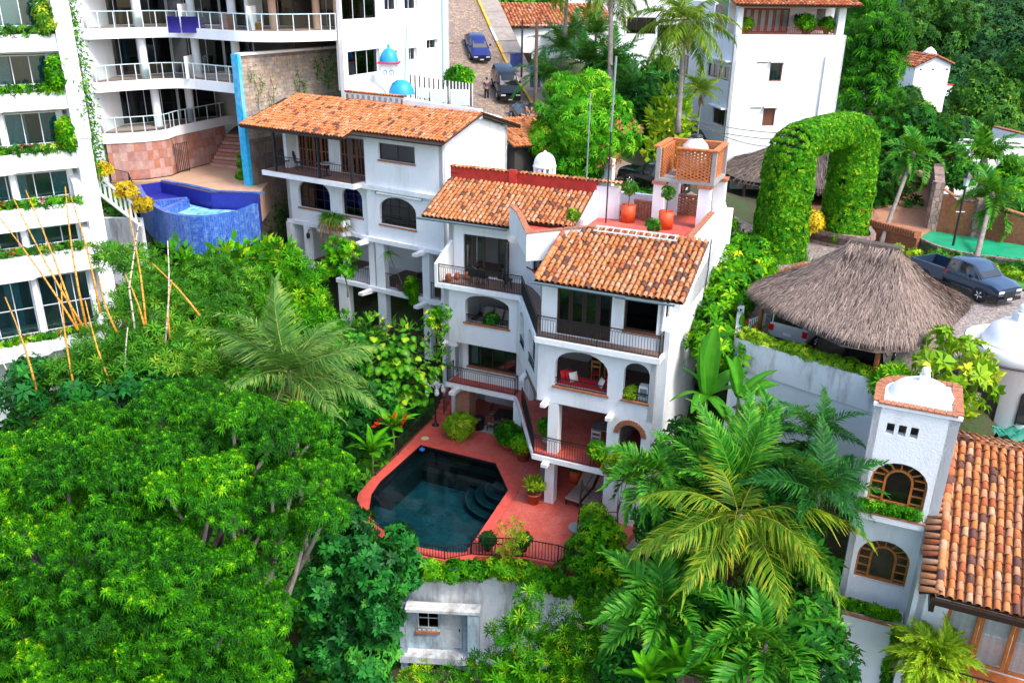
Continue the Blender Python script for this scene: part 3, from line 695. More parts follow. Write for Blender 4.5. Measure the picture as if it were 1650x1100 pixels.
# sills, ledges, beam ends ---------------------------------------------------
for (x0, x1, v, z) in ((.72, 3.28, .45, 6.15), (3.82, 5.06, .45, 6.15), (3.6, 5.2, .75, 9.15), (-5.9, -3.3, 4.9, 6.45), (-6.2, -3.3, 5.85, 3.58)): MB().box(x0, x1, v - .07, v + .2, z - .085, z + .004).build('sill', BRICKTRIM, villa)
for (u, v, z, s) in ((-6.55, 4.4, 2.3, 1), (-7.1, 4.45, 4.98, 1), (.55, -.25, 2.26, 1), (.35, -.05, 5.12, .8), (3.35, -.1, 5.14, .8), (-1.7, 2.35, 4.98, .9), (-7.15, 6.0, 8.1, .9)):
    b = MB(); b.prism([(u, v + .0), (u + .3 * s, v + .0), (u + .3 * s, v + 1.0), (u, v + 1.0)], [z + .1, z + .1, z, z], z + .26); b.build('beam_end', WHITE, villa)
# brick pillar, arch ring
PILLAR = M('small_brick', (.42, .20, .12), .9, .3, 8, .5, 25)
g = MB(); 
for j in range(32):
    z = j * .0785
    for (x0, x1, y0, y1) in ((-6.8, -6.0, 5.68, 5.8), (-6.12, -6.0, 5.8, 6.5), (-6.8, -6.68, 5.8, 6.5)):
        n = 4; L = (x1 - x0) if y1 - y0 < .2 else (y1 - y0)
        for k in range(-1, n):
            a0 = max(0, (k + (j % 2) * .5) * L / n) + .004; a1 = min(L, (k + 1 + (j % 2) * .5) * L / n) - .004
            if a1 - a0 < .02: continue
            if y1 - y0 < .2: g.box(x0 + a0, x0 + a1, y0 + random.uniform(-.006, .006), y1, z, z + .07)
            else: g.box(x0, x1 + random.uniform(-.006, .006) * (x1 > -6.05), y0 + a0, y0 + a1, z, z + .07)
g.box(-6.7, -6.1, 5.75, 6.45, 0, 2.5); g.build('brick_pillar', PILLAR, villa, kind='stuff')
arch_ring = MB().build('brick_arch', BRICKTRIM, villa)
for i in range(15):
    a0 = math.pi * (i / 15) + .015; a1 = math.pi * ((i + 1) / 15) - .015; cx, cz = 4.33, 4.5; b = MB(); vs = []
    for y in (.40, .6):
        for a, r in ((a0, .5), (a1, .5), (a1, .73), (a0, .73)): vs.append((cx + r * math.cos(a), y, cz + r * math.sin(a) * 1.0))
    b.add(vs, [(0, 1, 2, 3)[::-1], (4, 5, 6, 7), (0, 4, 5, 1), (1, 5, 6, 2), (2, 6, 7, 3), (3, 7, 4, 0)]); b.build('brick', BRICKTRIM, arch_ring)
# doors and windows ---------------------------------------------------------
F0, F1 = (-.02, .75), (5.25, .75)
for i in range(4):
    a = .7 + i * .605; d = window(villa, F0, F1, a, a + .6, 8.47, 10.54, 1, 1, DARKWOOD, GLASS, .07, .1, name='terrace_door'); 
    g = MB(); W_ = wmap(F0, F1); wbox(g, W_, a + .1, a + .5, .075, .12, 8.6, 9.1); g.build('kick_panel', DARKWOOD, d)
    if i in (1, 2): g = MB(); wbox(g, W_, a + (.52 if i == 1 else .05), a + (.55 if i == 1 else .08), .03, .07, 9.4, 9.55); g.build('handle', CHROME, d)
window(villa, F0, F1, 3.66, 5.16, 9.16, 10.52, 1, 1, DARKWOOD, GLASSD, .08, .09)
window(villa, (5.25, .75), (5.25, 2.1), .5, 1.2, 9.6, 10.7, 1, 1, BLACKIRON, GLASSD)
LF0, LF1 = (-7.35, 6.2), (-3.0, 6.2)
for a, wdt in ((.84, .5), (1.36, .62), (2.7, .58)):
    d = window(villa, LF0, LF1, a, a + wdt, 8.47, 10.6, 1, 1, DARKWOOD, GLASS, .08, .09, name='terrace_door')
d = window(villa, (-4.05, 6.2), (-3.95, 5.5), 0, .62, 8.48, 10.55, 1, 1, DARKWOOD, GLASS, .0, .08, name='terrace_door')   # the leaf standing open
W_ = wmap((-7.0, 4.9), (-2.95, 4.9))
window(villa, (-6.7, 5.85), (-2.9, 5.85), .56, 3.34, 3.59, 5.14, 4, 1, DARKWOOD, GLASS, .1, .1, curtain=((.02, .16),), sill=None)
for a, b in ((curve[1], curve[2]), (curve[2], curve[3]), (curve[3], curve[4]), (curve[4], curve[5])):
    L = (Vector(a) - Vector(b)).length; window(villa, a, b, .01, L - .01, 9.36, 10.69, 1, 1, DARKWOOD, GLASSD, .06, .06, sill=None)
g = MB()
for a, b in zip(curve, curve[1:]): W_ = wmap(a, b); wbox(g, W_, 0, (Vector(a) - Vector(b)).length, -.08, .2, 9.352, 9.40)
g.build('sill', TERRACOTTA, villa)
for p0, p1, a, b0, w in (((5.62, .72), (5.62, 12.6), 4.6, 7.3, .5), ((5.62, .72), (5.62, 12.6), 3.2, 6.0, .55)):
    window(villa, p0, p1, a, a + w, b0, b0 + (1.0 if w == .5 else .8), 1, 1, ALU, GLASSD, .12, .05)
# railings ---------------------------------------------------------------------
z = 8.455
railing(villa, [(-7.1, 4.6, z), (-2.6, 4.6, z), (.06, .1, z), (2.75, .1, z), (5.38, .1, z), (5.38, .68, z)], .95)
z = 2.765
railing(villa, [(-6.98, 5.8, z), (-6.98, 5.13, z), (-3.1, 5.13, z), (-3.1, 5.5, z)], .95)
railing(villa, [(-2.35, 4.3, z), (.06, .1, z), (2.75, .1, z), (3.3, .1, z)], .95)
for (x0, x1, y, z, h) in ((.82, 3.18, .52, 6.16, .36), (3.9, 4.98, .52, 6.16, .36), (-5.78, -3.4, 4.98, 6.46, .38)): railing(villa, [(x0, y, z), (x1, y, z)], h, .12, True, posts=False, base=.03)
railing(villa, [(-2.45, 4.15, 6.22), (-1.8, 3.15, 6.22)], .4, .12, True, posts=False, base=.03)
railing(villa, [(-1.2, 2.25, 6.27), (-.4, 1.05, 6.27)], .4, .12, True, posts=False, base=.03)
# side wall of the upper left balcony
MB().prism([(-7.3, 4.5), (-7.13, 4.5), (-7.13, 6.2), (-7.3, 6.2)], 8.446, [9.42, 9.42, 10.2, 10.2]).build('balcony_wall', WHITE, villa)
# roofs --------------------------------------------------------------------------
wts = (28, 26, 24, 9, 8, 5)
rr = tile_roof(villa, 'front_roof', (-.05, -.1, 10.98), (1, 0, 0), (0, 3.85, 1.5), 6.25, 4.13, .24, .285,
          keep=lambda a, b: a > .06 + max(0, b - 3.25) * 1.55, wts=wts)
ridge_tiles(rr, [(-.02, -.05, 11.1), (-.02, 3.0, 12.28)], .12, .36)
lr = tile_roof(villa, 'rear_roof', (-8.55, 5.55, 11.42), (1, 0, 0), (0, 3.1, 1.33), 4.9, 3.38, .24, .285, wts=wts)
lr2 = tile_roof(villa, 'rear_roof', (-3.64, 6.1, 11.65), (1, 0, 0), (0, 2.55, 1.095), 3.0, 2.775, .24, .285, wts=wts, indiv=110)
GUT = M('grey_gutter', (.09, .14, .16), .4, .1, 5, 0)
g = MB(); g.tube([(-.15, -.2, 10.93), (3.9, -.2, 10.91)], .06, 8); g.tube([(3.5, -.2, 10.86), (5.9, -.2, 10.88)], .055, 8); g.build('gutter', GUT, villa)
g = MB(); g.tube([(-8.75, 5.43, 11.36), (-3.8, 5.43, 11.33)], .065, 8); g.build('gutter', GUT, villa)
MB().box(-8.5, -3.65, 5.75, 6.2, 11.28, 11.36).build('soffit', WHITE, villa)
# slanting parapet between the roofs, orange brick coping
def parapet(pts, z0, zt, t=.22, name='parapet'):
    for i, (a, b) in enumerate(zip(pts, pts[1:])):
        MB().wall(a, b, z0[i], (zt[i], zt[i + 1]), t).build(name, WHITE, villa)
        d = (Vector(b) - Vector(a)).normalized(); n2 = Vector((-d.y, d.x)) * (t / 2)
        brick_coping(villa, [(a[0] + n2.x, a[1] + n2.y, zt[i] + .002), (b[0] + n2.x, b[1] + n2.y, zt[i + 1] + .002)], t + .06, .2, .05)
parapet([(-3.72, 5.55), (-3.1, 5.0), (-1.45, 2.35)], [11.2, 11.1], [12.5, 12.35, 12.18])
parapet([(-1.45, 2.35), (-.1, 3.35), (1.05, 3.86)], [10.95, 11.3], [12.18, 12.30, 12.42])
parapet([(1.05, 3.86), (5.32, 3.86)], [11.3], [12.42, 12.42])
parapet([(5.42, 3.87), (5.42, 8.7)], [11.3], [12.42, 12.5])
# roof terrace
slab([(-3.1, 5.8), (-1.15, 2.8), (1.05, 4.1), (5.2, 4.1), (5.2, 12.3), (-.2, 12.3), (-.2, 11.0), (.5, 10.9), (.5, 9.3), (-.6, 9.3), (-.6, 7.0), (-3.1, 7.0)], 11.2, 11.5, 'roof_terrace', REDFLOOR)
MB().wall((-.62, 9.0), (-.62, 6.9), 11.35, (12.9, 11.9), .2).build('parapet', WHITE, villa)
MB().wall((-.6, 9.02), (.62, 9.22), 11.35, 13.1, .2).build('parapet', WHITE, villa)
# red wall with tile coping behind the rear roof
g = MB(); g.wall((-8.7, 9.0), (-.55, 9.0), 11.6, 13.3, .25); g.box(-5.25, -4.85, 8.88, 9.0, 12.2, 13.5); g.build('red_wall', REDPAINT, villa)
g = MB(); g.box(-8.72, -8.12, 8.97, 9.27, 13.0, 13.02); g.build('vent_recess', INTDARK, villa)
cr = MB().box(-8.72, .7, 9.0, 9.25, 13.302, 13.34).build('wall_coping', PAN, villa)
cross_tiles(cr, (-8.7, 9.12, 13.34), (-5.3, 9.12, 13.34), .5); cross_tiles(cr, (-4.8, 9.12, 13.34), (.7, 9.12, 13.34), .5)
# brick water-tank tower on white posts
for (u, v) in ((2.25, 9.25), (4.45, 9.25), (2.45, 11.3), (4.75, 11.3)):
    MB().box(u, u + .55, v, v + .55, 11.5, 13.45).build('tower_post', WHITE2, villa); MB().box(u - .07, u + .62, v - .07, v + .62, 13.45, 13.6).build('brick_capital', BRICKTRIM, villa)
MB().box(4.9, 5.3, 9.0, 12.4, 11.5, 12.05).build('low_wall', WHITE2, villa)
MB().box(2.3, 5.15, 9.2, 11.95, 13.61, 13.76).build('tower_slab', CONCRETE, villa)
for (u, v) in ((2.3, 9.2), (4.95, 9.2), (2.3, 11.75), (4.95, 11.75)): MB().box(u, u + .2, v, v + .2, 13.765, 15.2).build('corner_post', CONCRETE, villa)
TB = M('tower_brick', (.55, .17, .05), .85, .35, 7, .4, 30)
brick_lattice(villa, (3.3, 9.22), (4.94, 9.22), 13.77, 15.2, m=TB); brick_lattice(villa, (4.99, 9.41), (4.99, 11.74), 13.77, 15.2, m=TB)
brick_lattice(villa, (2.45, 11.74), (2.45, 9.41), 13.77, 15.2, m=TB); brick_lattice(villa, (4.94, 11.8), (2.51, 11.8), 13.77, 15.2, m=TB)
for pts in ([(2.28, 9.2, 15.205), (2.28, 11.95, 15.205)], [(2.45, 11.85, 15.205), (5.05, 11.85, 15.205)], [(5.06, 11.75, 15.205), (5.06, 9.15, 15.205)], [(3.25, 9.28, 15.205), (4.94, 9.28, 15.205)]): brick_coping(villa, pts, .3, .3, .07, m=TB)
LB = M('low_brick', (.38, .15, .08), .9, .4, 7, .4, 30)
brick_lattice(villa, (1.2, 9.75), (2.3, 9.55), 11.5, 12.4, m=LB); brick_lattice(villa, (2.95, 11.5), (4.75, 11.5), 11.5, 12.5, m=LB)
brick_coping(villa, [(1.2, 9.8, 12.41), (2.3, 9.6, 12.41)], .24, .2, .05); brick_coping(villa, [(3.0, 11.56, 12.51), (4.75, 11.56, 12.51)], .24, .2, .05)
tank = thing('water_tank', 'cream plastic water tank with black lid inside the brick tower', 'water tank', mw(3.85, 10.5, 14.05))
MB().lathe([(0, 0), (.62, 0), (.65, .1), (.65, .95), (.58, 1.2), (.3, 1.5), (.28, 1.55), (.0, 1.55)], 20).build('tank_body', M('cream_plastic', (.75, .70, .6), .5, .05), tank, True)
MB().lathe([(.3, 1.56), (.3, 1.64), (.22, 1.7), (0, 1.7)], 16).build('lid', BLACKPL, tank, True)
# small cupola and masts on the roof
cp = mw(-4.9, 12.9, 12.35)
o = thing('roof_cupola', 'small white domed lantern with slit openings behind the red wall', 'cupola', cp); o.scale = (.62,) * 3
MB().lathe([(1.05, -1.5), (1.05, .25), (.98, .3), (.98, .35), (0, .35)], 24).build('base', WHITE2, o)
for i in range(12):
    a = i * math.pi / 6; b = MB(); b.bar((.9 * math.cos(a), .9 * math.sin(a), .35), (.9 * math.cos(a), .9 * math.sin(a), .95), .24, .22, up=(math.cos(a), math.sin(a), 0)); b.build('column', WHITE2, o)
MB().lathe([(0, .95), (1.0, .95), (1.05, 1.0), (1.05, 1.12), (.98, 1.16), (.96, 1.4), (.88, 1.7), (.7, 2.0), (.42, 2.2), (.12, 2.3), (.1, 2.42), (0, 2.46)], 24).build('dome', WHITE2, o, True)
STEEL = M('galvanised_pipe', (.35, .42, .45), .4, .15, 5, 0, metal=.6)
m1 = at(945, 292, 13.3); tag(MB().tube([(0, 0, 0), (0, 0, 4.2)], .035, 6).build('antenna_mast', STEEL, loc=m1), 'thin grey pole standing by the mango tree at the red wall', 'mast')
m2 = mw(.25, 8.3, 11.5); tag(MB().tube([(0, 0, 0), (0, 0, 4.4)], .04, 6, 0).tube([(0, 0, 4.4), (.05, 0, 7.8)], .055, 6, 1).build('pipe_mast', [BLACKIRON, STEEL], loc=m2), 'tall pipe mast, black below and grey above, on the roof terrace', 'mast')
# ladder lying on the roof ridge
ld = thing('ladder', 'aluminium ladder lying along the top of the front tiled roof', 'ladder', mw(0, 0, 0), -TH)
for dy, dz in ((3.15, .1), (3.5, .22)): MB().bar((1.35, dy, 12.41 + dz), (5.0, dy, 12.41 + dz), .05, .05).build('rail', ALU, ld)
for i in range(11): MB().bar((1.5 + i * .34, 3.15, 12.51), (1.5 + i * .34, 3.5, 12.63), .03, .03).build('rung', ALU, ld)
# brackets for wires on the side wall
cab = [mw(5.66, 7.3, 11.6), mw(5.66, 7.2, 10.6), mw(5.7, 7.0, 10.2), mw(5.66, 6.9, 9.2), mw(5.66, 6.8, 7.5)]
tag(MB().tube(cab, .03, 5).build('cable', BLACKPL), 'black cable running down the white side wall of the villa', 'cable')
# ------------------------------------------------------------------ pool terrace (a raised deck), the pool and what stands on the deck
def vt(o): o.location = MA; o.rotation_euler.z = -TH; return o
pool_out = [(-7.4, 2.82), (-7.4, -1.1)] + [(-7.15, -2.3), (-6.6, -3.35), (-5.7, -4.2), (-4.4, -4.8), (-3.0, -4.95), (-1.8, -4.75), (-1.1, -4.45)] + [(-1.12, -3.8), (-1.47, .78), (-3.08, 2.82)]
def off(pts, d):
    n = len(pts); out = []
    for i in range(n):
        a, b, c = Vector(pts[i - 1]), Vector(pts[i]), Vector(pts[(i + 1) % n]); n1 = (b - a).normalized(); n2 = (c - b).normalized()
        m1 = Vector((n1.y, -n1.x)); m2 = Vector((n2.y, -n2.x)); m = (m1 + m2).normalized(); k = d / max(.5, m.dot(m1)); q = b + m * k; out.append((q.x, q.y))
    return out
deck_out = [(-8.3, 7.2), (-8.3, 5.0), (-7.95, -.9), (-7.75, -2.5), (-7.1, -3.75), (-6.0, -4.75), (-4.5, -5.35), (-3.0, -5.5), (-1.7, -5.3), (-.85, -4.55), (1.2, -3.75), (2.7, -3.55), (4.2, -3.7), (4.6, -2.0), (5.0, .4), (5.0, 9.0), (-8.3, 9.0)]
def ringface(outer, inner, z0, z1, name, m):
    mb = MB(); loops = [outer, inner]; flat = outer + inner; n = len(flat)
    tri = tessellate_polygon([[Vector((x, y, 0)) for x, y in lp] for lp in loops]); fs = []
    for a, b, c in tri:
        A, B, C_ = flat[a], flat[b], flat[c]
        if (B[0] - A[0]) * (C_[1] - A[1]) - (B[1] - A[1]) * (C_[0] - A[0]) < 0: a, c = c, a
        fs += [(n + a, n + b, n + c), (c, b, a)]
    k = len(outer)
    for i in range(k): j = (i + 1) % k; fs.append((i, j, n + j, n + i))
    for i in range(len(inner)): j = (i + 1) % len(inner); fs.append((k + j, k + i, n + k + i, n + k + j))
    mb.add([(x, y, z0) for x, y in flat] + [(x, y, z1) for x, y in flat], fs); return mb.build(name, m)
deck = vt(ringface(deck_out, off(pool_out, .10), -.35, 0, 'pool_deck', REDFLOOR)); deck['kind'] = 'structure'
pool = thing('swimming_pool', 'dark green tiled swimming pool with curved front edge and corner steps', 'swimming pool', MA, -TH)
def pooltile():
    m, n, l, p = _new('pool_tile'); v = _pos(n, l, obj=True)
    b = n.new('ShaderNodeTexBrick'); b.offset = 0; b.inputs['Brick Width'].default_value = .3; b.inputs['Row Height'].default_value = .3; b.inputs['Mortar Size'].default_value = .008; b.inputs['Scale'].default_value = 1
    b.inputs['Color1'].default_value = (.008, .058, .072, 1); b.inputs['Color2'].default_value = (.012, .08, .098, 1); b.inputs['Mortar'].default_value = (.03, .14, .16, 1); l.new(v, b.inputs['Vector'])
    f = _ramp(n, l, _noise(n, l, v, 1.6, 6, .7), [(.3, (.25,) * 3), (.7, (.8,) * 3)])
    l.new(_mix(n, l, 1, b.outputs[0], f, 'MULTIPLY'), p.inputs['Base Color']); p.inputs['Roughness'].default_value = .5; return m
PT = pooltile(); PTS = M('pool_step_tile', (.010, .028, .033), .4, .5, 8, .1, 20); PTD = M('pool_dark_tile', (.008, .012, .014), .4, .5, 8, .1, 20)
REDCOP = M('red_coping', (.62, .085, .062), .7, .2, 3, .3, 40, stain=(.35, .05, .04), samt=.5)
o = ringface(off(pool_out, .48), pool_out, .003, .035, 'coping', REDCOP); o.parent = pool
pw = MB(); n = len(pool_out)
for i in range(n):
    a, b = pool_out[i], pool_out[(i + 1) % n]; pw.add([(*a, -1.7), (*b, -1.7), (*b, -.0), (*a, -.0)], [(0, 1, 2, 3)])
pw.build('basin_wall', PTD, pool)
MB().prism(pool_out, -1.75, -1.45).build('basin_floor', PT, pool)
for (u0, u1, v0, v1, z) in ((-7.4, -2.7, 2.25, 2.82, -.42), (-7.4, -6.8, -1.3, 2.25, -.42), (-6.8, -2.9, 1.85, 2.25, -.8)):
    MB().box(u0, u1, v0, v1, -1.45, z).build('bench', PTD, pool)
MB().prism([(-7.3, -1.9), (-1.2, -2.3), (-1.1, -4.5), (-3, -4.95), (-5.7, -4.2), (-6.9, -3.0)], -1.45, -.85).build('front_shelf', PT, pool)
MB().prism([(-7.32, -1.62), (-1.2, -2.02), (-1.2, -2.3), (-7.3, -1.9)], -1.45, -1.15).build('shelf_step', PTD, pool)
for i, (r, z) in enumerate(((1.95, -1.15), (1.45, -.9), (1.0, -.62), (.55, -.35))):
    a0, a1 = math.pi * .93, math.pi * 1.66
    pts = [(-2.05, 1.72)] + [(-2.05 + r * math.cos(a0 + (a1 - a0) * k / 18), 1.72 + r * math.sin(a0 + (a1 - a0) * k / 18)) for k in range(19)]
    MB().prism(pts, -1.45, z).build('step', PTS, pool)
    e = MB(); q = [(*p, z + .012) for p in pts[1:]]; e.tube(q, .02, 5); e.build('step_edge', M('pool_edge_tile', (.03, .075, .08), .4), pool)
def watermat():
    m, n, l, p = _new('pool_water')
    t = n.new('ShaderNodeBsdfTransparent'); t.inputs[0].default_value = (.50, .86, .92, 1)
    g = n.new('ShaderNodeBsdfGlossy'); g.inputs['Roughness'].default_value = .04
    f = n.new('ShaderNodeFresnel'); f.inputs[0].default_value = 1.33
    v = _pos(n, l); b = n.new('ShaderNodeBump'); b.inputs['Strength'].default_value = .12; b.inputs['Distance'].default_value = .05
    l.new(_noise(n, l, v, 2.2, 2), b.inputs['Height']); l.new(b.outputs[0], g.inputs['Normal']); l.new(b.outputs[0], f.inputs['Normal'])
    x = n.new('ShaderNodeMixShader'); l.new(f.outputs[0], x.inputs[0]); l.new(t.outputs[0], x.inputs[1]); l.new(g.outputs[0], x.inputs[2]); l.new(x.outputs[0], n['Material Output'].inputs['Surface']); return m
MB().prism(pool_out, -.16, -.12, bottom=False).build('water', watermat(), pool)
fl = thing('pool_float', 'small round blue chlorine float in the far corner of the dark pool', 'float', mw(-7.2, 2.6, -.12)); MB().lathe([(0, -.05), (.12, -.03), (.16, .03), (.1, .09), (0, .1)], 14).build('body', M('blue_plastic', (.02, .16, .6), .4), fl, True)
MB().lathe([(0, .1), (.05, .1), (.04, .15), (0, .16)], 10).build('cap', M('blue_plastic', (.02, .16, .6), .4), fl, True)
tag(MB().lathe([(0, .004), (.2, .004), (.2, .012), (0, .014)], 18).build('drain_cover', M('cream_cover', (.62, .52, .3), .7), loc=mw(-7.55, 3.55)), 'round cream drain cover set in the red deck near the pool corner', 'drain cover')
h = MB(); h.box(-7.75, -6.5, 3.85, 4.95, .003, .012); o = vt(h.build('deck_hatch', REDCOP)); tag(o, 'square red hatch in the deck beside the lamp post', 'hatch')
# deck edge wall and front railing
kw = MB(); 
for a, b in zip(deck_out[1:15], deck_out[2:15]): kw.add([(*a, -.42), (*b, -.42), (*b, -.001), (*a, -.001)], [(0, 1, 2, 3)])
rl = thing('deck_railing', 'low black iron railing along the curved front of the red deck', 'railing', MA, -TH)
railing(rl, [(x * .992, y * .985, 0) for x, y in deck_out[4:11]], .62, .13, False, bw=.02)
railing(rl, [(-.80, -4.45, 0), (1.2, -3.66, 0), (2.7, -3.45, 0), (4.1, -3.6, 0)], .9, .14, False, bw=.02)
rl2 = thing('stair_railing', 'black iron railing beside the red steps at the left edge of the deck', 'railing', MA, -TH)
railing(rl2, [(-8.2, 7.0, .0), (-8.2, 5.0, 0), (-7.95, 1.5, 0), (-7.87, -.8, 0)], .85, .13, False, bw=.02)
railing(rl2, [(-7.5, 5.6, .5), (-7.5, 9.2, 2.9)], .9, .13, False, bw=.02)
st = thing('side_steps', 'red steps climbing behind the lamp post to the side of the villa', 'steps', MA, -TH)
for i in range(9): MB().box(-8.25, -7.4, 5.6 + i * .32, 5.92 + i * .32, -.3, .2 + i * .19).build('step', REDFLOOR, st)
# lamp post with a cluster of white lanterns
lp = thing('lamp_post', 'black lamp post topped by a cluster of white glass globes by the steps', 'lamp post', mw(-7.75, 5.08))
MB().lathe([(0, 0), (.2, 0), (.2, .05), (.08, .12), (.055, .3), (.05, 2.3), (.065, 2.35), (0, 2.4)], 12).build('pole', BLACKIRON, lp, True)
WM = M('white_metal', (.75, .76, .78), .4, .05, 5, 0); GL = M('white_globe', (.80, .82, .85), .2, .03, 3, 0)
for i in range(5):
    a = i * 2 * math.pi / 5; c, s_ = math.cos(a), math.sin(a); b = MB(); b.tube([(0, 0, 2.2), (.18 * c, .18 * s_, 2.45), (.38 * c, .38 * s_, 2.5), (.46 * c, .46 * s_, 2.38)], .03, 6); b.lathe([(0, .1), (.1, .08), (.13, 0), (.05, -.02)], 10, (.46 * c, .46 * s_, 2.3)); b.build('arm', WM, lp, True)
    MB().lathe([(.06, 2.3), (.12, 2.24), (.14, 2.14), (.1, 2.03), (0, 1.98)], 12, (.46 * c, .46 * s_, 0)).build('globe', GL, lp, True)
b = MB(); b.lathe([(0, 2.4), (.1, 2.42), (.16, 2.6), (.07, 2.72)], 10); b.build('arm', WM, lp, True)
MB().lathe([(.06, 2.7), (.13, 2.78), (.14, 2.9), (.08, 3.0), (0, 3.02)], 12).build('globe', GL, lp, True)
# plants on the deck
o = tree('variegated_bush', 'round variegated green and yellow bush beside the brick pillar', mw(-5.95, 4.55, 0), [(mw(-5.95, 4.55, .62), (.82, .82, .68), 900)], T_WHORL2, F_WHORL2, .16, LF_LIME, tr=.05, cat='bush', limbs=False)
potted('potted_shrub', 'leafy green shrub in a round terracotta bowl under the villa balcony', mw(-3.15, 4.5), .42, .42, TERRACOTTA, 'bowl', .62, 420, .22, LF_TREE, ph=.85)
potted('potted_shrub', 'leafy green shrub in a terracotta pot below the slanting railing', mw(-2.0, 3.75), .38, .5, TERRACOTTA, 'taper', .52, 380, .2, LF_TREE, ph=.95)
TS, FS = straps(60, .75, .035, .25, 5, 3, (15, 85))
def strap_pot(name, label, loc, r, h, m, kind, T, F, mat, s=1, gr=None, nn=1):
    o = thing(name, label, 'potted plant', loc, 0, gr); pot(o, r, h, m, kind)
    scatter('foliage', T, F, [(0, 0, h * .85)] * nn, [(0, 0, 1)] * nn, [s] * nn, mat, o, roll=np.arange(nn) * 1.3, rnd=RNG.random(nn)); 
    return o
_old = scatter
def scatter_var(name, T, TF, P, N, size, mats, parent, roll=None):
    V, F = replicate(T, TF, np.asarray(P, float), np.asarray(N, float), np.asarray(size, float), np.zeros(len(P)) if roll is None else roll)
    per = RNG.random(max(1, len(F) // 3 + 1)); return np_mesh(name, V, F, mats, parent, np.repeat(per, 3)[:len(F)])
o = thing('dragon_plant', 'spiky yellow-green plant in a terracotta pot in front of the white column', 'potted plant', mw(.02, .35)); pot(o, .34, .55, TERRACOTTA, 'taper')
Pq, Nq = blob((0, 0, .95), (.35, .35, .3), 26, 0, .6); Nq[:, 2] = np.abs(Nq[:, 2]) + .3; Ts, Fs = straps(14, .42, .028, .2, 8, 3, (15, 80))
scatter_var('foliage', Ts, Fs, Pq, Nq, np.ones(26), LF_LIME, o)
o = thing('orange_pot', 'tall orange pot with a small plant under the terrace', 'potted plant', mw(1.15, 2.9)); pot(o, .3, .7, ORANGEPOT, 'tall'); foliage('foliage', o, [((0, 0, .85), (.3, .3, .25), 120)], T_WHORL2, F_WHORL2, .16, LF_DARK)
for (u, v, lab) in ((1.05, -3.25, 'small potted plant standing inside the front railing at the bamboo shoot'), (-.35, -3.85, 'thin potted plant inside the front railing near the pool edge')):
    potted('railing_plant', lab, mw(u, v), .2, .3, M('dark_pot', (.03, .035, .03), .6), 'taper', .33, 130, .16, LF_DARK)
# waste bin
o = thing('waste_bin', 'round black waste bin with lid beside the brick pillar', 'bin', mw(-5.45, 5.75)); MB().lathe([(0, 0), (.27, 0), (.3, .62), (.33, .62), (.33, .68), (0, .68)], 16).build('body', BLACKPL, o, True)
MB().lathe([(.33, .685), (.3, .74), (.12, .78), (.1, .8), (0, .8)], 16).build('lid', BLACKPL, o, True)
# loungers
def lounger(label, u, v, rz):
    o = thing('sun_lounger', label, 'sun lounger', mw(u, v), -TH + rz, 'sun loungers under the terrace')
    MB().box(-.36, .36, 0, 1.35, .26, .31).build('frame', BLACKPL, o)
    for x in (-.33, .33):
        for y in (.1, 1.2): MB().box(x - .03, x + .03, y - .03, y + .03, 0, .26).build('leg', BLACKPL, o)
    c = MB()
    for k in range(3): c.box(-.35, .35, .02 + k * .45, .44 + k * .45, .315, .42)
    c.prism([(-.35, 1.37), (.35, 1.37), (.35, 2.0), (-.35, 2.0)], [.315, .315, .75, .75], [.42, .42, .86, .86]); c.build('cushion', CUSHION, o)
    return o
lounger('taupe cushioned sun lounger under the terrace, the one nearer the white column', 1.75, .75, R(-6)); lounger('taupe cushioned sun lounger under the terrace, the one nearer the parasol stand', 2.6, .7, R(-6))
lounger('taupe sun lounger mostly hidden behind the white column', .2, 1.5, R(20))
# closed cantilever parasol stand
o = thing('parasol_stand', 'black cantilever parasol mast on a round grey base', 'parasol stand', mw(2.6, -.75)); MB().lathe([(0, 0), (.42, 0), (.42, .09), (.3, .13), (.08, .15), (0, .15)], 20).build('base', CONCRETE, o, True)
MB().tube([(0, 0, .12), (.12, .3, 2.3)], .035, 8).build('mast', BLACKIRON, o); MB().tube([(.1, .22, 1.7), (.75, .75, 2.55), (1.2, 1.1, 2.7)], .025, 6).build('arm', BLACKIRON, o); MB().tube([(.12, .28, 2.25), (.5, .1, 1.6), (.2, .05, 1.2)], .02, 6).build('crank', BLACKIRON, o)
# dining set on the patio, green patterned rug
rug = MB(); rug.box(-5.3, -3.3, 5.5, 7.7, .006, .014); o = vt(rug.build('patio_rug', M('green_white_rug', (.35, .42, .36), .95, .6, 14, .2, 40))); tag(o, 'green and white patterned rug under the patio table', 'rug')
def dchair(label, loc, rz, seatm, frame, gr, h=.95):
    o = thing('chair', label, 'chair', loc, rz, gr); MB().box(-.23, .23, -.22, .22, .43, .48).build('seat', seatm, o)
    for x in (-.2, .2):
        MB().box(x - .025, x + .025, -.21, -.16, 0, .43).build('leg', frame, o); MB().box(x - .025, x + .025, .17, .22, 0, h).build('leg', frame, o)
    b = MB(); b.box(-.175, .175, .18, .21, h - .14, h - .02); b.box(-.175, .175, .18, .21, h - .36, h - .26); b.build('backrest', frame, o); return o
def dtable(label, loc, rz, w, d, m, gr=None, h=.74):
    o = thing('table', label, 'table', loc, rz, gr); MB().box(-w / 2, w / 2, -d / 2, d / 2, h - .06, h).build('table_top', m, o)
    for x in (-1, 1):
        for y in (-1, 1): MB().box(x * (w / 2 - .1) - .04, x * (w / 2 - .1) + .04, y * (d / 2 - .1) - .04, y * (d / 2 - .1) + .04, 0, h - .06).build('leg', m, o)
    return o
dtable('dark wooden patio table on the green rug', mw(-4.2, 6.7), -TH, 1.3, .9, DARKWOOD)
CH = M('chair_brown', (.10, .05, .03), .6)
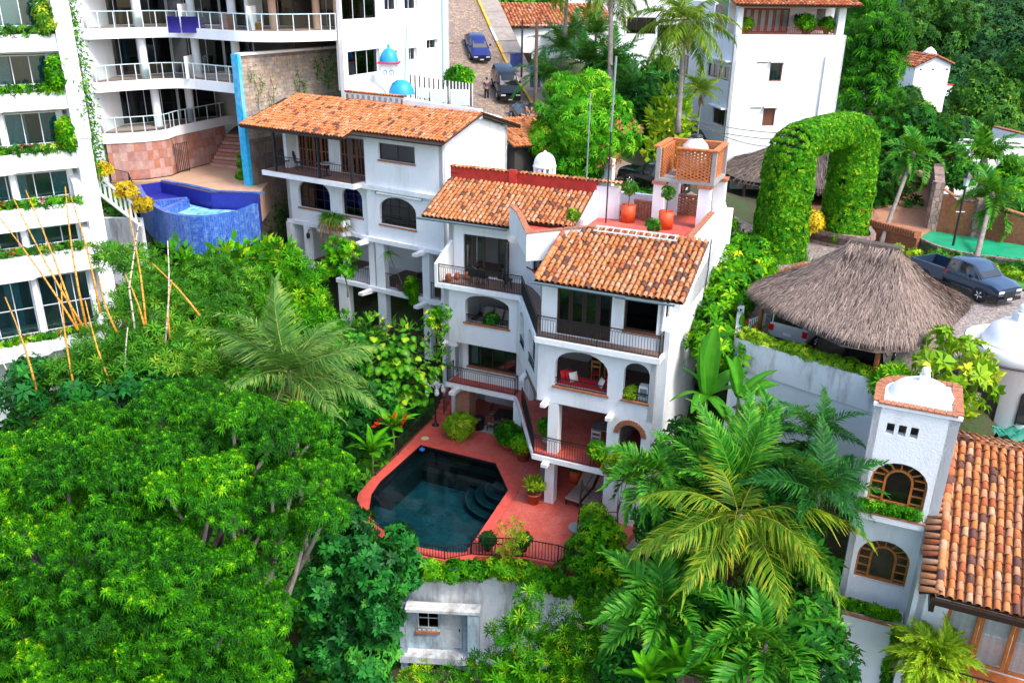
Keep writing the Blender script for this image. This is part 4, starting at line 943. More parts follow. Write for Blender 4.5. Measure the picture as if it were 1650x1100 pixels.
for i, (u, v, rz, lab) in enumerate(((-4.75, 5.95, 180, 'wooden patio chair at the rug edge, nearer the brick pillar'), (-3.9, 5.9, 170, 'wooden patio chair at the rug edge, nearer the white column'), (-5.1, 7.0, 90, 'wooden patio chair at the far end of the dark table'))):
    dchair(lab, mw(u, v), -TH + R(rz), CUSHION, CH, 'patio chairs')
# first-floor terrace: grey wooden table, pale chairs, potted plants, shelf with plants
z = 2.766; GREYW = M('grey_wood', (.20, .17, .16), .7, .4, 5, .3, 20)
dtable('weathered grey wooden table on the red terrace', mw(2.7, 2.6, z), -TH, 1.35, .85, GREYW)
dchair('pale wooden chair with round back in front of the grey terrace table', mw(2.45, 1.85, z), -TH + R(180), CUSHION, M('pale_wood', (.45, .4, .35), .7), 'terrace chairs')
dchair('pale wooden chair at the wall end of the grey terrace table', mw(3.1, 3.4, z), -TH, CUSHION, M('pale_wood', (.45, .4, .35), .7), 'terrace chairs')
potted('potted_shrub', 'green shrub in a glazed pot beside the terrace column', mw(.25, 1.2, z), .25, .4, M('glazed_pot', (.45, .45, .42), .3, .3), 'bowl', .42, 260, .17, LF_TREE, ph=.85)
potted('potted_shrub', 'yellow-green shrub spilling over the terrace railing near the arch', mw(3.0, .35, z), .22, .35, TERRACOTTA, 'taper', .42, 240, .18, LF_HEDGE, ph=.7)
o = thing('plant_shelf', 'dark shelf with trailing plants on the terrace back wall', 'shelf', mw(1.5, 4.9, z + 1.5), -TH); MB().box(-.2, 1.9, 0, .3, 0, .06).build('board', DARKWOOD, o); foliage('foliage', o, [((.3, .1, .12), (.3, .15, .2), 70), ((1.6, .1, .1), (.25, .15, .16), 50)], T_WHORL2, F_WHORL2, .14, LF_HEDGE)
# middle storey: red cushioned bench, wooden chairs, air cooler
z = 5.6; RED = M('red_fabric', (.55, .012, .02), .9, .15, 6, .2, 40); WHC = M('cream_fabric', (.72, .68, .6), .9, .1)
o = thing('window_bench', 'red cushioned bench inside the big arch', 'bench', mw(2.0, 1.2, z), -TH); MB().box(-1.15, 1.15, -.35, .4, 0, .4).build('base', DARKWOOD, o); MB().box(-1.15, 1.15, -.36, .42, .402, .62).build('cushion', RED, o)
def pillow(label, loc, m, rx, rz, s=.42):
    g = MB(); n = 6
    for sgn in (-1, 1):
        vs = [((i / n - .5) * s, (j / n - .5) * s, sgn * .09 * (1 - (2 * i / n - 1) ** 4) * (1 - (2 * j / n - 1) ** 4)) for i in range(n + 1) for j in range(n + 1)]
        fs = [(i * (n + 1) + j, (i + 1) * (n + 1) + j, (i + 1) * (n + 1) + j + 1, i * (n + 1) + j + 1) for i in range(n) for j in range(n)]
        g.add(vs, fs if sgn > 0 else [f[::-1] for f in fs])
    o = g.build('pillow', m, None, True, loc=loc); o.rotation_euler = (R(rx), 0, rz); return tag(o, label, 'pillow', 'pillows on the red bench')
pillow('red pillow at the window end of the red bench, outermost', mw(1.0, 1.15, z + .82), RED, 75, -TH + R(60)); pillow('red pillow leaning beside the outermost one on the red bench', mw(1.22, 1.2, z + .82), RED, 72, -TH + R(65)); pillow('white patterned pillow at the left end of the red bench', mw(1.45, 1.1, z + .82), WHC, 70, -TH + R(55))
pillow('white pillow at the right end of the red bench', mw(2.75, 1.05, z + .8), WHC, 68, -TH - R(50)); pillow('red pillow at the right end of the red bench', mw(2.98, 1.15, z + .82), RED, 72, -TH - R(60))
YW = M('honey_wood', (.42, .18, .04), .5, .3)
for u, lab in ((2.0, 'honey-coloured wooden chair behind the red bench, the one further from the small arch'), (2.62, 'honey-coloured wooden chair behind the red bench, the one nearer the small arch')): dchair(lab, mw(u, 2.7, z), -TH + R(180), RED, YW, 'wooden chairs in the arch room', 1.15)
dtable('dark dining table in the arch room', mw(2.2, 3.5, z), -TH, 1.5, .9, DARKWOOD)
o = thing('air_cooler', 'white portable air cooler standing in the small arch', 'air cooler', mw(4.72, .82, z + .35), -TH); MB().box(-.2, .2, -.18, .18, 0, .85).build('body', M('cooler_white', (.72, .72, .68), .4, .05), o); MB().box(-.15, .15, -.19, -.18, .42, .75).build('grille', M('cooler_grey', (.18, .19, .2), .4), o); MB().box(-.2, .2, -.2, -.181, .05, .3).build('front_panel', M('cooler_blue', (.3, .42, .5), .3), o)
MB().box(-.35, .35, -.25, .25, -.35, 0).build('stand', DARKWOOD, o)
potted('potted_shrub', 'yellow-green houseplant in the small arch beside the air cooler', mw(4.2, .75, z + .3), .15, .25, TERRACOTTA, 'taper', .28, 140, .17, LF_LIME)
# left wing: sofa behind the first arch window, plant, pots on the upper balcony
z = 5.6; o = thing('sofa', 'beige corner sofa with cushions behind the arched opening', 'sofa', mw(-4.6, 6.0, z), -TH); BEI = M('beige_fabric', (.36, .29, .24), .95, .12, 6, .3, 40)
MB().box(-1.15, 1.15, 0, .85, .12, .55).build('seat', BEI, o); MB().box(-1.15, 1.15, .86, 1.1, .12, 1.0).build('backrest', BEI, o); MB().box(.55, 1.15, -.75, -.01, .12, .55).build('chaise', BEI, o)
for i in range(3): MB().prism([(-.95 + i * .6, .45), (-.5 + i * .6, .45), (-.5 + i * .6, .8), (-.95 + i * .6, .8)], .56, [.62, .62, 1.1, 1.1]).build('back_cushion', M('beige_cushion', (.42, .36, .31), .95), o)
potted('potted_shrub', 'dark green plant on the sill in front of the sofa', mw(-4.5, 5.3, z + .55), .18, .3, TERRACOTTA, 'bowl', .32, 150, .2, LF_DARK)
z = 8.456
for k, (u, v, r_, lab) in enumerate(((-6.75, 4.95, .2, 'small clay pot lying on the upper balcony by the railing'), (-6.5, 5.4, .17, 'small clay pot in the middle of the balcony group'), (-6.0, 5.6, .2, 'brown upright pot near the balcony door'))):
    o = MB().lathe([(0, 0), (r_ * .7, 0), (r_, r_ * .9), (r_ * .7, r_ * 1.6), (r_ * .75, r_ * 1.8), (r_ * .55, r_ * 1.8), (r_ * .5, r_ * 1.5), (0, r_ * 1.4)], 14).build('clay_pot', TERRACOTTA, None, True, loc=mw(u, v, z)); tag(o, lab, 'pot', 'clay pots on the upper balcony')
def cafe_chair(label, u, v, rz):
    o = thing('chair', label, 'chair', mw(u, v, z), -TH + R(rz), 'iron chairs on the upper balcony'); MB().lathe([(0, .44), (.24, .44), (.24, .48), (0, .48)], 12).build('seat', BLACKIRON, o)
    for a in (45, 135, 225, 315): MB().tube([(.2 * math.cos(R(a)), .2 * math.sin(R(a)), .44), (.25 * math.cos(R(a)), .25 * math.sin(R(a)), 0)], .02, 5).build('leg', BLACKIRON, o)
    MB().tube([(-.22, .18, .46), (-.24, .24, .85), (0, .27, 1.0), (.24, .24, .85), (.22, .18, .46)], .025, 6).tube([(0, .22, .46), (0, .27, 1.0)], .02, 5).build('backrest', BLACKIRON, o)
    b = MB(); b.box(-.23, .23, .2, .26, .5, .9); b.build('back_panel', BLACKPL, o)
cafe_chair('black iron chair on the upper balcony, left of the pair of chairs', -5.4, 5.1, 190); cafe_chair('black iron chair on the upper balcony, beside the first black chair', -4.85, 5.05, 170)
cafe_chair('black chair at the right end of the upper balcony', -3.6, 5.2, 120)
# potted trees on the roof terrace
z = 11.5
potted('potted_tree', 'small tree in a bright orange pot on the roof terrace, left of the tower post', mw(1.15, 9.0, z), .36, .85, ORANGEPOT, 'tall', .36, 90, .15, LF_BIG, ph=1.7)
potted('potted_tree', 'small tree in a bright orange pot at the foot of the tower post', mw(3.15, 8.6, z), .36, .85, ORANGEPOT, 'tall', .34, 85, .15, LF_BIG, ph=1.75)
for u, v, lab in ((-.15, 4.6, 'thin shrub behind the parapet at the valley between the roofs'), (3.6, 4.5, 'sparse yellowish shrub behind the brick coping of the roof terrace')): potted('potted_shrub', lab, mw(u, v, z), .2, .3, TERRACOTTA, 'taper', .3, 90, .14, LF_BIG, ph=1.2)
# ------------------------------------------------------------------ ground, street, drive, forest hill
CTRL = np.array([(0, 12, -9), (-15, 12, -9), (10, 12, -7), (-22, 22, -7), (-8, 27, -6.2), (0, 28.5, -6), (5, 27, -4.5), (9, 24, -3.2), (12, 20, -2.5), (18, 16, -2), (24, 20, -1), (22, 28, 3),
    (-5, 33, -5.5), (0, 34, -4), (3, 37, -3), (-7, 40, -2.5), (1, 44, -2), (-2, 47, -1.5), (-10, 42, -2.5), (-15, 40, -2.5), (-22, 36, -2.5), (-28, 34, -2), (-12, 50, 2), (-18, 47, 3), (-20, 51, 8.2), (-28, 54, 8.5), (-6, 53, 5), (-2, 56, 9), (-40, 50, 6), (-40, 80, 14), (-25, 66, 10), (-16, 62, 9.8),
    (7.5, 34, -1.5), (9, 31, -1.2), (11, 27.5, -.8), (8, 42, 2.5), (9.5, 40, 5), (13, 37.5, 7.6), (16, 34, 7.6), (14, 33, 7.6), (20, 38, 7.6), (18, 31, 7.5), (24, 42, 7.6), (20, 48, 7.6), (16, 52, 7.6), (12, 48, 7.4), (12, 55, 8.2), (8.3, 55, 9.6), (3, 61, 10.7), (-.5, 67, 12.0), (-2.5, 74, 13.9), (-5, 80, 16.7), (-8, 92, 21.4), (-12, 110, 27), (6, 68, 12.5), (10, 62, 10.5), (16, 66, 8.0), (22, 62, 7.8), (4, 82, 16), (12, 80, 11), (20, 74, 7.8), (30, 74, 4), (28, 50, 7.8), (26, 55, 8.2), (32, 56, 8), (34, 46, 7), (40, 40, 5), (30, 36, 6.5), (34, 66, 3), (44, 60, -1), (50, 80, -8), (60, 110, -12), (75, 90, -14), (30, 100, 3), (10, 110, 14), (60, 60, -6)], float)
def ground_z(x, y):
    d2 = (CTRL[:, 0] - x) ** 2 + (CTRL[:, 1] - y) ** 2 + .3; w_ = d2 ** -1.7; return float((w_ * CTRL[:, 2]).sum() / w_.sum())
def groundmat():
    m, n, l, p = _new('hillside_soil'); v = _pos(n, l)
    c = _ramp(n, l, _noise(n, l, v, .5, 8, .7), [(.3, (.03, .025, .015)), (.5, (.05, .05, .018)), (.62, (.03, .07, .012)), (.8, (.09, .06, .04))])
    l.new(c, p.inputs['Base Color']); p.inputs['Roughness'].default_value = .95; _bump(n, l, _noise(n, l, v, 4, 6), p, .8, .15); return m
gx = np.arange(-70, 90.1, 1.6); gy = np.arange(4, 150, 1.6); XX, YY = np.meshgrid(gx, gy); ZZ = np.vectorize(ground_z)(XX, YY)
nx_, ny_ = len(gx), len(gy); Vg = np.stack([XX.ravel(), YY.ravel(), ZZ.ravel()], 1); idx = np.arange(nx_ * ny_).reshape(ny_, nx_)
Fg = np.stack([idx[:-1, :-1].ravel(), idx[:-1, 1:].ravel(), idx[1:, 1:].ravel(), idx[1:, :-1].ravel()], 1)
np_mesh('ground', Vg, Fg, groundmat(), smooth=True, kind='structure')
def stonemat(name, c1, c2, c3, grout, scale=5, bump=.6):
    m, n, l, p = _new(name); v = _pos(n, l)
    vo = n.new('ShaderNodeTexVoronoi'); vo.inputs['Scale'].default_value = scale; l.new(v, vo.inputs['Vector'])
    ve = n.new('ShaderNodeTexVoronoi'); ve.feature = 'DISTANCE_TO_EDGE'; ve.inputs['Scale'].default_value = scale; l.new(v, ve.inputs['Vector'])
    sp = n.new('ShaderNodeSeparateColor'); l.new(vo.outputs['Color'], sp.inputs[0])
    col = _ramp(n, l, sp.outputs[0], [(0, c1), (.4, c2), (.7, c3), (1, mul(c1, .6))])
    e = _ramp(n, l, ve.outputs['Distance'], [(.0, (0, 0, 0)), (.09, (1, 1, 1))])
    l.new(_mix(n, l, e, grout, col), p.inputs['Base Color']); p.inputs['Roughness'].default_value = .8; _bump(n, l, e, p, bump, .03); return m
COBBLE = stonemat('cobbles', (.30, .20, .14), (.20, .16, .15), (.42, .30, .19), (.10, .07, .05), 5.5)
COBBLE2 = stonemat('drive_cobbles', (.33, .27, .23), (.24, .20, .19), (.40, .33, .28), (.10, .08, .07), 6)
STONE = stonemat('rubble_stone', (.34, .22, .18), (.26, .17, .15), (.42, .30, .25), (.16, .10, .08), 2.6)
def ribbon(name, pts, m, kind='structure', th=.3):
    """pts: (x, y, z, half-width left, half-width right)"""
    V = []; k = len(pts)
    P = [Vector(q[:3]) for q in pts]; sub = []
    for i in range(k - 1):
        for t in np.linspace(0, 1, 5)[:-1]:
            a, b, c, d = P[max(0, i - 1)], P[i], P[i + 1], P[min(k - 1, i + 2)]
            q = .5 * ((2 * b) + (c - a) * t + (2 * a - 5 * b + 4 * c - d) * t * t + (3 * b - a - 3 * c + d) * t ** 3)
            sub.append((q, pts[i][3] + (pts[i + 1][3] - pts[i][3]) * t, pts[i][4] + (pts[i + 1][4] - pts[i][4]) * t))
    sub.append((P[-1], pts[-1][3], pts[-1][4])); mb = MB(); vs = []
    for i, (q, a, b) in enumerate(sub):
        d = (sub[min(i + 1, len(sub) - 1)][0] - sub[max(0, i - 1)][0]); d.z = 0; d.normalize(); n2 = Vector((-d.y, d.x, 0)); vs += [q + n2 * a, q - n2 * b, q + n2 * a - Vector((0, 0, th)), q - n2 * b - Vector((0, 0, th))]
    fs = []
    for i in range(len(sub) - 1):
        o = 4 * i; fs += [(o, o + 1, o + 5, o + 4), (o + 1, o + 3, o + 7, o + 5), (o + 2, o, o + 4, o + 6)]
    mb.add(vs, fs); return mb.build(name, m, None, True, kind), sub
street, ssub = ribbon('cobbled_street', [(13.5, 50, 8.12, 3, 3.5), (11, 52.5, 9.0, 3.2, 3.5), (8.3, 55.5, 10.1, 3.5, 3.2), (3.5, 61, 11.4, 3.5, 3.2), (-.4, 67, 12.75, 3.8, 2.7), (-2.2, 74, 14.6, 4.2, 2.4), (-4.4, 80, 17.4, 4.5, 2.7), (-7.6, 92, 22.2, 5, 3), (-11, 108, 28, 5, 3)], COBBLE)
PAVE = M('pavement_slab', (.30, .25, .21), .9, .25, 2, .3, 20)
mb = MB()      # kerb and raised pavement on the right of the street, painted yellow in places
kp = [(q - Vector((0, 0, 0)), b) for q, a, b in ssub]
for i in range(13, len(kp) - 1):
    (q0, b0), (q1, b1) = kp[i], kp[i + 1]; d = (q1 - q0); d.z = 0; d.normalize(); n2 = Vector((d.y, -d.x, 0)); vs = []
    for q, b in ((q0, b0), (q1, b1)):
        vs += [q + n2 * b, q + n2 * b + Vector((0, 0, .14)), q + n2 * (b + .22) + Vector((0, 0, .14)), q + n2 * (b + 2.0) + Vector((0, 0, .15))]
    mb.add(vs, [(0, 4, 5, 1)[::-1], (1, 5, 6, 2)[::-1]], 1 if i % 4 else 2); mb.add([vs[2], vs[3], vs[7], vs[6]], [(0, 1, 2, 3)], 0)
mb.build('pavement', [PAVE, M('yellow_kerb', (.62, .36, .03), .8, .2), M('white_kerb', (.6, .6, .58), .8, .2)], kind='structure')
MB().prism([(10.2, 36.5), (13.2, 31.2), (15, 29.5), (19, 30.5), (24, 36), (27.5, 40.2), (25.5, 44.2), (22.5, 47), (20.4, 49.3), (17.5, 53), (12.5, 54), (10.8, 50.5), (13, 45), (12, 40)], 7.3, 8.0).build('driveway', COBBLE2, kind='structure')
LAWN = M('lawn', (.06, .22, .015), .9, .4, 3, .6, 40)
MB().prism([(27.7, 40.0), (31, 43), (30, 46.5), (26.5, 45.2), (25.8, 44.3)], 7.6, 8.03).build('lawn', LAWN, kind='structure')
# distant forested hill -----------------------------------------------------
def hill_z(x, y):
    t = max(0, (y - 150) / 330); return -26 + 58 * t ** .9 + 9 * math.sin(x * .03 + 1) * t + 5 * math.sin(y * .035 + x * .02) + (x - 150) * .03
hx = np.arange(20, 500.1, 10); hy = np.arange(92, 640, 10); XX, YY = np.meshgrid(hx, hy); ZZ = np.vectorize(hill_z)(XX, YY); n0, n1 = XX.shape; idx = np.arange(n0 * n1).reshape(n0, n1)
np_mesh('hill', np.stack([XX.ravel(), YY.ravel(), ZZ.ravel()], 1), np.stack([idx[:-1, :-1].ravel(), idx[:-1, 1:].ravel(), idx[1:, 1:].ravel(), idx[1:, :-1].ravel()], 1), M('hill_undergrowth', (.012, .04, .015), 1, .4, .1, 0), smooth=True, kind='structure')
Pf, Nf, Sf, Rf = [], [], [], []
for i in range(1900):
    y = 150 + 400 * RNG.random() ** 1.1; x = y * RNG.uniform(.36, .68)
    r = RNG.uniform(3.0, 5.6); c = (x, y, hill_z(x, y) + r * .9); n = 64 if y < 260 else 40
    p_, n_ = blob(c, (r, r, r * .9), n, .4, .25, 6, top=-.1); Pf.append(p_); Nf.append(n_); Sf.append(np.full(n, r * .36) * RNG.uniform(.7, 1.3, n)); Rf.append(np.clip(RNG.normal(RNG.uniform(.15, .85), .15, n), 0, 1))
T_FOR, F_FOR = whorl(4, 1.0, .26, .5, 21, 1.15)
scatter('forest', T_FOR, F_FOR, np.concatenate(Pf), np.concatenate(Nf), np.concatenate(Sf), LF_FOREST, rnd=np.concatenate(Rf), roll=RNG.uniform(0, 6.28, sum(map(len, Pf))), kind='stuff')
# ------------------------------------------------------------------ the orange-roofed house on the left
LT = R(31); LA = Vector((-3.874, 46.775, 0)); _ld = Vector((math.cos(LT), -math.sin(LT), 0)); _ln = Vector((math.sin(LT), math.cos(LT), 0))
def lw(u, v, z=0): return LA + _ld * u + _ln * v + Vector((0, 0, z))
lh = thing('tiled_house', 'white house with orange tiled roof and arched windows beside the block wall', 'house', LA, -LT)
g = MB()
g.wall((-5.45, 0), (0, 0), 11.3, 14.6, .25, [(1.05, 3.6, 13.05, 13.98, 0)])
g.wall((-5.45, .02), (0, .02), 8.3, 11.3, .25, [(.92, 3.55, 9.32, 11.0, .75)])
g.wall((0, 0), (0, 6.6), -1, 14.3, .25)
g.prism([(-.24, .4), (0, .4), (0, 3.2), (-.24, 3.2)], 14.3, [14.5, 14.5, 15.35, 15.35]); g.prism([(-.24, 3.2), (0, 3.2), (0, 6.6), (-.24, 6.6)], 14.3, [15.35, 15.35, 14.4, 14.4])
g.wall((0, 6.6), (-12.2, 6.6), -1, 14.6, .25); g.wall((-12.2, 6.6), (-12.2, .42), 2, 14.4, .25)
g.wall((-12.2, 1.3), (-5.45, 1.3), 11.62, 14.4, .22, [(.35, 2.85, 11.63, 13.8, 0), (3.75, 5.65, 11.63, 13.75, 0)])
g.wall((-5.45, 1.3), (-5.45, .01), 11.62, 14.4, .2)
g.wall((-12.2, .42), (-5.45, .42), 8.4, 11.32, .25, [(.93, 3.52, 9.32, 11.12, .8), (4.47, 6.05, 9.32, 11.05, .6)])
g.wall((-12.2, 3.6), (0, 3.6), 5.3, 8.2, .2); g.wall((-12.2, 4.6), (0, 4.6), 1.5, 5.1, .2)
for (u0, u1, v, z0, z1) in ((-12.2, -11.9, .1, 5.35, 8.3), (-10.75, -10.45, .1, 5.35, 8.3), (-7.8, -7.45, .0, 5.35, 8.3), (-5.5, -5.1, 0, 5.35, 8.3), (-4.95, -4.35, 0, 1.5, 8.3), (-1.55, -1.05, 0, 1.5, 8.3), (-8.1, -7.3, 0, 1.5, 5.1), (-.45, -.02, .3, 1.5, 8.3)): g.box(u0, u1, v, v + .45, z0, z1)
g.build('wall', WHITE, lh)
for (u0, u1, v0, z) in ((-5.7, .3, -.18, 11.28), (-5.9, .25, -.2, 8.2), (-5.6, .3, -.12, 5.1), (-8.15, -5.6, -.1, 5.12)):
    MB().box(u0, u1, v0, 4.55, z, z + .26).build('ledge', WHITE, lh)
MB().prism([(-12.3, .3), (-9.6, .3), (-9.3, -.25), (-7.2, -.25), (-6.9, .1), (-5.95, .1), (-5.95, 4.4), (-12.3, 4.4)], 8.18, 8.42).build('ledge', WHITE, lh)
MB().box(-12.9, -5.62, -.85, 1.28, 11.32, 11.6).build('balcony_slab', WHITE, lh); MB().box(-12.75, -5.75, -.75, 1.28, 11.602, 11.62).build('balcony_floor', M('pink_floor', (.30, .15, .12), .8, .2), lh)
MB().box(-12, -.2, .5, 4.5, 5.36, 5.375).build('middle_floor', M('brown_floor', (.16, .09, .06), .7, .3), lh)
for u in (-5.6, -1.5):
    for z in (8.0, 4.9): MB().prism([(u, -1.0), (u + .32, -1.0), (u + .32, .3), (u, .3)], [z + .12, z + .12, z, z], z + .28).build('beam_end', WHITE, lh)
MB().wall((-.3, 3.0), (-12, 3.0), 8.5, 11.2, .1).wall((-.3, 3.2), (-12, 3.2), 11.65, 14.3, .1).build('room_wall', INTERIOR, lh)
# openings
window(lh, (-5.45, 0), (0, 0), 1.05, 3.6, 13.05, 13.98, 2, 1, BLACKIRON, GLASSD, .12, .04, sill=BRICKTRIM)
window(lh, (-5.45, .02), (0, .02), .92, 3.55, 9.32, 11.0, 4, 3, BLACKIRON, GLASS, .18, .045, .75, sill=BRICKTRIM)
window(lh, (-12.2, .42), (-5.45, .42), .93, 3.52, 9.32, 11.12, 4, 3, BLACKIRON, GLASSD, .18, .045, .8, sill=BRICKTRIM)
window(lh, (-12.2, .42), (-5.45, .42), 4.47, 6.05, 9.32, 11.05, 2, 4, BLACKIRON, GLASSD, .18, .045, .6, sill=BRICKTRIM)
D0, D1 = (-12.2, 1.3), (-5.45, 1.3)
for a0, n in ((.35, 4), (3.75, 3)):
    for i in range(n):
        window(lh, D0, D1, a0 + i * .62, a0 + i * .62 + .61, 11.63, 13.78, 2, 2, BROWNWOOD, glassmat('curtained_glass', (.5, .62, .68)), .06, .09, name='wooden_door', curtain=((.15, .85),) if i % 2 else None)
railing(lh, [(-12.7, 1.2, 11.62), (-12.7, -.72, 11.62), (-5.8, -.72, 11.62), (-5.8, 1.2, 11.62)], .95, .13, False)
for u in (-11.8, -8.3, -5.8): MB().box(u - .06, u + .06, -.78, -.66, 11.62, 14.15).build('veranda_post', BLACKIRON, lh)
railing(lh, [(-4.35, .1, 5.38), (-1.6, .1, 5.38)], .95, .14, False); railing(lh, [(-7.4, .1, 5.38), (-5.5, .1, 5.38)], .95, .14, False); railing(lh, [(-11.9, .15, 5.38), (-10.75, .15, 5.38)], .95, .14, False, m=STEEL); railing(lh, [(-1.05, .15, 5.38), (-.45, .15, 5.38)], .95, .14, False)
railing(lh, [(-4.5, .1, 9.33), (-1.9, .1, 9.33)], .35, .14, False, posts=False)
# roof
sl = .30; wtl = (40, 26, 16, 7, 6, 5); nrm = math.sqrt(1 + sl * sl)
lroof = tile_roof(lh, 'roof', (-14.0, -1.35, 14.25), (1, 0, 0), (0, 1, sl), 14.5, 4.75, .235, .31, keep=lambda a, b: (b > .85 or a < 8.1) and (a > .0 + .12 * b), wts=wtl)
tile_roof(lh, 'rear_roof_slope', (.45, 7.4, 14.35), (-1, 0, 0), (0, -1, .3), 9.0, 4.3, .235, .31, indiv=60, wts=wtl)
MB().bar((.42, -.45, 14.5), (.42, 3.2, 15.62), .06, .16).bar((.42, 3.2, 15.62), (.42, 7.4, 14.42), .06, .16).build('barge_board', DARKWOOD, lh)
MB().box(-13.9, -5.95, -1.32, -1.24, 14.1, 14.24).build('eave_beam', DARKWOOD, lh)
MB().bar((-9.5, 3.35, 15.6), (-5.0, 3.35, 15.6), .2, .9).build('parapet', WHITE2, lh)
for i in range(11): MB().box(-9.4 + i * .42, -9.4 + i * .42 + .14, 3.18, 3.3, 15.72, 15.95).build('merlon_slot', BRICKTRIM if i in (0, 10) else CONCRETE, lh)
cc = MB().box(-9.5, -5.0, 3.2, 3.5, 16.05, 16.09).build('parapet_cap', PAN, lh); cross_tiles(cc, (-9.5, 3.35, 16.09), (-5.0, 3.35, 16.09), .42)
MB().prism([(-5.0, 3.1), (.3, 3.1), (.3, 3.5), (-5.0, 3.5)], 15.3, [15.98, 15.8, 15.8, 15.98]).build('ridge_mortar', WHITE2, lh)
MB().prism([(-6.5, 3.5), (-.3, 3.5), (-.3, 6.5), (-6.5, 6.5)], 14.3, [15.75, 15.75, 15.0, 15.0]).build('white_roof_ridge', WHITE2, lh)
# porch roof behind, on the street side
tile_roof(lh, 'porch_roof', (.35, 6.9, 13.2), (.35, 1, -.05), (-1, .35, .42), 6.2, 3.4, .235, .31, indiv=100, wts=wtl)
MB().box(-1.5, .2, 7.2, 12.5, 10, 12.9).build('porch_room', INTDARK, lh)
MB().wall((.3, 11.5), (2.9, 14.5), 9.5, 13.0, .2).wall((1.9, 12.4), (5.4, 10.0), 9, 12.6, .2).build('garden_wall', WHITE2, lh)
MB().tube([(1.5, 8.4, 9.5), (1.5, 8.4, 13.1)], .09, 8).build('red_post', REDPAINT, lh)
# things on the veranda and terraces
z = 11.621
def lchair(label, u, v, rz):
    o = thing('iron_chair', label, 'chair', lw(u, v, z), -LT + R(rz), 'iron chairs on the left veranda'); MB().lathe([(0, .42), (.25, .42), (.25, .46), (0, .46)], 10).build('seat', BLACKIRON, o)
    for a in (45, 135, 225, 315): MB().tube([(.2 * math.cos(R(a)), .2 * math.sin(R(a)), .42), (.24 * math.cos(R(a)), .24 * math.sin(R(a)), 0)], .02, 5).build('leg', BLACKIRON, o)
    b = MB(); b.tube([(-.26, .2, .46), (-.3, .26, .9), (-.18, .28, 1.1), (.18, .28, 1.1), (.3, .26, .9), (.26, .2, .46)], .03, 6)
    for x in (-.12, 0, .12): b.tube([(x, .22, .46), (x, .28, 1.08)], .015, 5)
    b.build('backrest', BLACKIRON, o)
lchair('black iron chair with round back at the far end of the left veranda', -11.1, .5, 150); lchair('dark low chair in the corner of the left veranda', -12.1, .4, 110)
o = thing('side_table', 'small iron table with glass top on the left veranda', 'table', lw(-8.5, .1, z), -LT); MB().lathe([(0, 0), (.28, 0), (.06, .06), (.04, .7), (0, .7)], 12).build('base', BLACKIRON, o, True); MB().box(-.4, .4, -.4, .4, .71, .735).build('table_top', M('frosted_top', (.6, .65, .66), .2), o)
z = 5.38
o = thing('cushion_sofa', 'dark garden sofa piled with white cushions on the middle terrace', 'sofa', lw(-2.6, 2.3, z), -LT); MB().box(-1.1, 1.1, 0, .8, .15, .45).build('seat', DARKWOOD, o); MB().box(-1.1, 1.1, .81, .95, .15, 1.0).build('backrest', DARKWOOD, o)
for i in range(5): MB().tube([(-.95 + i * .45, .1, .6), (-.75 + i * .45, .55, 1.0)], [.17, .15], 8).build('cushion', CURTAIN, o, True)
o = potted('ponytail_palm', 'small tufted palm with thin leaning stem on the middle terrace', lw(-3.3, .35, z), .4, .42, M('brown_bowl', (.12, .08, .06), .6), 'bowl', .05, 8, .05, LF_PALM, stem=False); MB().tube([(0, 0, .35), (-.25, 0, 1.0), (-.55, 0, 1.75), (-.7, 0, 2.2)], [.07, .04, .035, .03], 6).build('stem', TRUNK, o)
Ts, Fs = straps(60, .75, .018, .8, 12, 4, (10, 75)); scatter_var('leaves', Ts, Fs, [(-.7, 0, 2.2)], [(0, 0, 1)], [1.0], LF_PALM, o)
tree('trailing_plant', 'leafy green plant trailing over the middle terrace railing', lw(-2.2, .0, z + .3), [(lw(-2.35, -.05, z + .5), (.4, .35, .55), 220), (lw(-2.1, -.15, z - .2), (.25, .25, .4), 90)], T_WHORL2, F_WHORL2, .2, LF_TREE, tr=.04, cat='potted plant', limbs=False)
o = thing('planter_grass', 'spiky planter with dry hanging leaves under the left arched window', 'planter', lw(-8.1, -.25, 9.1), -LT)
MB().box(-.9, 1.1, -.15, .5, -.3, .05).build('box', WHITE, o); Ts, Fs = straps(90, .9, .03, .55, 13, 4, (-10, 75)); scatter_var('leaves', Ts, Fs, [(-.5, .1, .1), (.1, .1, .1), (.7, .1, .1)], [(0, 0, 1)] * 3, [.85, 1, .9], LF_PALM, o)
Ts, Fs = straps(70, 1.2, .03, 1.3, 14, 4, (0, 30)); scatter_var('dry_leaves', Ts, Fs, [(-.2, -.1, .1), (.5, -.1, .1)], [(0, -.4, 1)] * 2, [.9, .8], LF_BROWN, o)
o = thing('rolled_blind', 'rolled white sun blind above the right arched window', 'blind', lw(-4.6, -.1, 11.15), -LT); MB().tube([(0, 0, 0), (3.2, 0, 0)], .07, 8).build('roll', CURTAIN, o); MB().box(-.05, 0, -.06, .1, -.06, .1).build('bracket', BLACKIRON, o)
o = thing('wall_lantern', 'black wall lantern under the left arch', 'lantern', lw(-10.3, .0, 7.5), -LT); MB().lathe([(0, 0), (.1, .05), (.12, .3), (.02, .4), (0, .42)], 8).build('lamp', BLACKIRON, o); MB().tube([(0, 0, .4), (0, .1, .55), (0, .3, .5)], .025, 5).build('bracket', BLACKIRON, o)
